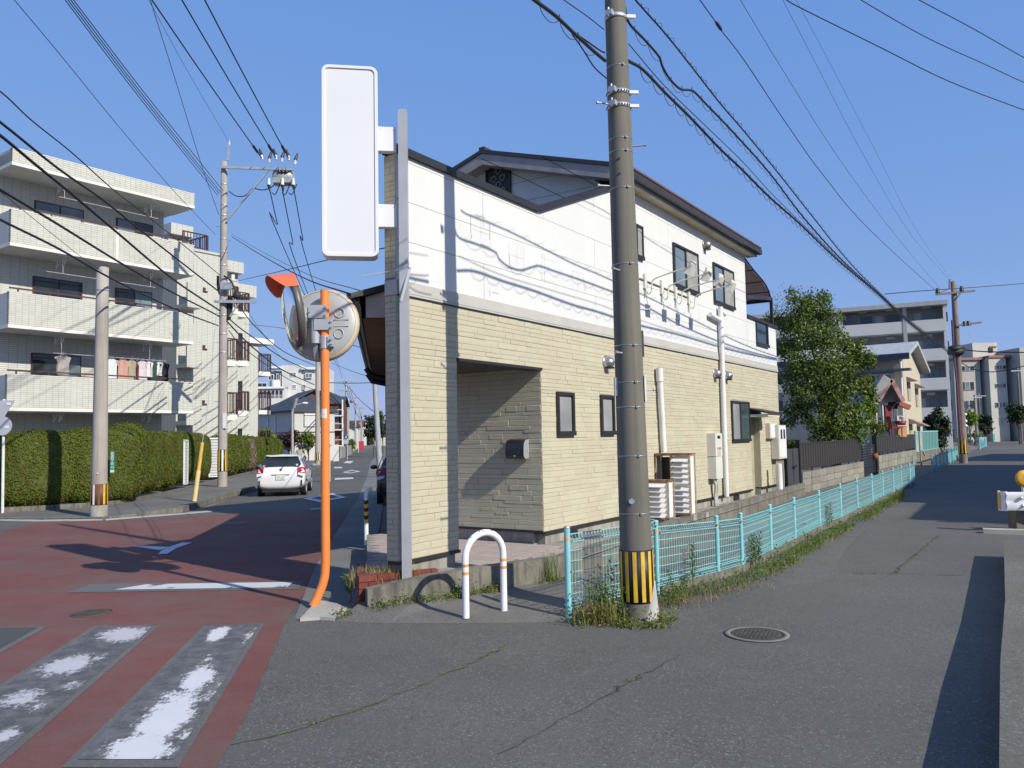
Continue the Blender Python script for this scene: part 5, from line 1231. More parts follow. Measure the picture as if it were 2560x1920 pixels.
# lines of the left pole
BP, BQ = (-10.74, 29.6), (-8.75, 13.5)
def lw(*px): return [vpl(x, y, BP, BQ) for x, y in px]
cab = 'sagging cables from the left edge to the crossarm pole'
wire('uppermost black cable from the left edge to the crossarm pole', lw((-120, 150), (0, 228), (78, 300), (180, 382), (289, 479), (405, 569), (550, 688)), .014, cab)
wire('second thick cable from the left edge across the apartment roof', lw((-120, 220), (0, 305), (145, 421), (260, 502), (350, 575), (434, 641), (546, 728)), .026, cab); wire('third thick cable from the left edge, with a highlight along it', lw((-120, 250), (0, 338), (87, 410), (179, 485), (289, 578), (434, 699), (550, 777)), .03, cab); wire('fourth thick cable crossing the top balcony front', lw((-120, 400), (0, 474), (145, 561), (289, 650), (410, 720), (520, 776), (550, 792)), .026, cab); wire('lowest thick cable crossing below the top balcony', lw((-120, 480), (0, 549), (145, 621), (289, 702), (445, 776), (545, 814)), .024, cab); wire('thin wire crossing the top balcony diagonally', lw((-100, 400), (0, 478), (100, 560), (200, 640), (255, 678)), .006, cab)
hv = 'high voltage lines to the switch box'
for k, (px, lab) in enumerate((((380, 0), 'left'), ((455, 0), 'middle'), ((512, 0), 'right'))):
    e = ((655, 396), (690, 394), (722, 396))[k]; P = [G(px[0] + (px[0] - e[0]) * .35, -140, 12.9), G(*px, 12.8)] + [G(px[0] + (e[0] - px[0]) * f, px[1] + (e[1] - px[1]) * f + 3 * sin(pi * f), 12.8 - .25 * f) for f in (.4, .7)] + [at(*e, YB - .2)]
    wire('%s one of three black lines descending to the switch box insulators' % lab, P, .020, hv)
    f = .78; q0, q1 = P[-1].lerp(P[-2], .32), P[-1].lerp(P[-2], .12); b = B(); b.tube([V3(), (q1 - q0) * .2, (q1 - q0) * .8, q1 - q0], [.02, .05, .05, .02], 7); o = b.obj('line_connector', RUB); o.location = q0; tag(o, 'black sleeve on the %s line before the switch box' % lab, 'connector')
for k, (x0, e) in enumerate(((163, (544, 488)), (170, (548, 484)), (177, (552, 481)), (184, (557, 476)))):
    wire(['lowest', 'second lowest', 'second highest', 'highest'][k] + ' line of the tight group of four at the upper left', [G(x0 - 70, -90, 11.2), G(x0, 0, 11.1), G(x0 + (e[0] - x0) * .5, e[1] * .5 + 6, 11.0), at(*e, YB - .15)], .0115, 'tight group of four lines')
wire('single thin line left of the group of four', [G(-30, -80, 10), G(36, 0, 10), G(145, 130, 9.9), G(300, 320, 9.8), G(437, 480, 9.6), at(538, 586, YB)], .008); wire('thin line curving steeply to the crossarm pole', [G(368, -30, 12.5), G(382, 20, 12.5), G(440, 205, 12), G(503, 410, 11), at(547, 537, YB)], .009); wire('faint earth wire to the tip of the crossarm pole', [G(350, -40, 13), G(372, 0, 13), G(470, 180, 13), at(573, 356, YB)], .006)
CP = (cC.x, cC.y)
def bc(*px): return [vpl(x, y, BP, CP) for x, y in px]
g = 'cables from the crossarm pole down the left street'
wire('topmost cable sagging from the crossarm pole down the left street', bc((578, 752), (599, 767), (637, 815), (708, 878), (786, 913)), .022, g); wire('second cable sagging down the left street past the mirror', bc((574, 798), (600, 820), (642, 850), (708, 896), (779, 929), (790, 933)), .025, g); wire('third cable sagging down the left street past the mirror', bc((569, 805), (600, 838), (642, 877), (708, 926), (786, 962)), .03, g); wire('lowest cable sagging down the left street past the mirror', bc((572, 826), (607, 868), (683, 924), (733, 954), (784, 974)), .018, g); wire('thin wire hanging under the topmost left street cable', bc((606, 757), (645, 817), (708, 898), (760, 925)), .009, g)
for k, (e0, m_, e1) in enumerate((((672, 464), (712, 625), (836, 903)), ((705, 470), (752, 690), (845, 920)), ((733, 464), (775, 680), (856, 945)))):
    a, c = at(*e0, YB - .2), at(*e1, 108)
    d0 = (a - EYE).normalized(); q = vpl(*m_, (a.x, a.y), (c.x, c.y)); wire(['left', 'middle', 'right'][k] + ' line dropping from the switch box behind the mirror', [a, a.lerp(q, .5) - V3((0, 0, .15)), q, c], .020, 'lines dropping behind the mirror')
wire('service cable from the crossarm pole to the bracket on the sign post', [at(560, 712, YB), at(601, 701, 22), at(715, 675, 14), at(819, 650, 10.5), at(1010, 610, 8.62)], .007); wire('cable from the crossarm pole to the shop canopy', [at(580, 592, YB), at(657, 640, 22), at(760, 695, 15), at(883, 737, 9.6)], .012); wire('thinner cable beside the one to the shop canopy', [at(580, 586, YB), at(670, 637, 22), at(780, 690, 15), at(900, 726, 9.8)], .006); wire('thin cable from behind the mirror to the shop canopy edge', [at(610, 810, 27), at(715, 822, 20), at(900, 868, 13)], .006); wire('level thin line far down the left street', [at(810, 956, 100), at(870, 958, 105), at(960, 956, 110)], .05); wire('line slanting over the left street past the far poles', [at(830, 907, 40), at(880, 928, 30), at(945, 948, 22)], .01); wire('lower slanting line over the far left street', [at(866, 962, 112), at(900, 1000, 90), at(948, 1040, 60)], .03)
gd = 'far lines along the left street'
dp = [(866, 950, 112), (889, 1003, 165), (904, 1040, 230), (913, 1060, 310)]
for k in range(3):
    for a, c in zip(dp, dp[1:]):
        A0, C0 = at(a[0] + (k - 1) * 8, a[1] + 2 + k * 7, a[2]), at(c[0] + (k - 1) * 5, c[1] + 2 + k * 5, c[2]); wire('%s fine line between the %s distant poles of the left street' % (('left', 'middle', 'right')[k], ('first and second', 'second and third', 'third and last')[dp.index(a)]), [A0, A0.lerp(C0, .5) - V3((0, 0, .9)), C0], .035, gd, 'power_line', 4, 3)
a, c = at(789, 975, cC.y), at(868, 1015, 112); wire('double cable from the slim pole to the first distant pole', [a, at(830, 990, 72), at(850, 1010, 90), c], .05); wire('lower of the double cable from the slim pole', [a - V3((0, 0, .6)), at(830, 1000, 72), at(851, 1020, 90), c - V3((0, 0, .8))], .05)
# ================================================================== left apartment block
TILE = facing('small_wall_tile', (.57, .575, .52), (.30, .295, .27), .30, .075); TILEG = mk('tile_facing', (.58, .585, .525), .45, 0, .04, .8, 0, 40, None, (1, 1, 1), .5, .4, .09); TJ = mk('tile_joint', (.30, .295, .27), .85)
LIP = mk('slab_edge', (.70, .69, .65), .6, 0, .04, 2); RAILB = mk('rail_brown', (.075, .035, .035), .5)
AA = radians(36.0); PA = V3((-13.2, 33.0, 0)); apt = thing('apartment_block', 'four storey pale tiled apartment block with long balconies behind the hedge', 'building', PA, pi / 2 - AA)
# local: x along the front (towards the right), y inwards; the front runs from x=-7 to 0
UL = -7.0
def tiles(b, x0, x1, z0, z1, y, w_=.21, h=.072):
    nx = int((x1 - x0) / w_); nz = max(1, int((z1 - z0) / h)); tw, th_ = (x1 - x0) / nx, (z1 - z0) / nz
    for i in range(nx):
        for j in range(nz):
            a, c, d, e = x0 + i * tw + .004, x0 + (i + 1) * tw - .004, z0 + j * th_ + .004, z0 + (j + 1) * th_ - .004
            b.add([(a, y, d), (c, y, d), (c, y, e), (a, y, e), (a, y - .007, d), (c, y - .007, d), (c, y - .007, e), (a, y - .007, e)], [(4, 5, 6, 7), (0, 1, 5, 4), (1, 2, 6, 5), (2, 3, 7, 6), (3, 0, 4, 7)])
tb = B()
for k, (zs, hh) in enumerate(((3.0, 1.24), (5.87, 1.24), (8.74, 1.27), (11.6, .60))):
    b = B(); roof_ = k == 3; top_ = zs + hh
    b.box(UL, 0.0, 0.0, .14, zs + .12, top_, 0); b.box(UL, UL + .14, .14, 1.55, zs + .12, top_, 1); b.box(-.14, 0.0, .14, 1.4, zs + .12, top_, 1)
    par = b.obj('parapet', [TJ, TILE], apt); tiles(tb, UL + .01, -.01, zs + .13, top_ - .005, -.001)
    b = B(); b.box(UL - .01, .01, -.012, 1.6, zs, zs + .12); b.obj('slab', LIP, apt)
    b = B(); b.box(UL - .01, .01, -.02, .15, top_, top_ + .03); b.obj('coping', LIP, par)
    if roof_: b = B(); b.box(UL, 0, .14, 9, 11.62, 12.1); b.obj('roof_slab', LIP, apt)
    else:
        b = B(); b.bar((UL + .02, .04, top_ + .16), (-.02, .04, top_ + .16), .045, .05)
        for j in range(7): x = UL + .3 + j * 1.06; b.bar((x, .04, top_ + .03), (x, .04, top_ + .16), .04, .04)
        b.obj('handrail', RAILB, par)
        if k < 2: b = B(); b.box(-3.32, -3.2, -.02, .02, zs + .02, top_ + .02)
        else: b = B(); b.box(-3.30, -3.2, -.025, .05, zs + .0, top_ + .03)
        if k == 2: b.obj('party_post', LIP, apt)
o = tb.obj('tile_facing', TILEG, apt); o['kind'] = 'stuff'
b = B(); b.box(UL + .2, -.45, 1.55, 9, 0, 12.0); b.box(UL, UL + .2, 1.56, 9, 0, 12.0); b.obj('rear_wall', TILE, apt)
for k, zf in enumerate((.15, 3.12, 5.99, 8.86)):
    for x0, x1 in ((-5.6, -3.45 - .35), (-2.5, -.95)):
        zt = zf + 2.05; b = B(); b.box(x0, x1, 1.50, 1.549, zf + .05, zt + .05); wf = b.obj('window', RAILB, apt); xm = (x0 + x1) / 2
        b = B(); b.box(x0 + .05, xm - .03, 1.485, 1.499, zf + .1, zt); b.obj('pane', GLB if k == 3 else GLD, wf)
        b = B(); b.box(xm + .03, x1 - .05, 1.475, 1.497, zf + .1, zt); b.obj('pane', GLD if (k + int(x0)) % 2 else GLB, wf)
        if k == 3: b = B(); b.box(x0 + .06, x1 - .06, 1.468, 1.474, zf + .5, zt - .4 if x0 < -4 else zt - .9); b.obj('shade', mk('window_shade', (.42, .44, .44), .8), wf)
def washrig(x, z, nm='laundry_rig', kids_=True):
    b = B()
    for dy in (.5, .95): b.bar((x, dy, z - .02), (x - .03, dy, z - .35), .03, .03); b.bar((x + .12, dy, z - .02), (x + .02, dy, z - .3), .03, .03)
    b.obj('drying_bracket', WHITE, apt)['kind'] = 'stuff'
for z in (3.0, 5.87, 8.74, 11.6):
    for x in (-5.0, -1.6): washrig(x, z)
for z, x0, x1 in ((11.6, -5.2, -1.3), (8.74, -5.6, -3.4), (8.74, -3.1, -1.4), (5.87, -5.3, -.9)):
    b = B(); zz = z - (.72 if z < 6 else .62); b.tube([(x0, .5, zz), (x1, .5, zz)], .016, 6)
    for x in (-5.0, -1.6):
        if x0 < x < x1: b.tube([(x, .5, zz), (x, .5, z)], .012, 5)
    b.obj('drying_pole', GALV, apt)
# washing on the second floor balcony, every garment a thing of its own
MW = lambda u, w_, z: PA + V3((sin(AA), cos(AA), 0)) * u - V3((cos(AA), -sin(AA), 0)) * w_ + V3((0, 0, z))
def garment(u, wd, h, col, label, sl=True, z=5.13):
    m_ = mk('cloth_%d' % int(abs(u) * 1000), col, .9, 0, .12, 7)
    t = thing('laundry_shirt', label, 'laundry', MW(u, .46, z), pi / 2 - AA, 'washing on the balcony pole'); b = B(); rr_ = random.Random(int(u * 97)); n = 7; vs = []
    for y in (-.04, .04):
        for j in range(5):
            f = j / 4; hw = wd / 2 * (1 if j else .45) * (1.0 if not sl or j != 1 else 1.35)
            for i in range(n): q = i / (n - 1); vs.append((-hw + 2 * hw * q, y * (1 + .3 * sin(q * 9 + j)) + .02 * sin(q * 14 + u * 5), -.06 - (h - .06) * (0 if j == 0 else (.08 if j == 1 else .08 + .92 * (j - 1) / 3))))
    fs = []
    for s_ in (0, 1):
        o = s_ * 5 * n
        for j in range(4):
            for i in range(n - 1): a = o + j * n + i; fs.append((a, a + 1, a + n + 1, a + n))
    b.add(vs, fs, 0, True); b.obj('cloth', m_, t); b = B(); b.tube([(-wd * .3, 0, -.05), (0, 0, .0), (wd * .3, 0, -.05)], .008, 4); b.tube([(0, 0, 0), (0, 0, .06), (.02, 0, .1)], .006, 4); b.obj('hanger', GALV, t)
for u, wd, h, c, lab in ((-3.15, .34, .8, (.62, .66, .70), 'pale grey white shirt at the left end of the washing line'), (-2.72, .42, .85, (.50, .29, .23), 'salmon pink shirt second along the washing line'), (-2.35, .3, .85, (.34, .30, .22), 'olive beige shirt beside the pink one on the washing line'), (-2.12, .12, .8, (.10, .02, .03), 'narrow dark red garment on the washing line'), (-1.92, .34, .8, (.60, .52, .56), 'pale pink patterned shirt on the washing line'), (-1.66, .26, .7, (.64, .64, .66), 'white shirt beside the dark green one on the washing line'), (-1.46, .26, .85, (.02, .07, .055), 'dark green shirt on the washing line'), (-1.20, .26, .6, (.64, .64, .64), 'white sleeved shirt between green and black garments'), (-1.0, .34, .95, (.015, .015, .02), 'black garment at the right end of the washing line')): garment(u, wd, h, c, lab)
garment(-4.95, .42, .75, (.36, .33, .30), 'grey beige garment hanging alone before the dark window')
# ---- the block set back to the right, stepping along the street
ap2 = thing('apartment_block', 'set back tiled apartment wing with brown balcony railings behind the crossarm pole', 'building', MW(1.0, 5.6, 0), pi / 2 - AA)
def lx(px, off=0.0):
    u = V3((sin(AA), cos(AA), 0)); p = ap2.location - V3((cos(AA), -sin(AA), 0)) * off; q = p + u; return (vpl(px, 1000, p, q) - p).dot(u)
def bal(par, x0, x1, y0, y1, z, hh=1.0, bars=True):
    b = B(); b.box(x0, x1, y0, y1, z - .3, z); b.obj('balcony_slab', LIP, par)
    b = B(); b.bar((x0, y0, z + hh), (x1, y0, z + hh), .05, .06); b.bar((x1, y0, z + hh), (x1, y1, z + hh), .05, .06); b.bar((x0, y0, z + .1), (x1, y0, z + .1), .04, .04); b.bar((x1, y0, z), (x1, y0, z + hh), .08, .08); b.bar((x0, y0, z), (x0, y0, z + hh), .06, .06)
    n = max(4, int((x1 - x0) / .15))
    for k in range(n): x = x0 + (x1 - x0) * (k + .5) / n; b.bar((x, y0, z + .1), (x, y0, z + hh), .03, .03)
    n = max(4, int((y1 - y0) / .16))
    for k in range(n): y = y0 + (y1 - y0) * (k + .5) / n; b.bar((x1, y, z), (x1, y, z + hh), .03, .03)
    b.obj('balcony_railing', RAILB, par)
xa, xb, xc, xd = lx(440), lx(562), lx(594, 2.0), lx(622, 5.0)
b = B(); b.box(xa, xb, 0, 9, 0, 11.3); b.box(xa, lx(492), .8, 9, 11.3, 12.1); b.obj('tiled_wall', TILE, ap2)
b = B(); b.box(xa - .05, xb + .05, -.06, 9, 11.3, 11.42); b.box(xa - .05, lx(494), .5, 9, 12.1, 12.65); b.obj('parapet', TILE, ap2)
bal(ap2, lx(455), lx(517), .05, 2.0, 11.42, .8)
for z in (2.85, 5.6, 8.5):
    b = B(); b.box(lx(488), lx(512), -.02, .01, z + .9, z + 1.05); b.box(lx(484), lx(516), -.06, .0, z + .82, z + .88); b.obj('vent_slot', RAILB, ap2)
    b = B(); b.box(xa, lx(478), -.9, 0, z - .2, z); b.box(xa, lx(478), -.9, -.8, z, z + 1.0); b.obj('landing', TILE, ap2)
b = B(); b.box(xb + .01, xc, 2.0, 10, 0, 11.0); b.box(xb + .02, xc + .08, 1.6, 10, 11.0, 11.6); b.obj('tiled_wing', TILE, ap2)
b = B(); b.box(xc + .01, xd, 5.0, 12, 0, 10.4); b.box(xc + .02, xd + .15, 4.5, 12, 10.4, 11.1); b.obj('tiled_wing', TILE, ap2)
for z in (.5, 3.3, 6.15, 8.95):
    bal(ap2, lx(591, 3.2), lx(621, 3.2), 3.2, 5.0, z + .25, 1.1)
    if z < 9: bal(ap2, lx(565, .9), lx(593, .9), .9, 2.0, z - .05, 1.15)
    b = B(); b.box(lx(596, 4.95), lx(606, 4.95), 4.95, 4.99, z + .4, z + 2.1); b.obj('window', GLD, ap2)
p3 = at(652, 1100, 58); ap3 = thing('apartment_block', 'lower tiled apartment end with three small balconies farther down the street', 'building', (p3.x, 58, 0), pi / 2 - AA); b = B(); b.box(-6, -.25, 0, 10, 0, 8.9); b.obj('tiled_wall', TILE, ap3); b = B(); b.box(-1.2, .9, -.3, 9, 8.9, 9.3); b.obj('eave', LIP, ap3)
for z in (1.3, 4.1, 6.9): bal(ap3, -.24, .75, -.1, 2.5, z, 1.3)
# white towel on the landing rail
t = thing('laundry_towel', 'large white towel hanging over the landing of the set back wing', 'laundry', MW(.55, 4.7, 0), pi / 2 - AA); b = B(); n = 9; vs = []
za, zb = at(490, 838, 39).z, at(490, 905, 39).z
for j in range(6):
    for i in range(n): vs.append((-.55 + 1.0 * i / (n - 1) + .04 * j * .3 * (1 if i < 4 else .2), .05 * sin(i * 1.7 + j * .4), za + (zb - za) * j / 5 + .03 * sin(i)))
b.add(vs, [(j * n + i, j * n + i + 1, (j + 1) * n + i + 1, (j + 1) * n + i) for j in range(5) for i in range(n - 1)], 0, True); b.obj('cloth', mk('towel_white', (.78, .78, .80), .9), t); b = B(); b.tube([(-.7, .02, za + .02), (.7, .02, za + .02)], .02, 6); b.obj('pole', GALV, t)
b = B(); b.add([(-.5, -.07, zb + .06), (.4, -.07, zb + .06), (.4, -.07, zb - .01), (-.5, -.07, zb - .01)], [(0, 1, 2, 3)]); b.obj('hem', mk('hem_pink', (.62, .16, .26), .8), t)
# ================================================================== hedge
def shrub(label, c, ax, L_, D_, z0, z1, seed, dens=1100, group='clipped hedge shrubs', mat=None, core=None, lsz=.05, p=4.2, name='hedge_shrub'):
    """clipped shrub: rounded box along direction ax; leaves over an uneven core"""
    r = random.Random(seed); t = thing(name, label, 'shrub', (c[0], c[1], z0), 0, group); u = V3((ax[0], ax[1], 0)).normalized(); n = V3((u.y, -u.x, 0)); H_ = z1 - z0
    def surf(a, e):
        d = V3((cos(e) * cos(a), cos(e) * sin(a), sin(e))); k = (abs(d.x) ** p + abs(d.y) ** p + abs(d.z) ** p) ** (-1 / p); q = d * k
        q *= 1 + .055 * mnoise.noise(V3((q.x * 2.2 + seed, q.y * 2.2, q.z * 2.2))) + .03 * mnoise.noise(V3((q.x * 6 + seed, q.y * 6, q.z * 6)))
        P_ = u * (q.x * L_ / 2) + n * (q.y * D_ / 2) + V3((0, 0, H_ / 2 + q.z * H_ / 2)); nn = u * (abs(q.x) ** (p - 1) * (1 if q.x > 0 else -1) / L_) + n * (abs(q.y) ** (p - 1) * (1 if q.y > 0 else -1) / D_) + V3((0, 0, abs(q.z) ** (p - 1) * (1 if q.z > 0 else -1) / H_)); return P_, nn.normalized()
    b = B(); na, ne = 24, 14; vs = [surf(2 * pi * i / na, -pi / 2 + pi * j / ne) for j in range(ne + 1) for i in range(na)]
    b.add([V3((0, 0, H_ / 2)) + (P_ - V3((0, 0, H_ / 2))) * .96 for P_, _ in vs], [(j * na + i, j * na + (i + 1) % na, (j + 1) * na + (i + 1) % na, (j + 1) * na + i) for j in range(ne) for i in range(na)], 0, True); b.obj('core', core or HEDGEC, t)
    b = B(); N_ = int(dens * 2 * (L_ * H_ + D_ * H_ + L_ * D_ * .5))
    cx = V3((0, 0, H_ / 2)); k = 0
    while k < N_:
        x, y, z = r.uniform(-L_ / 2, L_ / 2), r.uniform(-D_ / 2, D_ / 2), r.uniform(-H_ / 2, H_ / 2)
        f = r.random()
        A1, A2, A3 = D_ * H_, L_ * H_, L_ * D_
        f *= A1 + A2 + A3
        if f < A1: x = L_ / 2 * r.choice((-1, 1))
        elif f < A1 + A2: y = D_ / 2 * r.choice((-1, 1))
        else: z = H_ / 2 * r.choice((-1, 1, 1))
        d = V3((x / L_ * 2, y / D_ * 2, z / H_ * 2)); a = atan2(d.y, d.x); e = atan2(d.z, hypot(d.x, d.y)); P_, nn = surf(a, e)
        P_ = cx + (P_ - cx) * (1 - r.random() ** 2 * .05); k += 1
        if mnoise.noise(P_ * 2.3 + V3((seed, 1, 2))) < -.5: continue
        nn = (nn + V3((r.gauss(0, .38), r.gauss(0, .38), r.gauss(.1, .38)))).normalized(); b.leaf(P_, nn, lsz * r.uniform(.7, 1.4), lsz * .62, r)
    b.obj('foliage', mat or HEDGE, t); return t
b = B()
for (x0, y0), (x1, y1) in (((-14.4, 20.5), (-11.75, 22.5)), ((-11.75, 22.5), (-11.35, 23.7)), ((-11.35, 23.7), (-11.65, 27.2)), ((-11.65, 27.2), (-12.9, 34.3)), ((-12.9, 34.3), (-17.9, 66))): b.bar((x0, y0, .09), (x1, y1, .09), .18, .16)
hk = b.obj('hedge_kerb', CONCD); tag(hk, 'low concrete kerb along the foot of the hedge', 'kerb')
d1 = (2.65, 2.0)
shrub('broad hedge mass at the left edge behind the road sign', (-14.75, 20.95), d1, 3.2, 1.5, .12, 2.24, 1)
shrub('broad hedge mass crossed by the pole shadow', (-13.1, 22.15), d1, 1.9, 1.5, .12, 2.18, 2)
shrub('rounded corner hedge mass behind the striped stay pole', (-12.05, 23.35), (2.0, 2.2), 2.3, 1.6, .1, 2.25, 3)
shrub('tall narrow hedge shrub right of the green sign', (-12.05, 25.0), (-.25, 3), 1.05, 1.3, .15, 2.45, 4, p=2.9)
shrub('hedge shrub between the tall narrow one and the white panel', (-12.15, 26.35), (-.3, 3), 1.45, 1.25, .15, 2.2, 5, p=2.9)
shrub('hedge shrub just left of the white louvred panel', (-12.35, 27.95), (-.4, 3), 1.55, 1.2, .15, 2.22, 6, p=2.9)
shrub('wide hedge shrub behind the slanting yellow guard', (-13.15, 31.4), (-.5, 3), 2.5, 1.3, .2, 2.25, 7, p=2.9)
shrub('hedge shrub between the crossarm pole and the white grille', (-13.5, 34.1), (-.5, 3), 1.6, 1.2, .2, 2.2, 8, p=2.9)
hx, hy = -14.2, 38.4
labs = ['first hedge shrub beyond the white grille', 'second hedge shrub beyond the white grille', 'third hedge shrub beyond the white grille, left of the dead one', 'hedge shrub just right of the dead grey one', 'hedge shrub behind the white car roof, left', 'hedge shrub behind the white car roof, middle', 'hedge shrub behind the white car roof, right', 'last hedge shrub by the street lamp']
for k in range(8):
    Ls = (1.8, 2.0, 2.2, 2.4, 2.4, 2.6, 2.6, 2.6)[k]; shrub(labs[k], (hx - .152 * Ls / 2, hy + Ls / 2), (-.152, 1), Ls * 1.02, 1.3, .2, (2.15, 2.2, 2.12, 2.15, 2.1, 2.1, 2.08, 2.05)[k], 20 + k, 460, lsz=.085, p=3.0); hx -= .152 * Ls; hy += Ls + (.45 if k == 2 else 0)
    if k == 2: shrub('narrow dead grey shrub in the hedge behind the car', (hx + .15, hy - .1), (-.152, 1), .8, 1.2, .2, 2.0, 40, 200, mat=leafmat('dead_leaf', (.13, .10, .08), (.26, .20, .15), .1), core=BARK, lsz=.1)
# white fence panels in the hedge gaps
def louvre_panel(c, ax, wd, z0, z1, label, n):
    t = thing('white_fence_panel', label, 'fence panel', c, atan2(ax[1], ax[0]), 'white panels in the hedge gaps'); b = B(); b.box(-wd / 2, -wd / 2 + .05, -.03, .03, z0, z1); b.box(wd / 2 - .05, wd / 2, -.03, .03, z0, z1); b.box(-wd / 2, wd / 2, -.03, .03, z1 - .06, z1 + .01); b.box(-wd / 2, wd / 2, -.03, .03, z0, z0 + .05); b.obj('frame', WHITE, t)
    m = None
    for k in range(n):
        z = z0 + .07 + (z1 - z0 - .15) * k / n
        if m is None: b = B(); b.box(-wd / 2 + .05, wd / 2 - .05, -.018, .018, 0, (z1 - z0 - .15) / n - .018); o = b.obj('slat', mk('slat_grey_white', (.60, .60, .62), .5), t); o.location = (0, 0, z); m = o.data
        else: link('slat', m, t, (0, 0, z))
louvre_panel((-11.95, 29.3, .28), (-.2, 1), .62, 0, 1.62, 'white slatted panel in the hedge beside the yellow guard', 13); louvre_panel((-13.35, 36.2, .25), (.9, .5), .75, 0, 1.75, 'white grille panel in the hedge right of the crossarm pole', 13)
# green address sign in the hedge
def text(body, size, loc, rot, mat, parent, name, align='CENTER', ext=.0):
    cu = bpy.data.curves.new(name, 'FONT'); cu.body = body; cu.size = size; cu.align_x = align; cu.align_y = 'CENTER'; cu.extrude = ext; cu.resolution_u = 2
    tmp = bpy.data.objects.new('tmp', cu); COL.objects.link(tmp); dg = bpy.context.evaluated_depsgraph_get(); me = bpy.data.meshes.new_from_object(tmp.evaluated_get(dg)); bpy.data.objects.remove(tmp); bpy.data.curves.remove(cu)
    me.materials.clear(); me.materials.append(mat); o = bpy.data.objects.new(name, me); COL.objects.link(o); o.parent = parent; o.location = loc; o.rotation_euler = rot; return o
pg = at(281, 1156, 22.55); t = thing('address_sign', 'narrow green vertical address sign with white characters in the hedge', 'sign', pg, radians(28))
b = B(); b.box(-.06, .06, -.01, .01, -.30, .32); b.obj('plate', mk('sign_green', (.01, .16, .115), .4), t)
SW = mk('letter_white', (.72, .76, .74), .5)
for k, ch in enumerate('原田四丁目'): text(ch, .078, (-.005, -.013, .25 - .072 * k), (pi / 2, 0, 0), SW, t, 'character')
text('12', .085, (-.005, -.013, -.135), (pi / 2, 0, 0), SW, t, 'numeral'); b = B(); b.box(-.05, .045, -.013, -.0105, -.28, -.21); b.obj('panel', mk('sign_pale', (.42, .56, .52), .5), t)
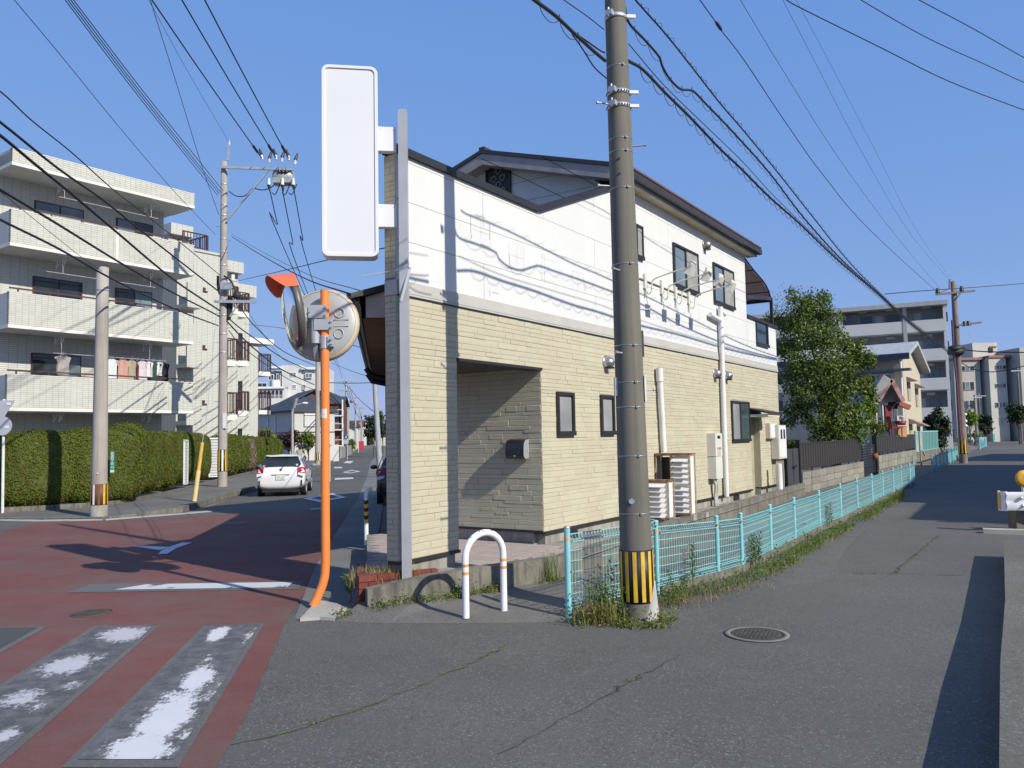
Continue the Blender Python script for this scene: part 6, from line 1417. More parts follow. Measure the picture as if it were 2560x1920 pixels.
# ================================================================== cars
def paint(name, col):
    m, t, b = nodes(name); b.inputs['Base Color'].default_value = (*col, 1); b.inputs['Roughness'].default_value = .35; b.inputs['Coat Weight'].default_value = .7; b.inputs['Coat Roughness'].default_value = .06; return m
def make_car(label, loc, rz, sc, pm, plate=True):
    t = thing('parked_car' if not plate else 'hatchback_car', label, 'car', loc, rz); t.scale = (sc, sc, sc)
    ST = [(0.0, .40, .66, .74, .76, .60, .70, .74), (.05, .30, .72, .815, .82, .66, .76, .84), (.14, .24, .74, .845, .845, .82, .74, .99), (.24, .22, .75, .848, .835, .95, .70, 1.06), (.45, .20, .76, .848, .825, .965, .655, 1.25), (.64, .20, .76, .848, .82, .97, .60, 1.40), (.86, .20, .76, .848, .815, .965, .575, 1.455), (1.5, .20, .76, .848, .81, .94, .59, 1.485), (2.2, .20, .76, .848, .81, .90, .575, 1.43), (2.75, .20, .76, .848, .815, .875, .60, 1.18), (3.12, .20, .76, .845, .815, .86, .62, .97), (3.6, .22, .72, .82, .78, .80, .55, .86), (3.95, .26, .62, .72, .68, .66, .45, .74), (4.05, .35, .5, .6, .56, .55, .35, .6)]
    b = B(); rows_ = []
    for y, zb, xb, xm, xs, zbelt, xr, zr in ST:
        half = [(0, zb), (xb, zb), (xm, .46), (xm, zbelt - .12), (xs, zbelt), (xr + .015, zr - .045), (xr * .8, zr), (0, zr + .025)]
        full = half + [(-x, z) for x, z in half[-2:0:-1]]; rows_.append([(x, y, z) for x, z in full])
    n = len(rows_[0]); vs = [p for r_ in rows_ for p in r_]
    b.add(vs, [(i * n + j, (i + 1) * n + j, (i + 1) * n + (j + 1) % n, i * n + (j + 1) % n) for i in range(len(ST) - 1) for j in range(n)] + [tuple(range(n)), tuple(range((len(ST) - 1) * n, len(ST) * n))[::-1]], 0, True)
    body = b.obj('body', pm, t)
    sm = body.modifiers.new('round', 'SUBSURF'); sm.levels = 1; sm.render_levels = 2
    b = B(); b.add([(-.66, .235, 1.045), (.66, .235, 1.045), (.70, .28, 1.10), (.565, .60, 1.385), (-.565, .60, 1.385), (-.70, .28, 1.10)], [(0, 1, 2, 3, 4, 5)]); 
    for v in range(len(b.v)): x, y, z = b.v[v]; b.v[v] = (x, y - .055, z + .035)
    b.obj('rear_window', GLD, t)
    b = B(); b.bar((-.56, .52, 1.462), (.56, .52, 1.462), .22, .035); b.obj('spoiler', pm, t); b = B(); b.bar((-.1, .51, 1.48), (.1, .51, 1.48), .03, .014); b.obj('spoiler_fin', pm, t)
    for s_ in (1, -1):
        b = B(); b.add([(s_ * .855, .95, .985), (s_ * .853, 2.45, .93), (s_ * .70, 2.02, 1.34), (s_ * .665, 1.5, 1.40), (s_ * .68, 1.0, 1.36), (s_ * .80, .72, 1.06)], [(0, 1, 2, 3, 4, 5)]); b.obj('side_window', GLD, t)
        b = B(); b.bar((s_ * .86, 1.62, .97), (s_ * .70, 1.62, 1.39), .05, .02); b.obj('window_pillar', BLACK, t)
        b = B(); b.blob((s_ * .99, 2.35, 1.03), (.12, .06, .075), 1, .1, 1, 2); b.bar((s_ * .82, 2.36, .97), (s_ * .94, 2.36, 1.0), .04, .04); b.obj('door_mirror', pm if not plate else mk('mirror_grey', (.20, .24, .27), .3), t)
        b = B(); b.add([(s_ * .60, .16, 1.02), (s_ * .73, .20, 1.03), (s_ * .85, .30, 1.0), (s_ * .868, .33, .88), (s_ * .835, .10, .80), (s_ * .60, .05, .84)], [(0, 1, 2, 3, 4, 5)])
        for v in range(len(b.v)): x, y, z = b.v[v]; b.v[v] = (x * 1.0, y - .06, z + .01)
        tl = b.obj('tail_light', mk('lamp_red', (.42, .012, .022), .18), t)
        b = B(); b.add([(s_ * .61, .055, .835), (s_ * .835, .06, .80), (s_ * .82, .0, .70), (s_ * .62, -.005, .76)], [(0, 1, 2, 3)]); b.add([(s_ * .72, .12, .97), (s_ * .80, .16, .96), (s_ * .80, .15, .925), (s_ * .72, .10, .93)], [(0, 1, 2, 3)])
        for v in range(len(b.v)): x, y, z = b.v[v]; b.v[v] = (x, y - .062, z + .01)
        b.obj('clear_lens', mk('lamp_clear', (.62, .62, .64), .15), tl)
        b = B(); b.box(s_ * .735 - .018, s_ * .735 + .018, -.03, .05, .36, .58); b.obj('bumper_slit', BLACK, t)
        for y in (.72, 3.28):
            w_ = B(); M = Matrix.Translation((s_ * .74, y, .305)) @ Matrix.Rotation(s_ * pi / 2, 4, 'Y'); w_.lathe([(.0001, .08), (.19, .085), (.205, .10), (.29, .105), (.305, .08), (.305, -.08), (.29, -.1), (.0001, -.1)], 24, M); wh = w_.obj('wheel', RUB, t)
            w_ = B()
            for k in range(8): a = 2 * pi * k / 8; w_.bar(M @ V3((.03 * cos(a), .03 * sin(a), .10)), M @ V3((.2 * cos(a), .2 * sin(a), .105)), .05, .02)
            w_.lathe([(.195, .10), (.205, .108), (.215, .10)], 20, M); w_.obj('rim', GALV, wh)
            w_ = B(); w_.lathe([(.30, -.0), (.36, .113), (.335, .116), (.30, .05)], 20, Matrix.Translation((s_ * .735, y, .31)) @ Matrix.Rotation(s_ * pi / 2, 4, 'Y')); w_.obj('wheel_arch', BLACK, t)
        b = B(); b.bar((s_ * .862, 1.15, .86), (s_ * .862, 1.30, .86), .03, .03); b.obj('door_handle', pm, t)
        b = B()
        for y in (1.45, 2.45): b.bar((s_ * .852, y, .32), (s_ * .83, y, .93), .008, .012)
        b.obj('door_seam', BLACK, t)
    b = B(); b.box(-.66, .66, .12, .4, .15, .28); b.obj('underbody', BLACK, t)
    b = B(); b.box(-.31, .31, -.022, .05, .775, .80); b.obj('handle_bar', STEEL, t)
    pl_ = B(); pl_.box(-.165, .165, -.026, -.006, .60, .765); po = pl_.obj('number_plate', mk('plate_white', (.70, .70, .68), .4), t)
    text('77-37', .115, (.0, -.028, .665), (pi / 2, 0, 0), mk('plate_ink', (.12, .14, .16), .6), po, 'numeral')
    b = B(); b.lathe([(.0001, .012), (.03, .012), (.055, .004), (.055, 0)], 18, Matrix.Translation((0, .10, .955)) @ Matrix.Rotation(radians(62), 4, 'X')); b.obj('badge', mk('badge_chrome', (.12, .15, .28), .2, .7), t)
    b = B(); b.tube([(.02, .13, 1.03), (.10, .17, 1.07), (.02, .2, 1.10), (-.18, .25, 1.13)], .012, 5); b.obj('wiper', BLACK, t)
    b = B(); b.cyl((-.60, .165, 1.09), (-.60, .158, 1.085), .045, None, 12); b.obj('window_sticker', SIGNW, t)
    b = B(); b.box(.52, .60, .158, .162, 1.085, 1.155); b.obj('window_label', mk('label_blue_white', (.5, .58, .70), .5), t); return t
make_car('white hatchback seen from behind, heading away up the left street', (-7.55, 26.05, .0), radians(10), .90, paint('car_white', (.72, .72, .73)))
make_car('dark red brown parked car mostly hidden behind the shop corner', (-2.95, 21.9, .02), radians(8), .92, paint('car_brown', (.07, .018, .014)), False)
# ================================================================== people
def person(label, loc, rz, h, shirt, trousers, hair, stride=.18, arm=None, extra=None):
    t = thing('person', label, 'person', loc, rz); k = h / 1.7
    J = {'pel': (0, 0, .92), 'sp': (0, .01, 1.18), 'ch': (0, 0, 1.36), 'nk': (0, .01, 1.46), 'hd': (0, .03, 1.60), 'tp': (0, .02, 1.69)}
    E_ = [('pel', 'sp'), ('sp', 'ch'), ('ch', 'nk'), ('nk', 'hd'), ('hd', 'tp')]; R0 = dict(pel=.15, sp=.125, ch=.14, nk=.055, hd=.095, tp=.06)
    for s_, n_ in ((-1, 'l'), (1, 'r')):
        st = stride * s_
        for nm, p, r_ in (('hp', (.09 * s_, 0, .86), .095), ('kn', (.10 * s_, st * .6 + .03, .49), .06), ('an', (.10 * s_, st, .09), .04), ('to', (.105 * s_, st + .16, .035), .035), ('sh', (.185 * s_, 0, 1.40), .06), ('el', (.24 * s_, -st * .4 - .02, 1.12), .042), ('wr', (.23 * s_, -st * .7 + .1, .90), .03), ('ha', (.225 * s_, -st * .7 + .14, .82), .035)):
            J[nm + n_] = p; R0[nm + n_] = r_
        E_ += [('pel', 'hp' + n_), ('hp' + n_, 'kn' + n_), ('kn' + n_, 'an' + n_), ('an' + n_, 'to' + n_), ('ch', 'sh' + n_), ('sh' + n_, 'el' + n_), ('el' + n_, 'wr' + n_), ('wr' + n_, 'ha' + n_)]
    if arm: J.update(arm)
    ks = list(J); me = bpy.data.meshes.new('body'); me.from_pydata([tuple(c * k for c in J[q]) for q in ks], [(ks.index(a), ks.index(c)) for a, c in E_], []); o = bpy.data.objects.new('body', me); COL.objects.link(o); o.parent = t
    md = o.modifiers.new('skin', 'SKIN')
    for i, q in enumerate(ks): v = me.skin_vertices[0].data[i]; v.radius = (R0[q] * k,) * 2; v.use_root = q == 'pel'
    s2 = o.modifiers.new('sub', 'SUBSURF'); s2.levels = 1; s2.render_levels = 2
    m_, nt_, bs = nodes('person_' + str(len(MATS))); MATS[m_.name] = m_
    sp = N(nt_, 'ShaderNodeSeparateXYZ'); cc = N(nt_, 'ShaderNodeTexCoord'); nt_.links.new(cc.outputs['Object'], sp.inputs[0]); q = N(nt_, 'ShaderNodeMath', operation='DIVIDE'); q.inputs[1].default_value = h; nt_.links.new(sp.outputs[2], q.inputs[0])
    r_ = N(nt_, 'ShaderNodeValToRGB'); r_.color_ramp.interpolation = 'CONSTANT'; el = r_.color_ramp.elements
    for _ in range(3): el.new(.5)
    for e_, (p_, c_) in zip(el, ((0, (.03, .03, .03)), (.06, trousers), (.54, shirt), (.86, (.36, .22, .15)), (.995, hair))): e_.position = p_; e_.color = (*c_, 1)
    nt_.links.new(q.outputs[0], r_.inputs[0]); nt_.links.new(r_.outputs[0], bs.inputs['Base Color']); bs.inputs['Roughness'].default_value = .8; me.materials.append(m_)
    b = B(); b.blob((0, .0 * k, 1.635 * k), (.105 * k, .115 * k, .105 * k), 2, .1, 2, 2); b.obj('hair', mk('hair_dark', (.018, .014, .012), .6), t)
    if extra: extra(t, k)
    return t
def with_umbrella(t, k): pass
pt = at(749, 1150, 43.0); pp_ = V3((pt.x, 43.0, .12))
person('person in a pale top walking away under a dark umbrella on the left sidewalk', pp_, radians(10), 1.42, (.34, .32, .29), (.16, .12, .09), (.02, .015, .012), .15, {'elr': (.30, .08, 1.22), 'wrr': (.16, .20, 1.30), 'har': (.12, .22, 1.36)})
t = thing('umbrella', 'dark open umbrella held by the person on the left sidewalk', 'umbrella', pp_ + V3((.08, .2, .98))); b = B(); K = 8; vs = [(0, 0, .52)]
for rr_, zz in ((.16, .49), (.28, .43), (.36, .35)):
    for j in range(16): a = 2 * pi * j / 16; q = rr_ * (1 if j % 2 == 0 else .95); vs.append((q * cos(a), q * sin(a), zz + (0 if j % 2 == 0 else .015)))
b.add(vs, [(0, 1 + j, 1 + (j + 1) % 16) for j in range(16)] + [(1 + 16 * i + j, 17 + 16 * i + j, 17 + 16 * i + (j + 1) % 16, 1 + 16 * i + (j + 1) % 16) for i in range(2) for j in range(16)]); b.obj('canopy', mk('umbrella_dark', (.03, .032, .04), .7), t); b = B(); b.cyl((0, 0, -.12), (0, 0, .58), .012, None, 6); b.obj('stick', GALV, t)
c = pp_ + V3((.26, .05, .75)); t = thing('shoulder_bag', 'tan bag at the side of the person with the umbrella', 'bag', c); b = B(); b.blob((0, 0, 0), (.09, .16, .15), 1, .15, 2, 2); b.obj('bag_body', mk('bag_tan', (.42, .27, .17), .8), t); b = B(); b.tube(spline([(0, -.12, .1), (-.05, -.05, .36), (-.05, .05, .36), (0, .12, .1)], 4), .012, 5); b.obj('strap', RUST, t)
gp = G(2438, 1114); person('person in dark clothes walking on the far right sidewalk', (gp.x, gp.y, 0), radians(200), 1.6, (.03, .03, .035), (.03, .03, .04), (.02, .015, .012), .2)
# ================================================================== street lamp, signs, small far things on the left
X = at(731, 1100, 48).x; t = thing('street_lamp', 'slim street lamp with a white head on a curved arm, left street', 'street lamp', (X, 48, .1))
def PLm(x, y): return at(x, y, 48) - t.location
b = B(); b.tube([(0, 0, 0), PLm(731, 1090), PLm(731, 1030), PLm(733, 1022), PLm(740, 1012), PLm(755, 1009)], [.09, .08, .07, .065, .05, .04], 8); b.obj('pole', GALV, t); b = B(); b.bar(PLm(736, 1020), PLm(743, 995), .16, .1); b.obj('strut', GALV, t); b = B(); b.blob(PLm(762, 1008), (.2, .12, .07), 1, .1, 1, 2); b.obj('lamp_head', WHITE, t)
X = at(868, 1100, 77).x; t = thing('road_sign', 'blue round road sign with a white arrow above a white plate', 'road sign', (X, 77, 0))
def PS(x, y, dy=0): return at(x, y, 77 + dy) - t.location
b = B(); b.cyl((0, 0, 0), PS(868, 1085), .05, None, 8); b.obj('pole', GALV, t); b = B(); p = PS(866, 1092.5); b.cyl(p + V3((0, -.06, 0)), p + V3((0, -.09, 0)), .21, None, 20); ds = b.obj('disc', mk('sign_blue', (.02, .14, .42), .4), t)
b = B(); q = p + V3((0, -.093, 0)); b.add([q + V3(v) for v in ((-.11, 0, -.035), (.02, 0, -.035), (.02, 0, .035), (-.11, 0, .035))], [(0, 1, 2, 3)]); b.add([q + V3(v) for v in ((.0, 0, -.11), (.05, 0, -.11), (.05, 0, .11), (.0, 0, .11))], [(0, 1, 2, 3)]); b.obj('arrow', SIGNW, ds)
b = B(); a, d = PS(860, 1099), PS(871, 1110); b.box(a.x, d.x, a.y - .09, a.y - .06, d.z, a.z); wp_ = b.obj('plate', mk('plate_pale', (.58, .56, .60), .5), t); b = B()
for k in range(3):
    for j in range(2): x = a.x + .06 + j * .2; z = a.z - .08 - k * .13; b.box(x, x + .13, a.y - .094, a.y - .0905, z - .07, z)
b.obj('lettering', mk('plate_ink_grey', (.30, .28, .34), .6), wp_)
def bush(label, px, py0, py1, Y, wpx, mat, seed, nleaf=900, lsz=.16, name='bush', trunk=True, aspect=1.0, z0=None, cat='bush'):
    """leafy crown: clumps of leaf faces through an uneven volume on a branching stem"""
    c = at(px, (py0 + py1) / 2, Y); zt, zb = at(px, py0, Y).z, (at(px, py1, Y).z if z0 is None else z0); rx = wpx * Y / 2000 / 2; rz = (zt - zb) / 2; r = random.Random(seed); t = thing(name, label, cat, (c.x, c.y, 0))
    b = B(); b.tube([(0, 0, 0), (.05, 0, zb * .6), (0, .05, (zt + zb) / 2)], [max(.05, rx * .09), max(.04, rx * .07), .03], 7)
    for k in range(5): a = 2 * pi * k / 5 + seed; b.tube([(0, 0, zb * .5 + .2 * rz), (rx * .5 * cos(a), rx * .5 * sin(a), zb + rz * r.uniform(.7, 1.5))], [max(.03, rx * .04), .015], 5)
    b.obj('trunk', BARK, t); b = B(); ncl = max(14, nleaf // 45)
    for k in range(ncl):
        d = V3((r.gauss(0, 1), r.gauss(0, 1), r.gauss(0, 1))).normalized() * (r.random() ** .38); cc = V3((d.x * rx, d.y * rx * aspect, zb + rz + d.z * rz)) * 1.0; cs = rx * r.uniform(.16, .3)
        for j in range(nleaf // ncl):
            q = cc + V3((r.gauss(0, cs * .6), r.gauss(0, cs * .6), r.gauss(0, cs * .5))); b.leaf(q, ((q.x) / rx + r.gauss(0, .5), q.y / rx - .2 + r.gauss(0, .5), r.gauss(.6, .5)), lsz * r.uniform(.6, 1.5), lsz * .55, r)
    b.obj('crown', mat, t); return t
bush('maroon leaved tree before the grey house with the dark roof', 722, 1074, 1120, 66, 56, LEAFM, 1, 1500, .22, 'maroon_tree', cat='tree'); bush('round dark green garden tree beside the slim pole', 770, 1079, 1122, 62, 46, LEAF, 2, 1300, .2, 'garden_tree', cat='tree'); bush('yellow green shrub above the hedge end', 664, 1076, 1108, 60, 50, LEAFY, 3, 1000, .2, 'garden_shrub'); bush('dark round roadside tree beyond the leaning grey pole', 934, 1035, 1092, 88, 52, LEAFD, 4, 1600, .3, 'roadside_tree', cat='tree'); bush('light green tree top right of the leaning grey pole', 956, 1022, 1090, 105, 34, LEAF, 5, 800, .35, 'roadside_tree', cat='tree'); bush('yellow green tree left of the blue sign', 852, 1072, 1100, 110, 24, LEAFY, 6, 700, .3, 'roadside_tree', cat='tree'); bush('low green bushes beyond the blue sign', 880, 1096, 1122, 125, 22, LEAF, 8, 700, .3, 'roadside_bush')
bush('hazy far trees closing the end of the left street', 921, 1084, 1103, 330, 34, LEAFD, 61, 900, 1.2, 'far_tree', z0=.2, cat='tree')
# ---- houses along the left street
def frame_of(ang): return radians(ang)
def house(label, P, ang, W_, D_, H_, wallm, roofm, rh=1.6, over=.5, wins=(), kind='gable', name='house', cat='house', group=None, eave=True, chimney=False):
    """local: x along the front, y back. front at y=0, x 0..W"""
    t = thing(name, label, cat, P, radians(ang), group); b = B(); b.box(0, W_, 0, D_, -.2, H_); wl = b.obj('wall', wallm, t); b = B(); o = over
    if kind == 'gable':      # ridge along x
        A0 = [(-o, -o, H_ - .1), (-o, D_ / 2, H_ + rh), (-o, D_ + o, H_ - .1)]
        b.add([(-o, -o, H_), (W_ + o, -o, H_), (W_ + o, D_ / 2, H_ + rh), (-o, D_ / 2, H_ + rh), (-o, D_ + o, H_), (W_ + o, D_ + o, H_)] + [(-o, -o, H_ - .14), (W_ + o, -o, H_ - .14), (W_ + o, D_ / 2, H_ + rh - .14), (-o, D_ / 2, H_ + rh - .14), (-o, D_ + o, H_ - .14), (W_ + o, D_ + o, H_ - .14)], [(0, 1, 2, 3), (3, 2, 5, 4), (6, 9, 8, 7), (9, 10, 11, 8), (0, 6, 7, 1), (4, 5, 11, 10), (0, 3, 9, 6), (3, 4, 10, 9), (1, 7, 8, 2), (2, 8, 11, 5)])
        g_ = B(); g_.add([(0, 0, H_), (0, D_, H_), (0, D_ / 2, H_ + rh * .92)], [(0, 1, 2)]); g_.obj('gable', wallm, t); g_ = B(); g_.add([(W_, 0, H_), (W_, D_, H_), (W_, D_ / 2, H_ + rh * .92)], [(0, 2, 1)]); g_.obj('gable', wallm, t)
    elif kind == 'gable_y':  # ridge along y, gable faces the front
        b.add([(-o, -o, H_ - .1), (W_ / 2, -o, H_ + rh), (W_ + o, -o, H_ - .1), (-o, D_ + o, H_ - .1), (W_ / 2, D_ + o, H_ + rh), (W_ + o, D_ + o, H_ - .1)] + [(-o, -o, H_ - .26), (W_ / 2, -o, H_ + rh - .16), (W_ + o, -o, H_ - .26), (-o, D_ + o, H_ - .26), (W_ / 2, D_ + o, H_ + rh - .16), (W_ + o, D_ + o, H_ - .26)], [(0, 1, 4, 3), (1, 2, 5, 4), (0, 6, 7, 1), (1, 7, 8, 2), (6, 9, 10, 7), (7, 10, 11, 8), (0, 3, 9, 6), (2, 8, 11, 5), (3, 4, 10, 9), (4, 5, 11, 10)])
        g_ = B(); g_.add([(0, 0, H_), (W_, 0, H_), (W_ / 2, 0, H_ + rh * .92)], [(0, 1, 2)]); g_.obj('gable', wallm, t); g_ = B(); g_.add([(0, D_, H_), (W_, D_, H_), (W_ / 2, D_, H_ + rh * .92)], [(0, 2, 1)]); g_.obj('gable', wallm, t)
    elif kind == 'hip':
        i = min(W_, D_) / 2
        b.add([(-o, -o, H_), (W_ + o, -o, H_), (W_ + o, D_ + o, H_), (-o, D_ + o, H_), (i, D_ / 2, H_ + rh), (W_ - i, D_ / 2, H_ + rh), (-o, -o, H_ - .16), (W_ + o, -o, H_ - .16), (W_ + o, D_ + o, H_ - .16), (-o, D_ + o, H_ - .16)], [(0, 1, 5, 4), (1, 2, 5), (2, 3, 4, 5), (3, 0, 4), (0, 6, 7, 1), (1, 7, 8, 2), (2, 8, 9, 3), (3, 9, 6, 0), (6, 9, 8, 7)])
    else: b.box(-.1, W_ + .1, -.1, D_ + .1, H_, H_ + .35)
    b.obj('roof', roofm, t)
    for (face, a, c, z0, z1, m_) in wins:
        b = B(); g = B(); e = .05
        if face == 'f': b.box(a - .06, c + .06, -e, .0, z0 - .06, z1 + .06); g.box(a, c, -e - .01, -e + .01, z0, z1); g2 = (a + c) / 2
        elif face == 'l': b.box(-e, 0, a - .06, c + .06, z0 - .06, z1 + .06); g.box(-e - .01, -e + .01, a, c, z0, z1)
        else: b.box(W_, W_ + e, a - .06, c + .06, z0 - .06, z1 + .06); g.box(W_ + e - .01, W_ + e + .01, a, c, z0, z1)
        w_ = b.obj('window', FLASH if m_ is not WHITE else WHITE, t); g.obj('pane', GLB if m_ is None else m_, w_)
    return t
GREYW = mk('grey_white_wall', (.50, .50, .475), .85, 0, .04, 1, .1, 60); BRNW = mk('brown_wall', (.13, .06, .045), .85, 0, .1, 3); TANW = mk('tan_wall', (.50, .45, .34), .85, 0, .05, 2, .1, 60); GREYA = mk('apartment_grey', (.42, .43, .44), .85, 0, .05, .5, 0, 40, (.30, .30, .30), (.5, .5, .15), .5); WHITEA = mk('apartment_white', (.60, .60, .58), .85, 0, .04, .5)
SHUT = mk('shutter_beige', (.55, .55, .52), .7, 0, .05, 2)
cx = at(736, 1100, 75); t = house('grey white two storey house with a dark hipped roof behind the bushes', (cx.x, 75, 0), 41.5, 4.2, 9, 4.75, GREYW, ROOFS, 1.5, .3, [('f', 1.0, 2.6, 3.2, 4.25, SHUT)], 'hip'); b = B(); b.box(-.02, 4.22, -.05, 9.02, 2.62, 2.7); b.obj('belt_course', FLASH, t); b = B(); b.box(.95, 2.65, -.16, -.02, 4.27, 4.42); b.obj('shutter_box', WHITE, t)
b = B()
for y in (5.6, 3.9): b.tube([(-.08, y, 1.0), (-.08, y, 4.2)], .06, 6)
b.obj('drain_pipe', WHITE, t)
cx = at(748, 1100, 95); t = house('brown gabled house with a slate roof peeking over the grey house', (cx.x - 1.5, 95, 0), 28, 6.5, 8, 6.2, BRNW, ROOFS, 1.9, .6, (), 'gable_y')
cx = at(831, 1100, 85); t = house('dark brown building with small balconies behind the orange mirror post', (cx.x - 3.5, 85.5, 0), 8, 4.3, 9, 5.9, BRNW, ROOFS, .9, .3, [('f', 3.4, 4.0, 3.6, 4.8, None)], 'gable')
for z in (1.2, 2.9, 4.4): b = B(); b.box(3.2, 4.5, -.7, -.01, z, z + .12); b.bar((3.2, -.7, z + .7), (4.5, -.7, z + .7), .06, .06); b.bar((4.5, -.7, z), (4.5, -.7, z + .7), .06, .06); b.obj('balcony', WHITE, t)
b = B(); b.tube([(4.4, -.3, 0), (4.4, -.3, 6.2)], .09, 6); b.obj('drain_pipe', WHITE, t)
# white flats behind
cx = at(668, 1100, 150); t = thing('white_flats', 'pale stepped white apartment building behind the dark roofed houses', 'building', (cx.x, 150, 0), radians(4))
def wp2(x, y): p = at(x, y, 150) - V3((cx.x, 150, 0)); return p
def wbox(name, x0, y0, x1, dpt, mat, yoff=0.0, y1=None):
    b = B(); a, c = wp2(x0, y0), wp2(x1, y0); zb = 0 if y1 is None else wp2(x0, y1).z; b.box(a.x, c.x, yoff, yoff + dpt, zb, a.z); return b.obj(name, mat, t)
wbox('tower', 704, 913, 752, 10, WHITEA); wbox('wall', 752.1, 917, 812, 10, WHITEA, .3); wbox('wall', 668, 926, 703.9, 10, WHITEA, 2.0); wbox('roof_edge', 672, 917, 704, 3, WHITE, -1.0, 922); wbox('roof_edge', 752, 918, 790, 2, WHITE, -.6, 924)
b = B(); K = 9; a, c = wp2(670, 951), wp2(703, 951); zb = wp2(670, 968).z; vs = []
for k in range(K): f = k / (K - 1); x = a.x + (c.x - a.x) * f; y = 1.5 - 2.4 * sin(pi * f) ** .5; vs += [(x, y, a.z), (x, y, zb)]
b.add(vs, [(2 * i, 2 * i + 1, 2 * i + 3, 2 * i + 2) for i in range(K - 1)], 0, True); b.obj('curved_balcony', WHITE, t)
for x0, y0, x1, y1, m_ in ((724, 930, 740, 941, GLB), (762, 932, 780, 944, GLB), (671, 936, 685, 950, GLD), (691, 934, 701, 950, GLD), (730, 961, 740, 972, GLB), (754, 960, 764, 973, GLB), (644, 957, 668, 968, GLD)):
    b = B(); p, q = wp2(x0, y0), wp2(x1, y1); b.box(p.x, q.x, -.12, -.02, q.z, p.z); f = b.obj('window', WHITE, t); b = B(); b.box(p.x + .12, (p.x + q.x) / 2 - .05, -.16, -.10, q.z + .12, p.z - .12); b.box((p.x + q.x) / 2 + .05, q.x - .12, -.16, -.10, q.z + .12, p.z - .12); b.obj('pane', m_, f)
wbox('lower_wall', 640, 970, 720, 4, WHITEA, -3.0); wbox('lower_roof', 640, 970, 720, 4.5, WHITE, -3.4, 975)
for k in range(7): x = 650 + k * 9.6; b = B(); p, q = wp2(x, 979), wp2(x + 6.5, 988); b.box(p.x, q.x, -3.1, -3.0, q.z, p.z); b.obj('window', GLD, t); b = B(); p, q = wp2(x, 990), wp2(x + 6.5, 996); b.box(p.x, q.x, -3.1, -3.0, q.z, p.z); b.obj('window', GLB, t)
# white gate panels and garden wall
p = G(725, 1152); q = G(792, 1148); t = thing('garden_gate', 'white panelled garden gate and fence behind the car', 'gate', (p.x, p.y, 0)); d = q - p
for k in range(9):
    a, c = d * (k / 9 + .006), d * ((k + 1) / 9 - .006); b = B(); h = (1.35, 1.35, 1.4, 1.5, 1.6, 1.6, 1.45, 1.2, 1.2)[k]; b.bar(a + V3((0, 0, h / 2)), c + V3((0, 0, h / 2)), .06, h); b.obj('panel', WHITE, t)
p = G(795, 1156); q = G(845, 1152); t = thing('garden_wall', 'white rendered garden wall past the slim concrete pole', 'wall', (p.x, p.y, 0)); d = q - p; b = B(); b.bar(V3((0, 0, .7)), d + V3((0, 0, .7)), .2, 1.5); b.obj('wall_body', WHITEA, t)
# far small houses down the street
fh = [('tan house under a grey roof, first on the far left street', 864, 130, 9, 7, 8.5, TANW, ROOFS, 'hip'), ('white house with a dark gable far down the left street', 881, 150, 8, 5, 4.4, WHITEA, ROOFS, 'gable_y'), ('pale house behind the first distant pole', 893, 185, 9, 6, 5.2, WHITEA, ROOFD, 'gable_y'), ('small grey house behind the second distant pole', 905, 235, 10, 6, 6.0, GREYW, ROOFS, 'gable'), ('white building near the end of the left street', 914, 300, 9, 6, 9.0, WHITEA, GREYW, 'flat')]
for lab, px, Y, W_, D_, H_, wm, rm, kd in fh:
    X = at(px, 1100, Y).x; house(lab, (X - W_, Y, 0), 8, W_, D_, H_, wm, rm, 1.8, .5, [('f', W_ * .55, W_ * .75, 1, 2.2, None), ('f', W_ * .55, W_ * .8, H_ - 1.7, H_ - .6, None)], kd)
X = at(929, 1100, 260); house('low dark houses on the right at the end of the left street', (X.x + .5, 260, 0), 8, 12, 8, 3.2, GREYW, ROOFS, 1.5, .4, (), 'gable'); 
p = at(903, 1114, 120); t = thing('shop_banner', 'red banner standing by the far left street', 'banner', (p.x, 120, 0)); b = B(); b.box(-.4, .4, 0, .04, .35, 1.7); b.obj('cloth', mk('banner_red', (.50, .05, .06), .8), t); b = B(); b.cyl((-.42, 0, 0), (-.42, 0, 1.9), .04, None, 6); b.obj('pole', WHITE, t)
p = at(901, 1057, 200); t = thing('round_sign', 'small orange sign far down the left street', 'sign', (p.x, 200, 0)); b = B(); b.box(-.35, .35, 0, .05, p.z - .3, p.z + .3); b.obj('plate', HOOD, t); b = B(); b.cyl((0, .05, 0), (0, .05, p.z), .08, None, 6); b.obj('pole', GALV, t)
p = at(852, 1097, 100); t = thing('traffic_mirror', 'far round mirror left of the blue sign', 'traffic mirror', (p.x, 100, 0)); b = B(); b.cyl((0, 0, p.z), (0, -.06, p.z), .4, None, 20); b.obj('mirror_face', mk('mirror_far', (.4, .42, .45), .3), t); b = B(); b.cyl((0, .1, 0), (0, .1, p.z), .05, None, 6); b.obj('pole', ORANGE, t)
p = G(877, 1136); q = G(852, 1146); t = thing('block_wall', 'grey block wall beside the blue sign post', 'wall', (p.x, p.y, 0)); b = B(); d = q - p; b.bar(V3((0, 0, .6)), d + V3((0, 0, .6)), .2, 1.2); b.obj('wall_body', CONC, t)
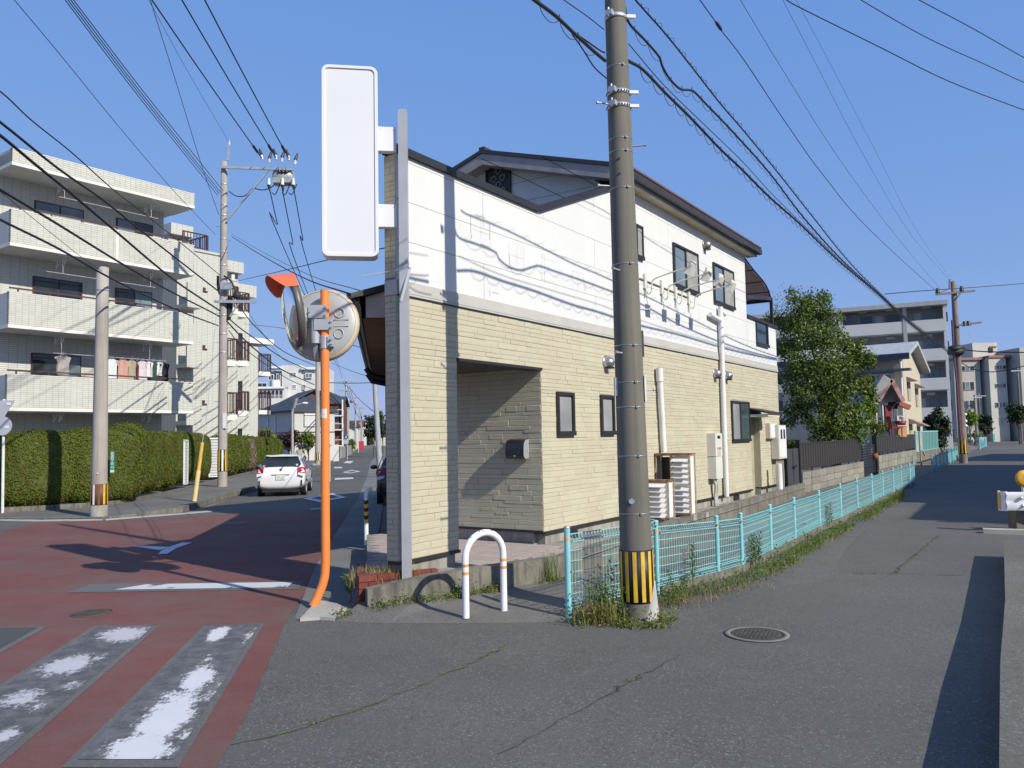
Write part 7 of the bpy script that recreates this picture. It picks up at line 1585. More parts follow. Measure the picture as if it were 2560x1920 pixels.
# ================================================================== right side: block walls, gate, fences
def facew(u, w_, z): return L(u, w_, z)
def blockwall(label, u0, u1, z0, z1, lay_, ln):
    t = thing('block_wall', label, 'wall', L(u0, 0, z0), pi / 2 - UA); n = max(1, round((u1 - u0) / ln)); h = (z1 - z0) / lay_; w_ = (u1 - u0) / n; m = None; r = random.Random(int(u0))
    for j in range(lay_):
        for i in range(n):
            if m is None: b = B(); b.box(-.5, .5, -.5, .5, -.5, .5); o = b.obj('concrete_block', BLKM, t); m = o.data
            else: o = link('concrete_block', m, t)
            o.location = ((i + .5) * w_, .0 + r.uniform(-.006, .006), (j + .5) * h); o.scale = (w_ - .015, .14, h - .012)
    b = B(); b.box(0, u1 - u0, -.05, .05, -.2, z1 - z0 - .004); b.obj('mortar', CONCD, t); return t
BLKM = mk('concrete_block', (.36, .345, .30), .92, 0, .12, 5, .5, 45, (.10, .09, .07), (2, 2, .8), .8, .4, .3)
blockwall('first grey block wall carrying dark panels, beside the dark gate', 15.7, 24.6, .05, .64, 3, .95); blockwall('second grey block wall farther up the path, below the red house', 27.8, 38.9, .2, .76, 2, .8)
b = B(); lbox(b, 38.9, 50, -.06, .06, .1, .62); o = b.obj('low_wall', CONCD); tag(o, 'low concrete wall under the green fence', 'wall')
PNL = mk('panel_dark_brown', (.045, .040, .036), .55, 0, .12, 2); PNL2 = mk('gate_dark', (.055, .058, .062), .5, 0, .08, 3)
def panelfence(label, u0, u1, z0, z1, n):
    t = thing('panel_fence', label, 'fence', L(u0, 0, z0), pi / 2 - UA, 'dark panel fences on the block walls'); m = None; w_ = (u1 - u0) / n
    for k in range(n):
        if m is None: b = B(); b.box(.004, w_ - .004, -.02, .02, .04, z1 - z0 - .03); o = b.obj('slat', PNL, t); m = o.data
        else: o = link('slat', m, t)
        o.location = (k * w_, (.004 if k % 2 else -.004), 0)
    b = B(); b.box(-.02, u1 - u0 + .02, -.03, .03, z1 - z0 - .03, z1 - z0 + .02); b.box(0, u1 - u0, -.025, .025, -.02, .04); b.box(-.06, 0, -.03, .03, -.1, z1 - z0 + .03); b.box(u1 - u0, u1 - u0 + .06, -.03, .03, -.1, z1 - z0 + .03)
    k = 1
    while k * 1.3 < u1 - u0: b.box(k * 1.3, k * 1.3 + .05, -.02, .02, -.12, .0); k += 1
    b.obj('frame', DARK, t); return t
panelfence('long dark panel fence on the first block wall, below the tree', 15.75, 24.5, .72, 1.45, 60); panelfence('dark panel fence on the second block wall, below the red house', 27.8, 38.8, .86, 1.54, 50)
t = thing('double_gate', 'dark grey double leaf gate beside the shop wall end', 'gate', L(14.3, 0, .3), pi / 2 - UA)
for x0, x1 in ((0, .58), (.62, 1.2)): b = B(); b.box(x0, x1, -.02, .02, .02, 1.02); b.box(x0 + .05, x1 - .05, -.026, -.02, .07, .97); lf_ = b.obj('leaf', PNL2, t)
b = B(); b.bar((.5, -.04, .52), (.78, -.06, .54), .05, .04); b.cyl((.56, -.03, .5), (.56, -.08, .5), .03, None, 8); b.obj('handle', BLACK, t); b = B(); b.box(1.22, 1.32, -.05, .05, -.3, 1.25); b.box(-.08, -.02, -.04, .04, -.3, 1.1); b.obj('post', BLACK, t)
b = B(); lbox(b, 14.2, 15.6, -.1, .12, -.05, .28); o = b.obj('concrete_step', CONC); tag(o, 'concrete step and low block under the dark double gate', 'step')
t = thing('slat_gate', 'black slatted gate between the two block walls', 'gate', L(24.75, 0, .1), pi / 2 - UA); m = None
for k in range(11):
    if m is None: b = B(); b.box(0, 2.6, -.02, .02, 0, .075); o = b.obj('slat', BLACK, t); m = o.data
    else: o = link('slat', m, t)
    o.location = (0, 0, .05 + .1 * k)
b = B(); b.box(2.62, 2.85, -.08, .08, -.1, 1.5); b.obj('gate_post', BLACK, t)
b = B(); b.blob(L(26.9, -.1, .75), (.12, .1, .14), 2, .4, 2, 2); o = b.obj('terracotta_ornament', mk('terracotta', (.28, .08, .04), .8)); tag(o, 'small reddish ornament on the black slatted gate', 'ornament')
GRN = mk('green_fence', (.10, .26, .23), .5, 0, .08, 3)
t = thing('sheet_fence', 'green post fence with pale backing past the dark panels', 'fence', L(39.2, 0, .6), pi / 2 - UA); m = None
for k in range(7):
    b = B(); b.box(k * 1.5 + .08, k * 1.5 + 1.46, -.012, .012, .05, 1.05); b.obj('panel', GRN if k > 1 else mk('pale_panel', (.36, .42, .36), .7, 0, .2, 2), t); b = B(); b.box(k * 1.5, k * 1.5 + .07, -.04, .04, -.1, 1.12); b.obj('post', FENCE, t)
b = B(); b.box(0, 10.5, -.03, .03, 1.05, 1.12); b.box(0, 10.5, -.03, .03, .0, .05); b.obj('rail', FENCE, t)
t = thing('garden_tap', 'small bent pipe by the path at the wall end', 'pipe', L(37, -.5, 0)); b = B(); b.tube(spline([(0, 0, 0), (0, 0, .6), (.15, .1, .75), (.3, .2, .5)], 5), .04, 6); b.obj('pipe', CONC, t)
# pale box shed wall glimpsed behind the shop end
b = B(); lbox(b, 16.5, 20.0, -6, -4.5, 0, 3.0); o = b.obj('pink_wall', mk('pink_wall', (.58, .38, .32), .85)); tag(o, 'salmon pink house wall glimpsed between shop and tree', 'wall')
# ================================================================== the big tree behind the fence
def big_tree():
    Yt = 30.0; KS = Yt / 25.6; c = at(2085, 1110, Yt); t = thing('broadleaf_tree', 'large leafy green tree over the dark panel fence beside the shop', 'tree', (c.x, c.y, 0)); r = random.Random(3); b = B()
    def P_(x, y, dy=0.0): return at(x, y, Yt + dy) - V3((c.x, c.y, 0))
    b.tube(spline([V3((0, 0, -.1)), V3((.05, 0, 1.0)), V3((.0, .1, 2.0)), P_(2080, 900)], 4), [.16 - .0075 * k for k in range(13)], 9)
    tips = []
    for (x, y, dy) in ((1965, 1010, -.3), (1990, 880, .3), (2010, 800, -.2), (2050, 790, .4), (2100, 830, -.5), (2140, 880, .3), (2165, 950, -.4), (2150, 1030, .2), (2060, 960, -.9), (2090, 1040, -.8), (2000, 950, .8)):
        a = V3((.0, .05, r.uniform(.9, 2.2))); e = P_(x, y, dy); b.tube(spline([a, a.lerp(e, .5) + V3((0, 0, .25)), e], 4), [.06 - .005 * k for k in range(9)], 6); tips.append(e)
    b.obj('trunk', BARK, t); b = B(); y_ = B()
    # clumps: (px, py, depth offset, radius m, weight)
    CL = [(2000, 770, .0, .5, 1), (2040, 770, .2, .55, 1.2), (2078, 800, -.1, .45, 1.0), (1975, 810, .3, .45, 1), (2010, 830, -.3, .6, 1.4), (2060, 850, -.5, .6, 1.4), (2100, 855, .2, .42, .9), (1965, 870, .2, .45, 1), (2005, 900, -.5, .6, 1.5), (2060, 920, -.7, .6, 1.5), (2105, 920, -.3, .6, 1.4), (2135, 880, .2, .4, .8), (2165, 900, -.1, .35, .6), (1975, 950, .3, .5, 1), (2020, 970, -.6, .6, 1.3), (2075, 980, -.8, .6, 1.4), (2125, 975, -.4, .55, 1.2), (2160, 960, .1, .4, .8), (2180, 990, .2, .35, .6), (2000, 1020, .0, .5, 1), (2045, 1045, -.5, .5, 1), (2090, 1045, -.7, .5, 1.1), (2135, 1035, -.3, .5, 1.1), (2165, 1020, .0, .4, .8), (1965, 1045, .3, .35, .6), (2050, 1090, -.3, .4, .7), (2100, 1090, -.6, .4, .8), (2140, 1080, -.2, .45, .9), (2155, 870, .2, .3, .5), (1935, 800, .8, .35, .5), (2025, 745, .2, .35, .5), (1985, 735, .4, .3, .35), (2060, 745, .3, .3, .35)]
    for (x, y, dy, rd, wt) in CL:
        cc = P_(x, y, dy)
        for k in range(int(680 * wt)):
            d = V3((r.gauss(0, 1), r.gauss(0, 1), r.gauss(0, 1))).normalized() * rd * KS * (r.random() ** .45); q = cc + d; q.z -= .1 * abs(d.x)
            if mnoise.noise(q * 1.9) < -.3: continue
            nn = (d.x / rd * .7 + r.gauss(0, .5), d.y / rd * .7 + r.gauss(0, .5) - .15, .55 + r.gauss(0, .45)); (b if not (y > 1000 and x > 2110 and r.random() < .6) else y_).leaf(q, nn, r.uniform(.09, .18), r.uniform(.045, .075), r, 0, .35)
    b.obj('crown', LEAF, t); y_.obj('low_branches', LEAFY, t); b = B()
    for k in range(46):           # loose upright shoots along the top edge
        x = r.uniform(1925, 2050); y0 = 770 + max(0, (x - 2000)) * .3; e = P_(x + r.uniform(-10, 12), y0 - r.uniform(15, 60), r.uniform(-.3, .5)); a = P_(x, y0 + 20, 0)
        for j in range(9): q = a.lerp(e, .2 + .8 * j / 8); b.leaf(q + V3((r.gauss(0, .02), r.gauss(0, .02), 0)), (r.gauss(0, 1), r.gauss(0, 1), .6), r.uniform(.07, .12), .035, r, 0, -.3)
    b.obj('top_shoots', leafmat('pale_leaf', (.13, .16, .07), (.26, .28, .14), .3), t)['kind'] = 'stuff'
big_tree()
bush('small dark bush in front of the red trimmed porch', 2192, 1040, 1092, 36, 50, LEAF, 31, 1500, .08, 'porch_bush'); bush('tall dark rounded conifer before the grey flats', 2340, 1015, 1128, 58, 60, LEAFD, 33, 3500, .2, 'conifer_shrub', aspect=.8, z0=.1); bush('low green growth behind the meter cabinet', 1978, 1100, 1125, 22.8, 40, LEAF, 34, 500, .07, 'garden_plant')
# ================================================================== red trimmed house, tan house
RED = mk('red_trim', (.24, .03, .04), .6); RW = mk('red_house_white', (.64, .63, .60), .8, 0, .04, 2)
YR = 38.0
def RH(x, y, Y=YR): return at(x, y, Y)
t = thing('red_trimmed_house', 'small white house with red trim and a steep grey porch gable', 'house', (RH(2215, 1090).x, YR, 0)); O_ = t.location
def rr(x, y, Y=YR): return at(x, y, Y) - O_
b = B(); a, c = rr(2188, 1005), rr(2247, 1005); b.box(a.x, c.x - .5, 1.2, 5, 0, a.z + .1); b.obj('wall', RW, t)
b = B(); ap, l0, r0 = rr(2215, 951), rr(2183, 1004), rr(2245, 1005); dv_ = V3((.0, 3.0, 0)); b.add([l0 - V3((0, .5, 0)), ap - V3((0, .5, 0)), ap + dv_, l0 + dv_], [(0, 1, 2, 3)]); b.add([ap - V3((0, .5, 0)), r0 - V3((0, .5, 0)), r0 + dv_, ap + dv_], [(0, 1, 2, 3)]); b.obj('porch_roof', mk('roof_grey', (.30, .31, .31), .7), t)
b = B(); b.bar(l0 - V3((0, .52, 0)), ap - V3((0, .52, .0)), .08, .2); b.bar(ap - V3((0, .52, 0)), r0 - V3((0, .52, 0)), .08, .2); b.obj('barge_board', mk('pink_board', (.42, .23, .21), .7), t)
b = B(); b.bar(l0 + V3((-.28, -.45, .1)), ap + V3((-.20, -.45, .12)), .3, .4); b.obj('roof_edge', mk('roof_grey', (.30, .31, .31), .7), t)
b = B(); a, c, d = rr(2182, 1006), rr(2211, 1006), rr(2199, 984); b.add([a, c, d], [(0, 1, 2)]); b.box(a.x, c.x, -.02, .3, rr(2190, 1012).z, a.z); b.obj('gable_panel', RW, t)
for x0, x1, y0, y1, m_ in ((2203, 2210, 1010, 1092, RW), (2240, 2247, 1040, 1092, RW), (2216, 2222, 1013, 1082, RED)): b = B(); p, q = rr(x0, y0), rr(x1, y1); b.box(p.x, q.x, -.1, .1, q.z, p.z); b.obj('porch_post', m_, t)
b = B(); p, q = rr(2209, 1013), rr(2227, 1041); b.box(p.x, q.x, -.15, .0, q.z, p.z); b.obj('porch_sign', RED, t); b = B(); p, q = rr(2222, 1030), rr(2240, 1080); b.box(p.x, q.x, .6, .65, q.z, p.z); b.obj('door', mk('door_grey', (.40, .42, .43), .5), t)
b = B(); p, q = rr(2224, 1005), rr(2247, 1022); b.box(p.x, q.x, .1, .2, q.z, p.z); b.obj('porch_beam', DARK, t); b = B(); p, q = rr(2247, 1008), rr(2274, 1019); b.bar(p, q, .2, .22); b.obj('side_eave', mk('side_eave', (.36, .10, .06), .7), t)
b = B(); p, q = rr(2176, 1014), rr(2192, 1040); b.box(p.x, q.x, .2, .3, q.z, p.z); b.obj('shutter', mk('shutter_rust', (.34, .15, .05), .8), t); b = B(); p, q = rr(2190, 1014), rr(2202, 1044); b.box(p.x, q.x, .5, .6, q.z, p.z); b.obj('window', GLB, t)
t2 = thing('garden_chair', 'dark red garden chair on the red trimmed porch', 'chair', rr(2232, 1092) + O_ + V3((0, -.25, 0))); b = B(); b.bar((-.22, 0, .42), (.28, 0, .45), .4, .06); b.bar((-.24, .1, .42), (-.3, .15, .95), .05, .35); b.obj('seat', RED, t2)
for x, y in ((-.2, -.15), (.25, -.15), (-.2, .15), (.25, .15)): b = B(); b.bar((x, y, 0), (x, y, .42), .04, .04); b.obj('leg', RED, t2)
t2 = thing('red_basket', 'red basket with a pale handle on the orange box by the porch', 'basket', rr(2252, 1065) + O_); b = B(); b.lathe([(.001, 0), (.2, 0), (.26, .25), (.24, .25), (.18, .03)], 14); b.obj('bowl', RED, t2); b = B(); b.tube([(.22 * cos(pi * k / 8), 0, .25 + .22 * sin(pi * k / 8)) for k in range(9)], .02, 5); b.obj('handle', WHITE, t2)
t2 = thing('storage_box', 'pale orange box standing beside the red trimmed porch', 'box', rr(2252, 1092) + O_); b = B(); b.box(-.2, .2, -.2, .2, 0, .5); b.obj('case', mk('box_orange', (.60, .32, .16), .7), t2); b = B(); b.box(-.22, .22, -.22, .22, .5, .54); b.obj('lid', CREAM, t2)
# tan house
YT = 46.0
cT = at(2266, 1100, YT); t = thing('tan_house', 'two storey tan rendered house with a blue eaved grey roof behind the red one', 'house', (cT.x, YT, 0)); Ot = t.location
rd = V3((sin(radians(37.9)), cos(radians(37.9)), 0)); ld = V3((-.789, .614, 0))     # right gable face runs away to the right; long side to the left
zE, zR = at(2264, 882, YT).z, at(2289, 861, YT + 2).z
b = B(); W_, D_ = 4.6, 7.0
q = [V3((0, 0, 0)), rd * W_, rd * W_ + ld * D_, ld * D_]; b.extr(q, (0, 0, zE)); b.add([V3((0, 0, zE)), rd * W_ + V3((0, 0, zE)), rd * (W_ * .42) + V3((0, 0, zR))], [(0, 1, 2)]); b.obj('wall', TANW, t)
b = B(); o = -ld * .5; e0 = -rd * .6; e1 = rd * (W_ + .5); A0, A1, A2 = e0 + o + V3((0, 0, zE - .05)), rd * (W_ * .42) + o + V3((0, 0, zR + .1)), e1 + o + V3((0, 0, zE - .75)); dd = ld * (D_ + 1); th_ = V3((0, 0, -.22))
b.add([A0, A1, A2, A0 + dd, A1 + dd, A2 + dd, A0 + th_, A1 + th_, A2 + th_, A0 + dd + th_, A1 + dd + th_, A2 + dd + th_], [(0, 1, 4, 3), (1, 2, 5, 4), (0, 6, 7, 1), (1, 7, 8, 2), (6, 9, 10, 7), (7, 10, 11, 8), (0, 3, 9, 6)]); b.obj('roof', mk('roof_pale_grey', (.40, .41, .42), .6), t)
b = B(); b.bar(A0 + V3((0, 0, -.2)), A0 + dd + V3((0, 0, -.2)), .14, .34); b.obj('eave_board', mk('eave_blue', (.03, .045, .09), .5), t); b = B(); b.bar(A0 + V3((0, 0, -.95)) + rd * .2, A0 + dd * .55 + V3((0, 0, -.95)) + rd * .2, .5, .14); b.obj('window_awning', mk('awning_grey', (.10, .11, .14), .6), t)
def onl(s, z, off=.04): return ld * s - rd * off + V3((0, 0, z))
def lquad(b, s0, s1, z0, z1, off=.04): b.add([onl(s0, z0, off), onl(s1, z0, off), onl(s1, z1, off), onl(s0, z1, off)], [(0, 1, 2, 3)])
b = B(); lquad(b, .55, 2.4, 3.5, 5.1); wf = b.obj('window', WHITE, t)
for s0, s1, m_ in ((.65, 1.42, mk('curtain_grey', (.25, .29, .32), .6)), (1.5, 2.3, GLD)): b = B(); lquad(b, s0, s1, 3.6, 5.0, .06); b.obj('pane', m_, wf)
b = B()
for k in range(9): p = onl(.3 + .13 * k, 2.4, .5); b.bar(p, p + V3((0, 0, 1.1)), .035, .035)
b.bar(onl(.25, 3.5, .5), onl(1.45, 3.5, .5), .06, .06); b.bar(onl(.25, 2.4, .5), onl(1.45, 2.4, .5), .06, .06); b.bar(onl(.25, 3.5, .5), onl(.25, 3.5, 0), .06, .06); b.obj('balcony_rail', mk('rail_alu', (.42, .44, .47), .4, .4), t); b = B(); q = [onl(.2, 2.3, 0), onl(1.5, 2.3, 0), onl(1.5, 2.3, .55), onl(.2, 2.3, .55)]; b.extr(q, (0, 0, .1)); b.obj('balcony_slab', GREYW, t)
b = B(); b.tube([onl(.08, 0, .1), onl(.08, zE - .3, .1)], .07, 6); b.obj('drain_pipe', WHITE, t)
def onr(s, z, off=.04): return rd * s - ld * off + V3((0, 0, z))
AWN = mk('small_awning', (.30, .22, .20), .6)
for s, z in ((.9, 4.9), (3.0, 4.6), (.9, 2.45), (3.0, 2.3)):
    b = B(); b.add([onr(s, z - 1.4), onr(s + .7, z - 1.4), onr(s + .7, z - .2), onr(s, z - .2)], [(0, 1, 2, 3)]); wf = b.obj('window', mk('window_tan_frame', (.40, .36, .28), .6), t); b = B(); b.add([onr(s - .1, z, .02), onr(s + .8, z, .02), onr(s + .8, z - .3, .6), onr(s - .1, z - .3, .6)], [(0, 1, 2, 3)]); b.add([onr(s - .1, z, .02), onr(s - .1, z - .3, .6), onr(s - .1, z - .32, .02)], [(0, 1, 2)]); b.obj('awning', AWN, t)
# ================================================================== grey flats behind
YG = 75.0
cG = at(2375, 1100, YG); t = thing('grey_flats', 'five storey grey apartment building with open galleries behind the tree', 'building', (cG.x, YG, 0)); Og = t.location; gl_ = V3((-.90, .43, 0)); gr = V3((.17, .985, 0))
def gp_(s, off, z): return gl_ * s + V3((-gl_.y, gl_.x, 0)) * off + V3((0, 0, z))
FH = 2.78
def gbox(b, s0, s1, o0, o1, z0, z1): q = [gp_(s0, o0, z0), gp_(s1, o0, z0), gp_(s1, o1, z0), gp_(s0, o1, z0)]; b.extr(q, (0, 0, z1 - z0)); return b
b = B(); gbox(b, 0.0, 34, -1.8, -9, 0, 13.7); b.obj('rear_wall', GREYA, t)
b = B(); q = [gp_(0, 0, 0), gp_(0, -9, 0), gp_(-.25, -9, 0), gp_(-.25, 0, 0)]; b.extr(q, (0, 0, 13.9)); b.obj('end_wall', WHITEA, t)
for k in range(6):
    z = k * FH; b = B()
    if k < 5: gbox(b, -.2, 9.1, .02, -.12, z + .0, z + 1.12); gbox(b, -.2, 9.1, -.12, -1.8, z - .1, z + .04)
    else: gbox(b, -.4, 36, .5, -9.2, 13.55, 13.95)
    b.obj('gallery_parapet' if k < 5 else 'roof_slab', WHITEA if k < 5 else GREYA, t)
for s in (3.1, 8.8): b = B(); gbox(b, s, s + .35, .06, -.3, 0, 13.6); b.obj('column', GREYA, t)
b = B(); gbox(b, 9.25, 11.1, .05, -3, 0, 13.5); b.obj('stair_tower', mk('stair_grey', (.34, .33, .32), .85, 0, .05, 1), t)
b = B(); gbox(b, 9.1, 9.2, .2, .05, 0, 13.4); gbox(b, 9.4, 9.5, .2, .06, 0, 13.4); b.obj('drain_pipe', WHITE, t)
for k in range(5):
    z = k * FH
    for s0, s1, m_ in ((.5, 1.5, GLB), (1.8, 2.4, WHITEA), (3.7, 4.9, GLD), (5.2, 5.9, WHITEA), (6.2, 7.2, GLD), (7.5, 8.6, GLB)):
        b = B(); gbox(b, s0, s1, -1.70, -1.79, z + (.1 if s1 - s0 < 1.3 else .8), z + 2.05); b.obj('window' if s1 - s0 > 1.3 else 'door', m_, t)
    for s in (1.0, 4.2, 6.6): b = B(); gbox(b, s, s + .7, -.5, -1.0, z + 2.3, z + 2.55); b.obj('pipe_box', GREYA, t)
    b = B(); gbox(b, 11.2, 34, .0, -.15, z + .3, z + 1.2); b.obj('balcony_front', GREYA, t); b = B(); gbox(b, 11.6, 33, -1.7, -1.79, z + 1.0, z + 2.3); b.obj('window_strip', GLD, t)
for s, n in ((.4, 5), (2.2, 5)):
    for k in range(n): b = B(); q = gp_(-.26, -s - .3, k * FH + .9); b.bar(q, q + V3((-.02, 0, .9)), .5, .1); b.obj('end_window', GLD, t)
# ================================================================== school like building closing the street
YS = 112.0
def sp(x, y, Y=YS): return at(x, y, Y)
SCW = mk('school_wall', (.42, .41, .37), .85, 0, .06, .4, 0, 40, (.30, .29, .26), (.4, .4, .1), .5)
cS = sp(2395, 1100); t = thing('school_building', 'long pale four storey building with a roof block closing the right street', 'building', (cS.x, YS, 0)); Os = t.location
def sbox(name, x0, y0, x1, y1, o0, o1, m_):
    a, c = sp(x0, y0) - Os, sp(x1, y1) - Os; b = B(); b.box(a.x, c.x, o0, o1, c.z if y1 < 1085 else -.3, a.z); return b.obj(name, m_, t)
sbox('wall', 2395, 897, 2473, 1100, 1.2, 12, SCW); sbox('wall', 2471, 893, 2526, 1100, 0, 12, mk('school_wall_light', (.52, .51, .46), .85, 0, .06, .4)); sbox('wall', 2525.8, 873, 2640, 1100, -2.0, 12, SCW); sbox('roof_block', 2461, 851, 2527, 890, 3, 10, mk('roof_block', (.54, .53, .48), .85, 0, .06, .6)); sbox('roof_edge', 2393, 893, 2474, 897.5, .9, 12, mk('roof_edge_red', (.30, .16, .14), .8)); sbox('roof_edge', 2470, 889, 2527, 893.5, -.2, 12, mk('roof_edge_red', (.30, .16, .14), .8))
b = B(); p = sp(2467, 850) - Os; b.cyl((p.x, 4, p.z), (p.x, 4, p.z + 1.6), .05, None, 5); b.obj('aerial', GALV, t)
for x0, x1, ys, o in ((2412, 2448, ((913, 925), (953, 974), (1000, 1021)), 1.2), (2488, 2514, ((913, 923), (959, 969), (1006, 1018)), .0), (2415, 2436, ((1046, 1060),), 1.2), (2498, 2508, ((1043, 1062),), 0.0)):
    for y0, y1 in ys:
        a, c = sp(x0, y0) - Os, sp(x1, y1) - Os; b = B(); b.box(a.x, c.x, o - .1, o - .01, c.z, a.z); wf = b.obj('window', mk('window_alu', (.50, .52, .55), .4, .3), t); n = 3; w_ = (c.x - a.x) / n
        for i in range(n): b = B(); b.box(a.x + i * w_ + .06, a.x + (i + 1) * w_ - .06, o - .13, o - .09, c.z + .06, a.z - .06); b.obj('pane', GLD if i != 1 else GLB, wf)
for x, y in ((2508, 861), (2514, 861), (2520, 861)): b = B(); p = sp(x, y) - Os; b.box(p.x - .16, p.x + .14, 2.9, 2.99, p.z - .1, p.z + .1); b.obj('sign_letter', mk('letter_rust', (.35, .12, .08), .8), t)
b = B(); p = sp(2508, 869) - Os; b.box(p.x - .3, p.x + .3, 2.9, 2.99, p.z - .35, p.z + .35); b.obj('roof_window', GLD, t)
bush('bright green street tree left of the school wall', 2423, 1028, 1075, 92, 40, LEAFY, 51, 900, .3, 'street_tree', z0=2.2, cat='tree'); bush('round clipped dark tree before the school wall', 2463, 1036, 1058, 98, 30, LEAFD, 52, 800, .28, 'clipped_tree', z0=2.3, cat='tree'); bush('lower dark clipped bush under the round tree', 2466, 1056, 1080, 97, 34, LEAFD, 53, 700, .28, 'clipped_bush'); bush('dark spreading tree at the right edge before the school', 2545, 1010, 1052, 90, 52, LEAFD, 54, 1300, .32, 'street_tree', z0=2.6, cat='tree')
for k, (x, lab) in enumerate(((2426, 'white planter with yellow green plant, left of the walking person'), (2450, 'white planter with yellow green plant, right of the walking person'))):
    p = G(x, 1106); t = thing('planter', lab, 'planter', (p.x, p.y, 0)); b = B(); b.lathe([(.001, 0), (.42, 0), (.52, .7), (.46, .7), (.4, .5)], 16); b.obj('tub', WHITEA, t); r = random.Random(k); b = B()
    for j in range(240): b.leaf((r.gauss(0, .25), r.gauss(0, .25), .7 + abs(r.gauss(0, .25))), (r.gauss(0, 1), r.gauss(0, 1), .7), .22, .1, r)
    b.obj('plant', LEAFY, t)
p = at(2411, 1036, 70); t = thing('street_lamp', 'slim lamp post with round white globes beyond the far utility pole', 'street lamp', (p.x, 70, 0)); b = B(); b.cyl((0, 0, 0), (0, 0, p.z), .07, None, 6); b.obj('pole', GALV, t)
for dz in (0, -.6, -1.0): b = B(); b.blob((0, -.1, p.z + dz), (.16, .16, .14), 1, 0, 1, 2); b.obj('globe', WHITE, t)
# the two houses stand right of the street, outside the picture; plan frame along the street
tl = 1 / math.tan(SUN_EL); SDX, SDY = -sin(SUN_AZ) * tl, -cos(SUN_AZ) * tl
def street_house(label, A, B_, h, depth, wm, group=None):
    """A, B_: plan ends of the street front's shadow line; h: wall height"""
    a = V3((A[0] - SDX * h, A[1] - SDY * h, 0)); c = V3((B_[0] - SDX * h, B_[1] - SDY * h, 0)); d = (c - a); ln = d.length; an = atan2(d.y, d.x)
    t = thing('side_house', label, 'house', a, an, group); b = B(); b.box(0, ln, -depth, 0, -.1, h - .2); b.obj('wall', wm, t); b = B(); b.box(-.05, ln + .05, -depth - .1, .08, h - .2, h); b.obj('roof', GREYW, t)
    k = 0
    while k * 3.2 + 2.4 < ln:
        for z in ((.9,) if h < 4 else (.9, h - 2.2)):
            b = B(); b.box(k * 3.2 + .8, k * 3.2 + 2.3, .0, .05, z, z + 1.2); w_ = b.obj('window', WHITE, t); b = B(); b.box(k * 3.2 + .88, k * 3.2 + 2.22, .045, .06, z + .08, z + 1.12); b.obj('pane', GLD, w_)
        k += 1
    return t
street_house('plain grey house right of the street, shading its near part', (7.90, 16.03), (10.20, 19.75), 5.2, 6, GREYW)
street_house('long taller tan house right of the street, shading the fence and road', (9.45, 20.02), (20.6, 41.0), 6.6, 7, TANW)
street_house('grey house farthest right of the street', (24.6, 45.5), (34, 57), 6.4, 7, GREYA)
# ================================================================== weeds and grass
def tuft(b, c, n, h, spread, r, wd=.008, lean=.5):
    for k in range(n):
        x, y = c[0] + r.gauss(0, spread), c[1] + r.gauss(0, spread); hh = h * r.uniform(.45, 1.1); a = r.uniform(0, 2 * pi); l = lean * hh * r.uniform(.2, 1); p0 = V3((x, y, c[2])); p1 = p0 + V3((cos(a) * l * .35, sin(a) * l * .35, hh * .62)); p2 = p0 + V3((cos(a) * l, sin(a) * l, hh * .92)); s_ = V3((-sin(a), cos(a), 0)) * wd * .5
        b.add([p0 - s_, p0 + s_, p1 + s_ * .8, p1 - s_ * .8, p2], [(0, 1, 2, 3), (3, 2, 4)])
def patch(b, c, n, r, spread, h, lsz=.04):
    for k in range(n): x, y = c[0] + r.gauss(0, spread), c[1] + r.gauss(0, spread); z = c[2] + abs(r.gauss(0, h)); b.leaf((x, y, z), (r.gauss(0, .8), r.gauss(0, .8), .8), lsz * r.uniform(.5, 1.4), lsz * .5, r)
r = random.Random(21)
g1, d1_ = B(), B()
# foot of the big pole and along the fence
fl = [V3((.5, 7.75, 0)), V3((1.0, 7.9, 0)), V3((1.55, 8.75, 0)), V3((2.5, 9.62, 0)), V3((3.0, 10.2, 0)), V3((4.6, 12.75, 0)), V3((6.45, 15.6, 0)), V3((8.5, 18.8, 0)), V3((10.5, 22, 0))]
def onl_(s):
    for a, c in zip(fl, fl[1:]):
        q = (c - a).length
        if s <= q: return a.lerp(c, s / q), (c - a).normalized()
        s -= q
    return fl[-1], (fl[-1] - fl[-2]).normalized()
tot = sum((c - a).length for a, c in zip(fl, fl[1:]))
s = 0.0
while s < tot:
    p, d = onl_(s); n = V3((d.y, -d.x, 0)); k = .5 + .5 * mnoise.noise(V3((s * .55, 3.1, 0))); near = s < 4.6
    q = p + n * r.uniform(.02, .30 if near else .22)
    if k > .34 or near:
        patch(g1, q, int(26 * k) + 6, r, .07, .05 + .05 * k, .038 if s < 6 else .05)
        if r.random() < .7: tuft(g1, q, int(7 * k) + 2, .10 + .12 * k, .06, r, .007)
        if r.random() < .55: tuft(d1_, q + n * .06, int(7 * k) + 2, .09 + .07 * k, .07, r, .005, .9)
    s += .055 if s < 6 else .11
for c in ((.62, 7.62), (.7, 7.66), (.8, 7.60), (.74, 7.7), (.9, 7.55)):
    tuft(d1_, (*c, 0), 30, .26, .05, r, .006, .8); patch(g1, (*c, 0), 50, r, .08, .08)
for c in ((.88, 7.72), (.82, 7.82), (.92, 7.86), (.76, 7.8)): patch(g1, (*c, 0), 150, r, .075, .20, .042); tuft(g1, (*c, 0), 16, .42, .06, r, .008, .3)
for c in ((1.05, 7.48), (1.2, 7.42), (1.35, 7.55), (1.3, 7.46), (1.42, 7.7), (.98, 7.5)): patch(g1, (*c, 0), 60, r, .06, .05); tuft(d1_, (*c, 0), 14, .10, .05, r, .006, 1)
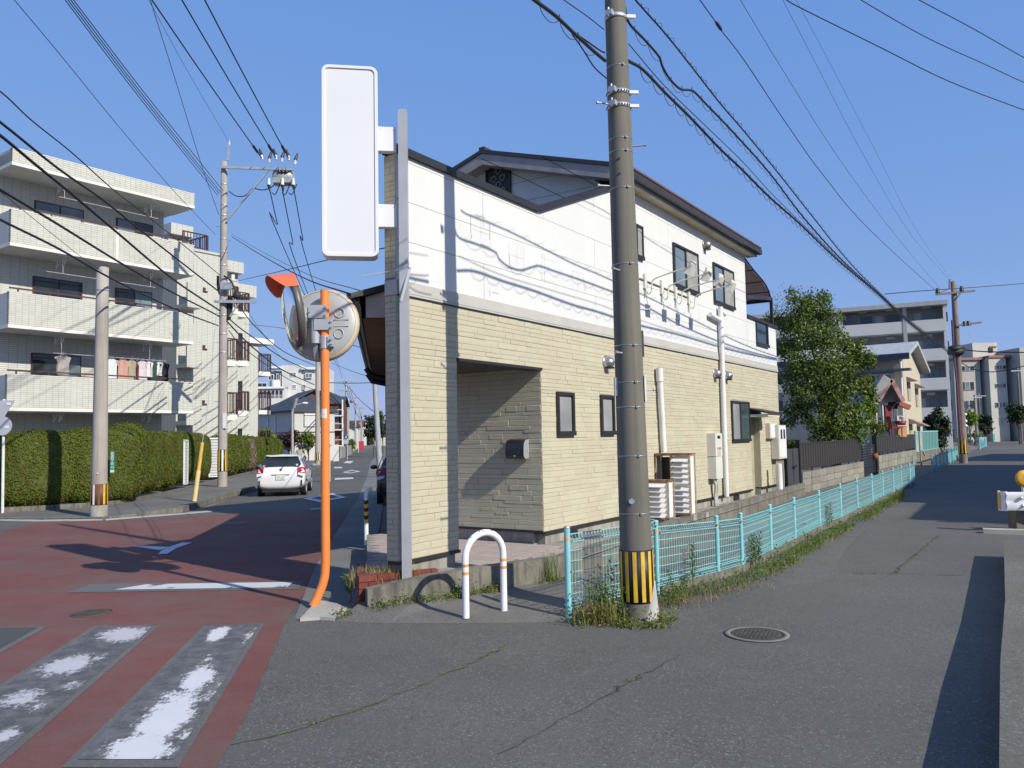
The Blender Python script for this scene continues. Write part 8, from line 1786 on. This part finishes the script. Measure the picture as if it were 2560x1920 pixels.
for c in ((1.65, 8.35), (1.9, 8.6), (2.1, 8.75), (2.3, 8.95), (2.0, 8.5), (2.5, 9.05), (2.75, 9.25)): tuft(d1_, (*c, 0), 34, .07, .12, r, .005, 1.3)
# foot of the retaining wall
for i in range(60):
    f = i / 59; k = f * 4; j = int(min(k, 3)); a, c = V3(rw[j]), V3(rw[j + 1]); q = a.lerp(c, k - j); q = V3((q.x + .05, q.y - .05, .09)); m_ = .5 + .5 * mnoise.noise(V3((f * 9, .3, 2)))
    if m_ > .42: patch(g1, q, int(22 * m_), r, .035, .05 * m_ + .01, .032); tuft(d1_, q, int(8 * m_), .07 * m_ + .02, .03, r, .005, .8)
patch(g1, (-.62, 8.66, .09), 110, r, .05, .07, .04); patch(g1, (-1.35, 8.2, .08), 60, r, .05, .03, .035); patch(g1, (-1.72, 8.05, .03), 60, r, .05, .03, .04)
for k in range(14): tuft(g1, (.42 + r.gauss(0, .05), 9.35 + r.gauss(0, .05), .1), 4, .42, .03, r, .006, .7)
o = g1.obj('weeds', WEED); o['kind'] = 'stuff'; o = d1_.obj('dry_grass', DRY); o['kind'] = 'stuff'
# dry grass in the planter
b = B()
for k in range(26): f = r.random(); q = V3((-1.62, 8.75, 0)).lerp(V3((-1.2, 8.72, 0)), f); tuft(b, (q.x + r.gauss(0, .06), q.y + r.gauss(0, .10), .22), 26, .22, .05, r, .005, .9)
o = b.obj('planter_grass', leafmat('straw', (.28, .21, .10), (.46, .37, .19), .25)); o['kind'] = 'stuff'
# individual tall weeds
def tall_weed(label, c, h, n, seed, spread=.05, lw=.022, ll=.11):
    r = random.Random(seed); t = thing('tall_weed', label, 'plant', c); b, s_ = B(), B()
    for k in range(n):
        x, y = r.gauss(0, spread), r.gauss(0, spread); hh = h * r.uniform(.7, 1.0); lx, ly = r.gauss(0, .04), r.gauss(0, .04); s_.tube([(x, y, 0), (x + lx * .5, y + ly * .5, hh * .5), (x + lx, y + ly, hh)], [.005, .004, .002], 5)
        for j in range(34):
            f = .22 + .78 * j / 33; a = j * 2.4 + k; l = ll * (1.15 - .55 * f) * r.uniform(.8, 1.15); p = V3((x + lx * f, y + ly * f, hh * f)); d = V3((cos(a), sin(a), .55)); tip = p + d * l; sd = V3((-sin(a), cos(a), 0)) * lw * .5; md = p + d * l * .5 + V3((0, 0, .01)); b.add([p, md + sd, tip - V3((0, 0, l * .25)), md - sd], [(0, 1, 2, 3)])
    s_.obj('stem', WEED, t); b.obj('leaf_spray', leafmat('weed_green', (.06, .11, .025), (.13, .19, .04), .3), t)
tall_weed('tall leafy weed at the fence, first right of the big pole', (1.96, 9.12, .0), .52, 2, 1, .04); tall_weed('shorter weed just right of the big pole at the fence foot', (1.66, 8.72, 0), .30, 2, 2, .04, .02, .09); tall_weed('tall clump of weeds at the fence past the double post', (3.15, 10.55, 0), .5, 5, 3, .07); tall_weed('weeds climbing the fence farther along the path', (5.75, 14.85, 0), .55, 4, 4, .08)
t = thing('leafy_weed', 'bright green leafy weed growing by the gutter beside the brick planter', 'plant', (-1.78, 8.75, .02)); b = B(); r2 = random.Random(6)
for k in range(20): a = r2.uniform(0, 2 * pi); l = r2.uniform(.1, .19); p = V3((0, 0, r2.uniform(.05, .26))); d = V3((cos(a), sin(a), r2.uniform(.1, .8))); sd = V3((-sin(a), cos(a), 0)) * .024; b.add([p, p + d * l * .5 + sd, p + d * l - V3((0, 0, .05)), p + d * l * .5 - sd], [(0, 1, 2, 3)])
b.obj('leaf', LEAFY, t); b = B(); b.tube([(0, 0, 0), (.01, 0, .24)], .006, 5); b.obj('stem', WEED, t)
for o in bpy.data.objects:
    if o.type == 'MESH' and o.parent is None and o.get('kind') is None and o.get('label') is None: print('UNTAGGED', o.name)
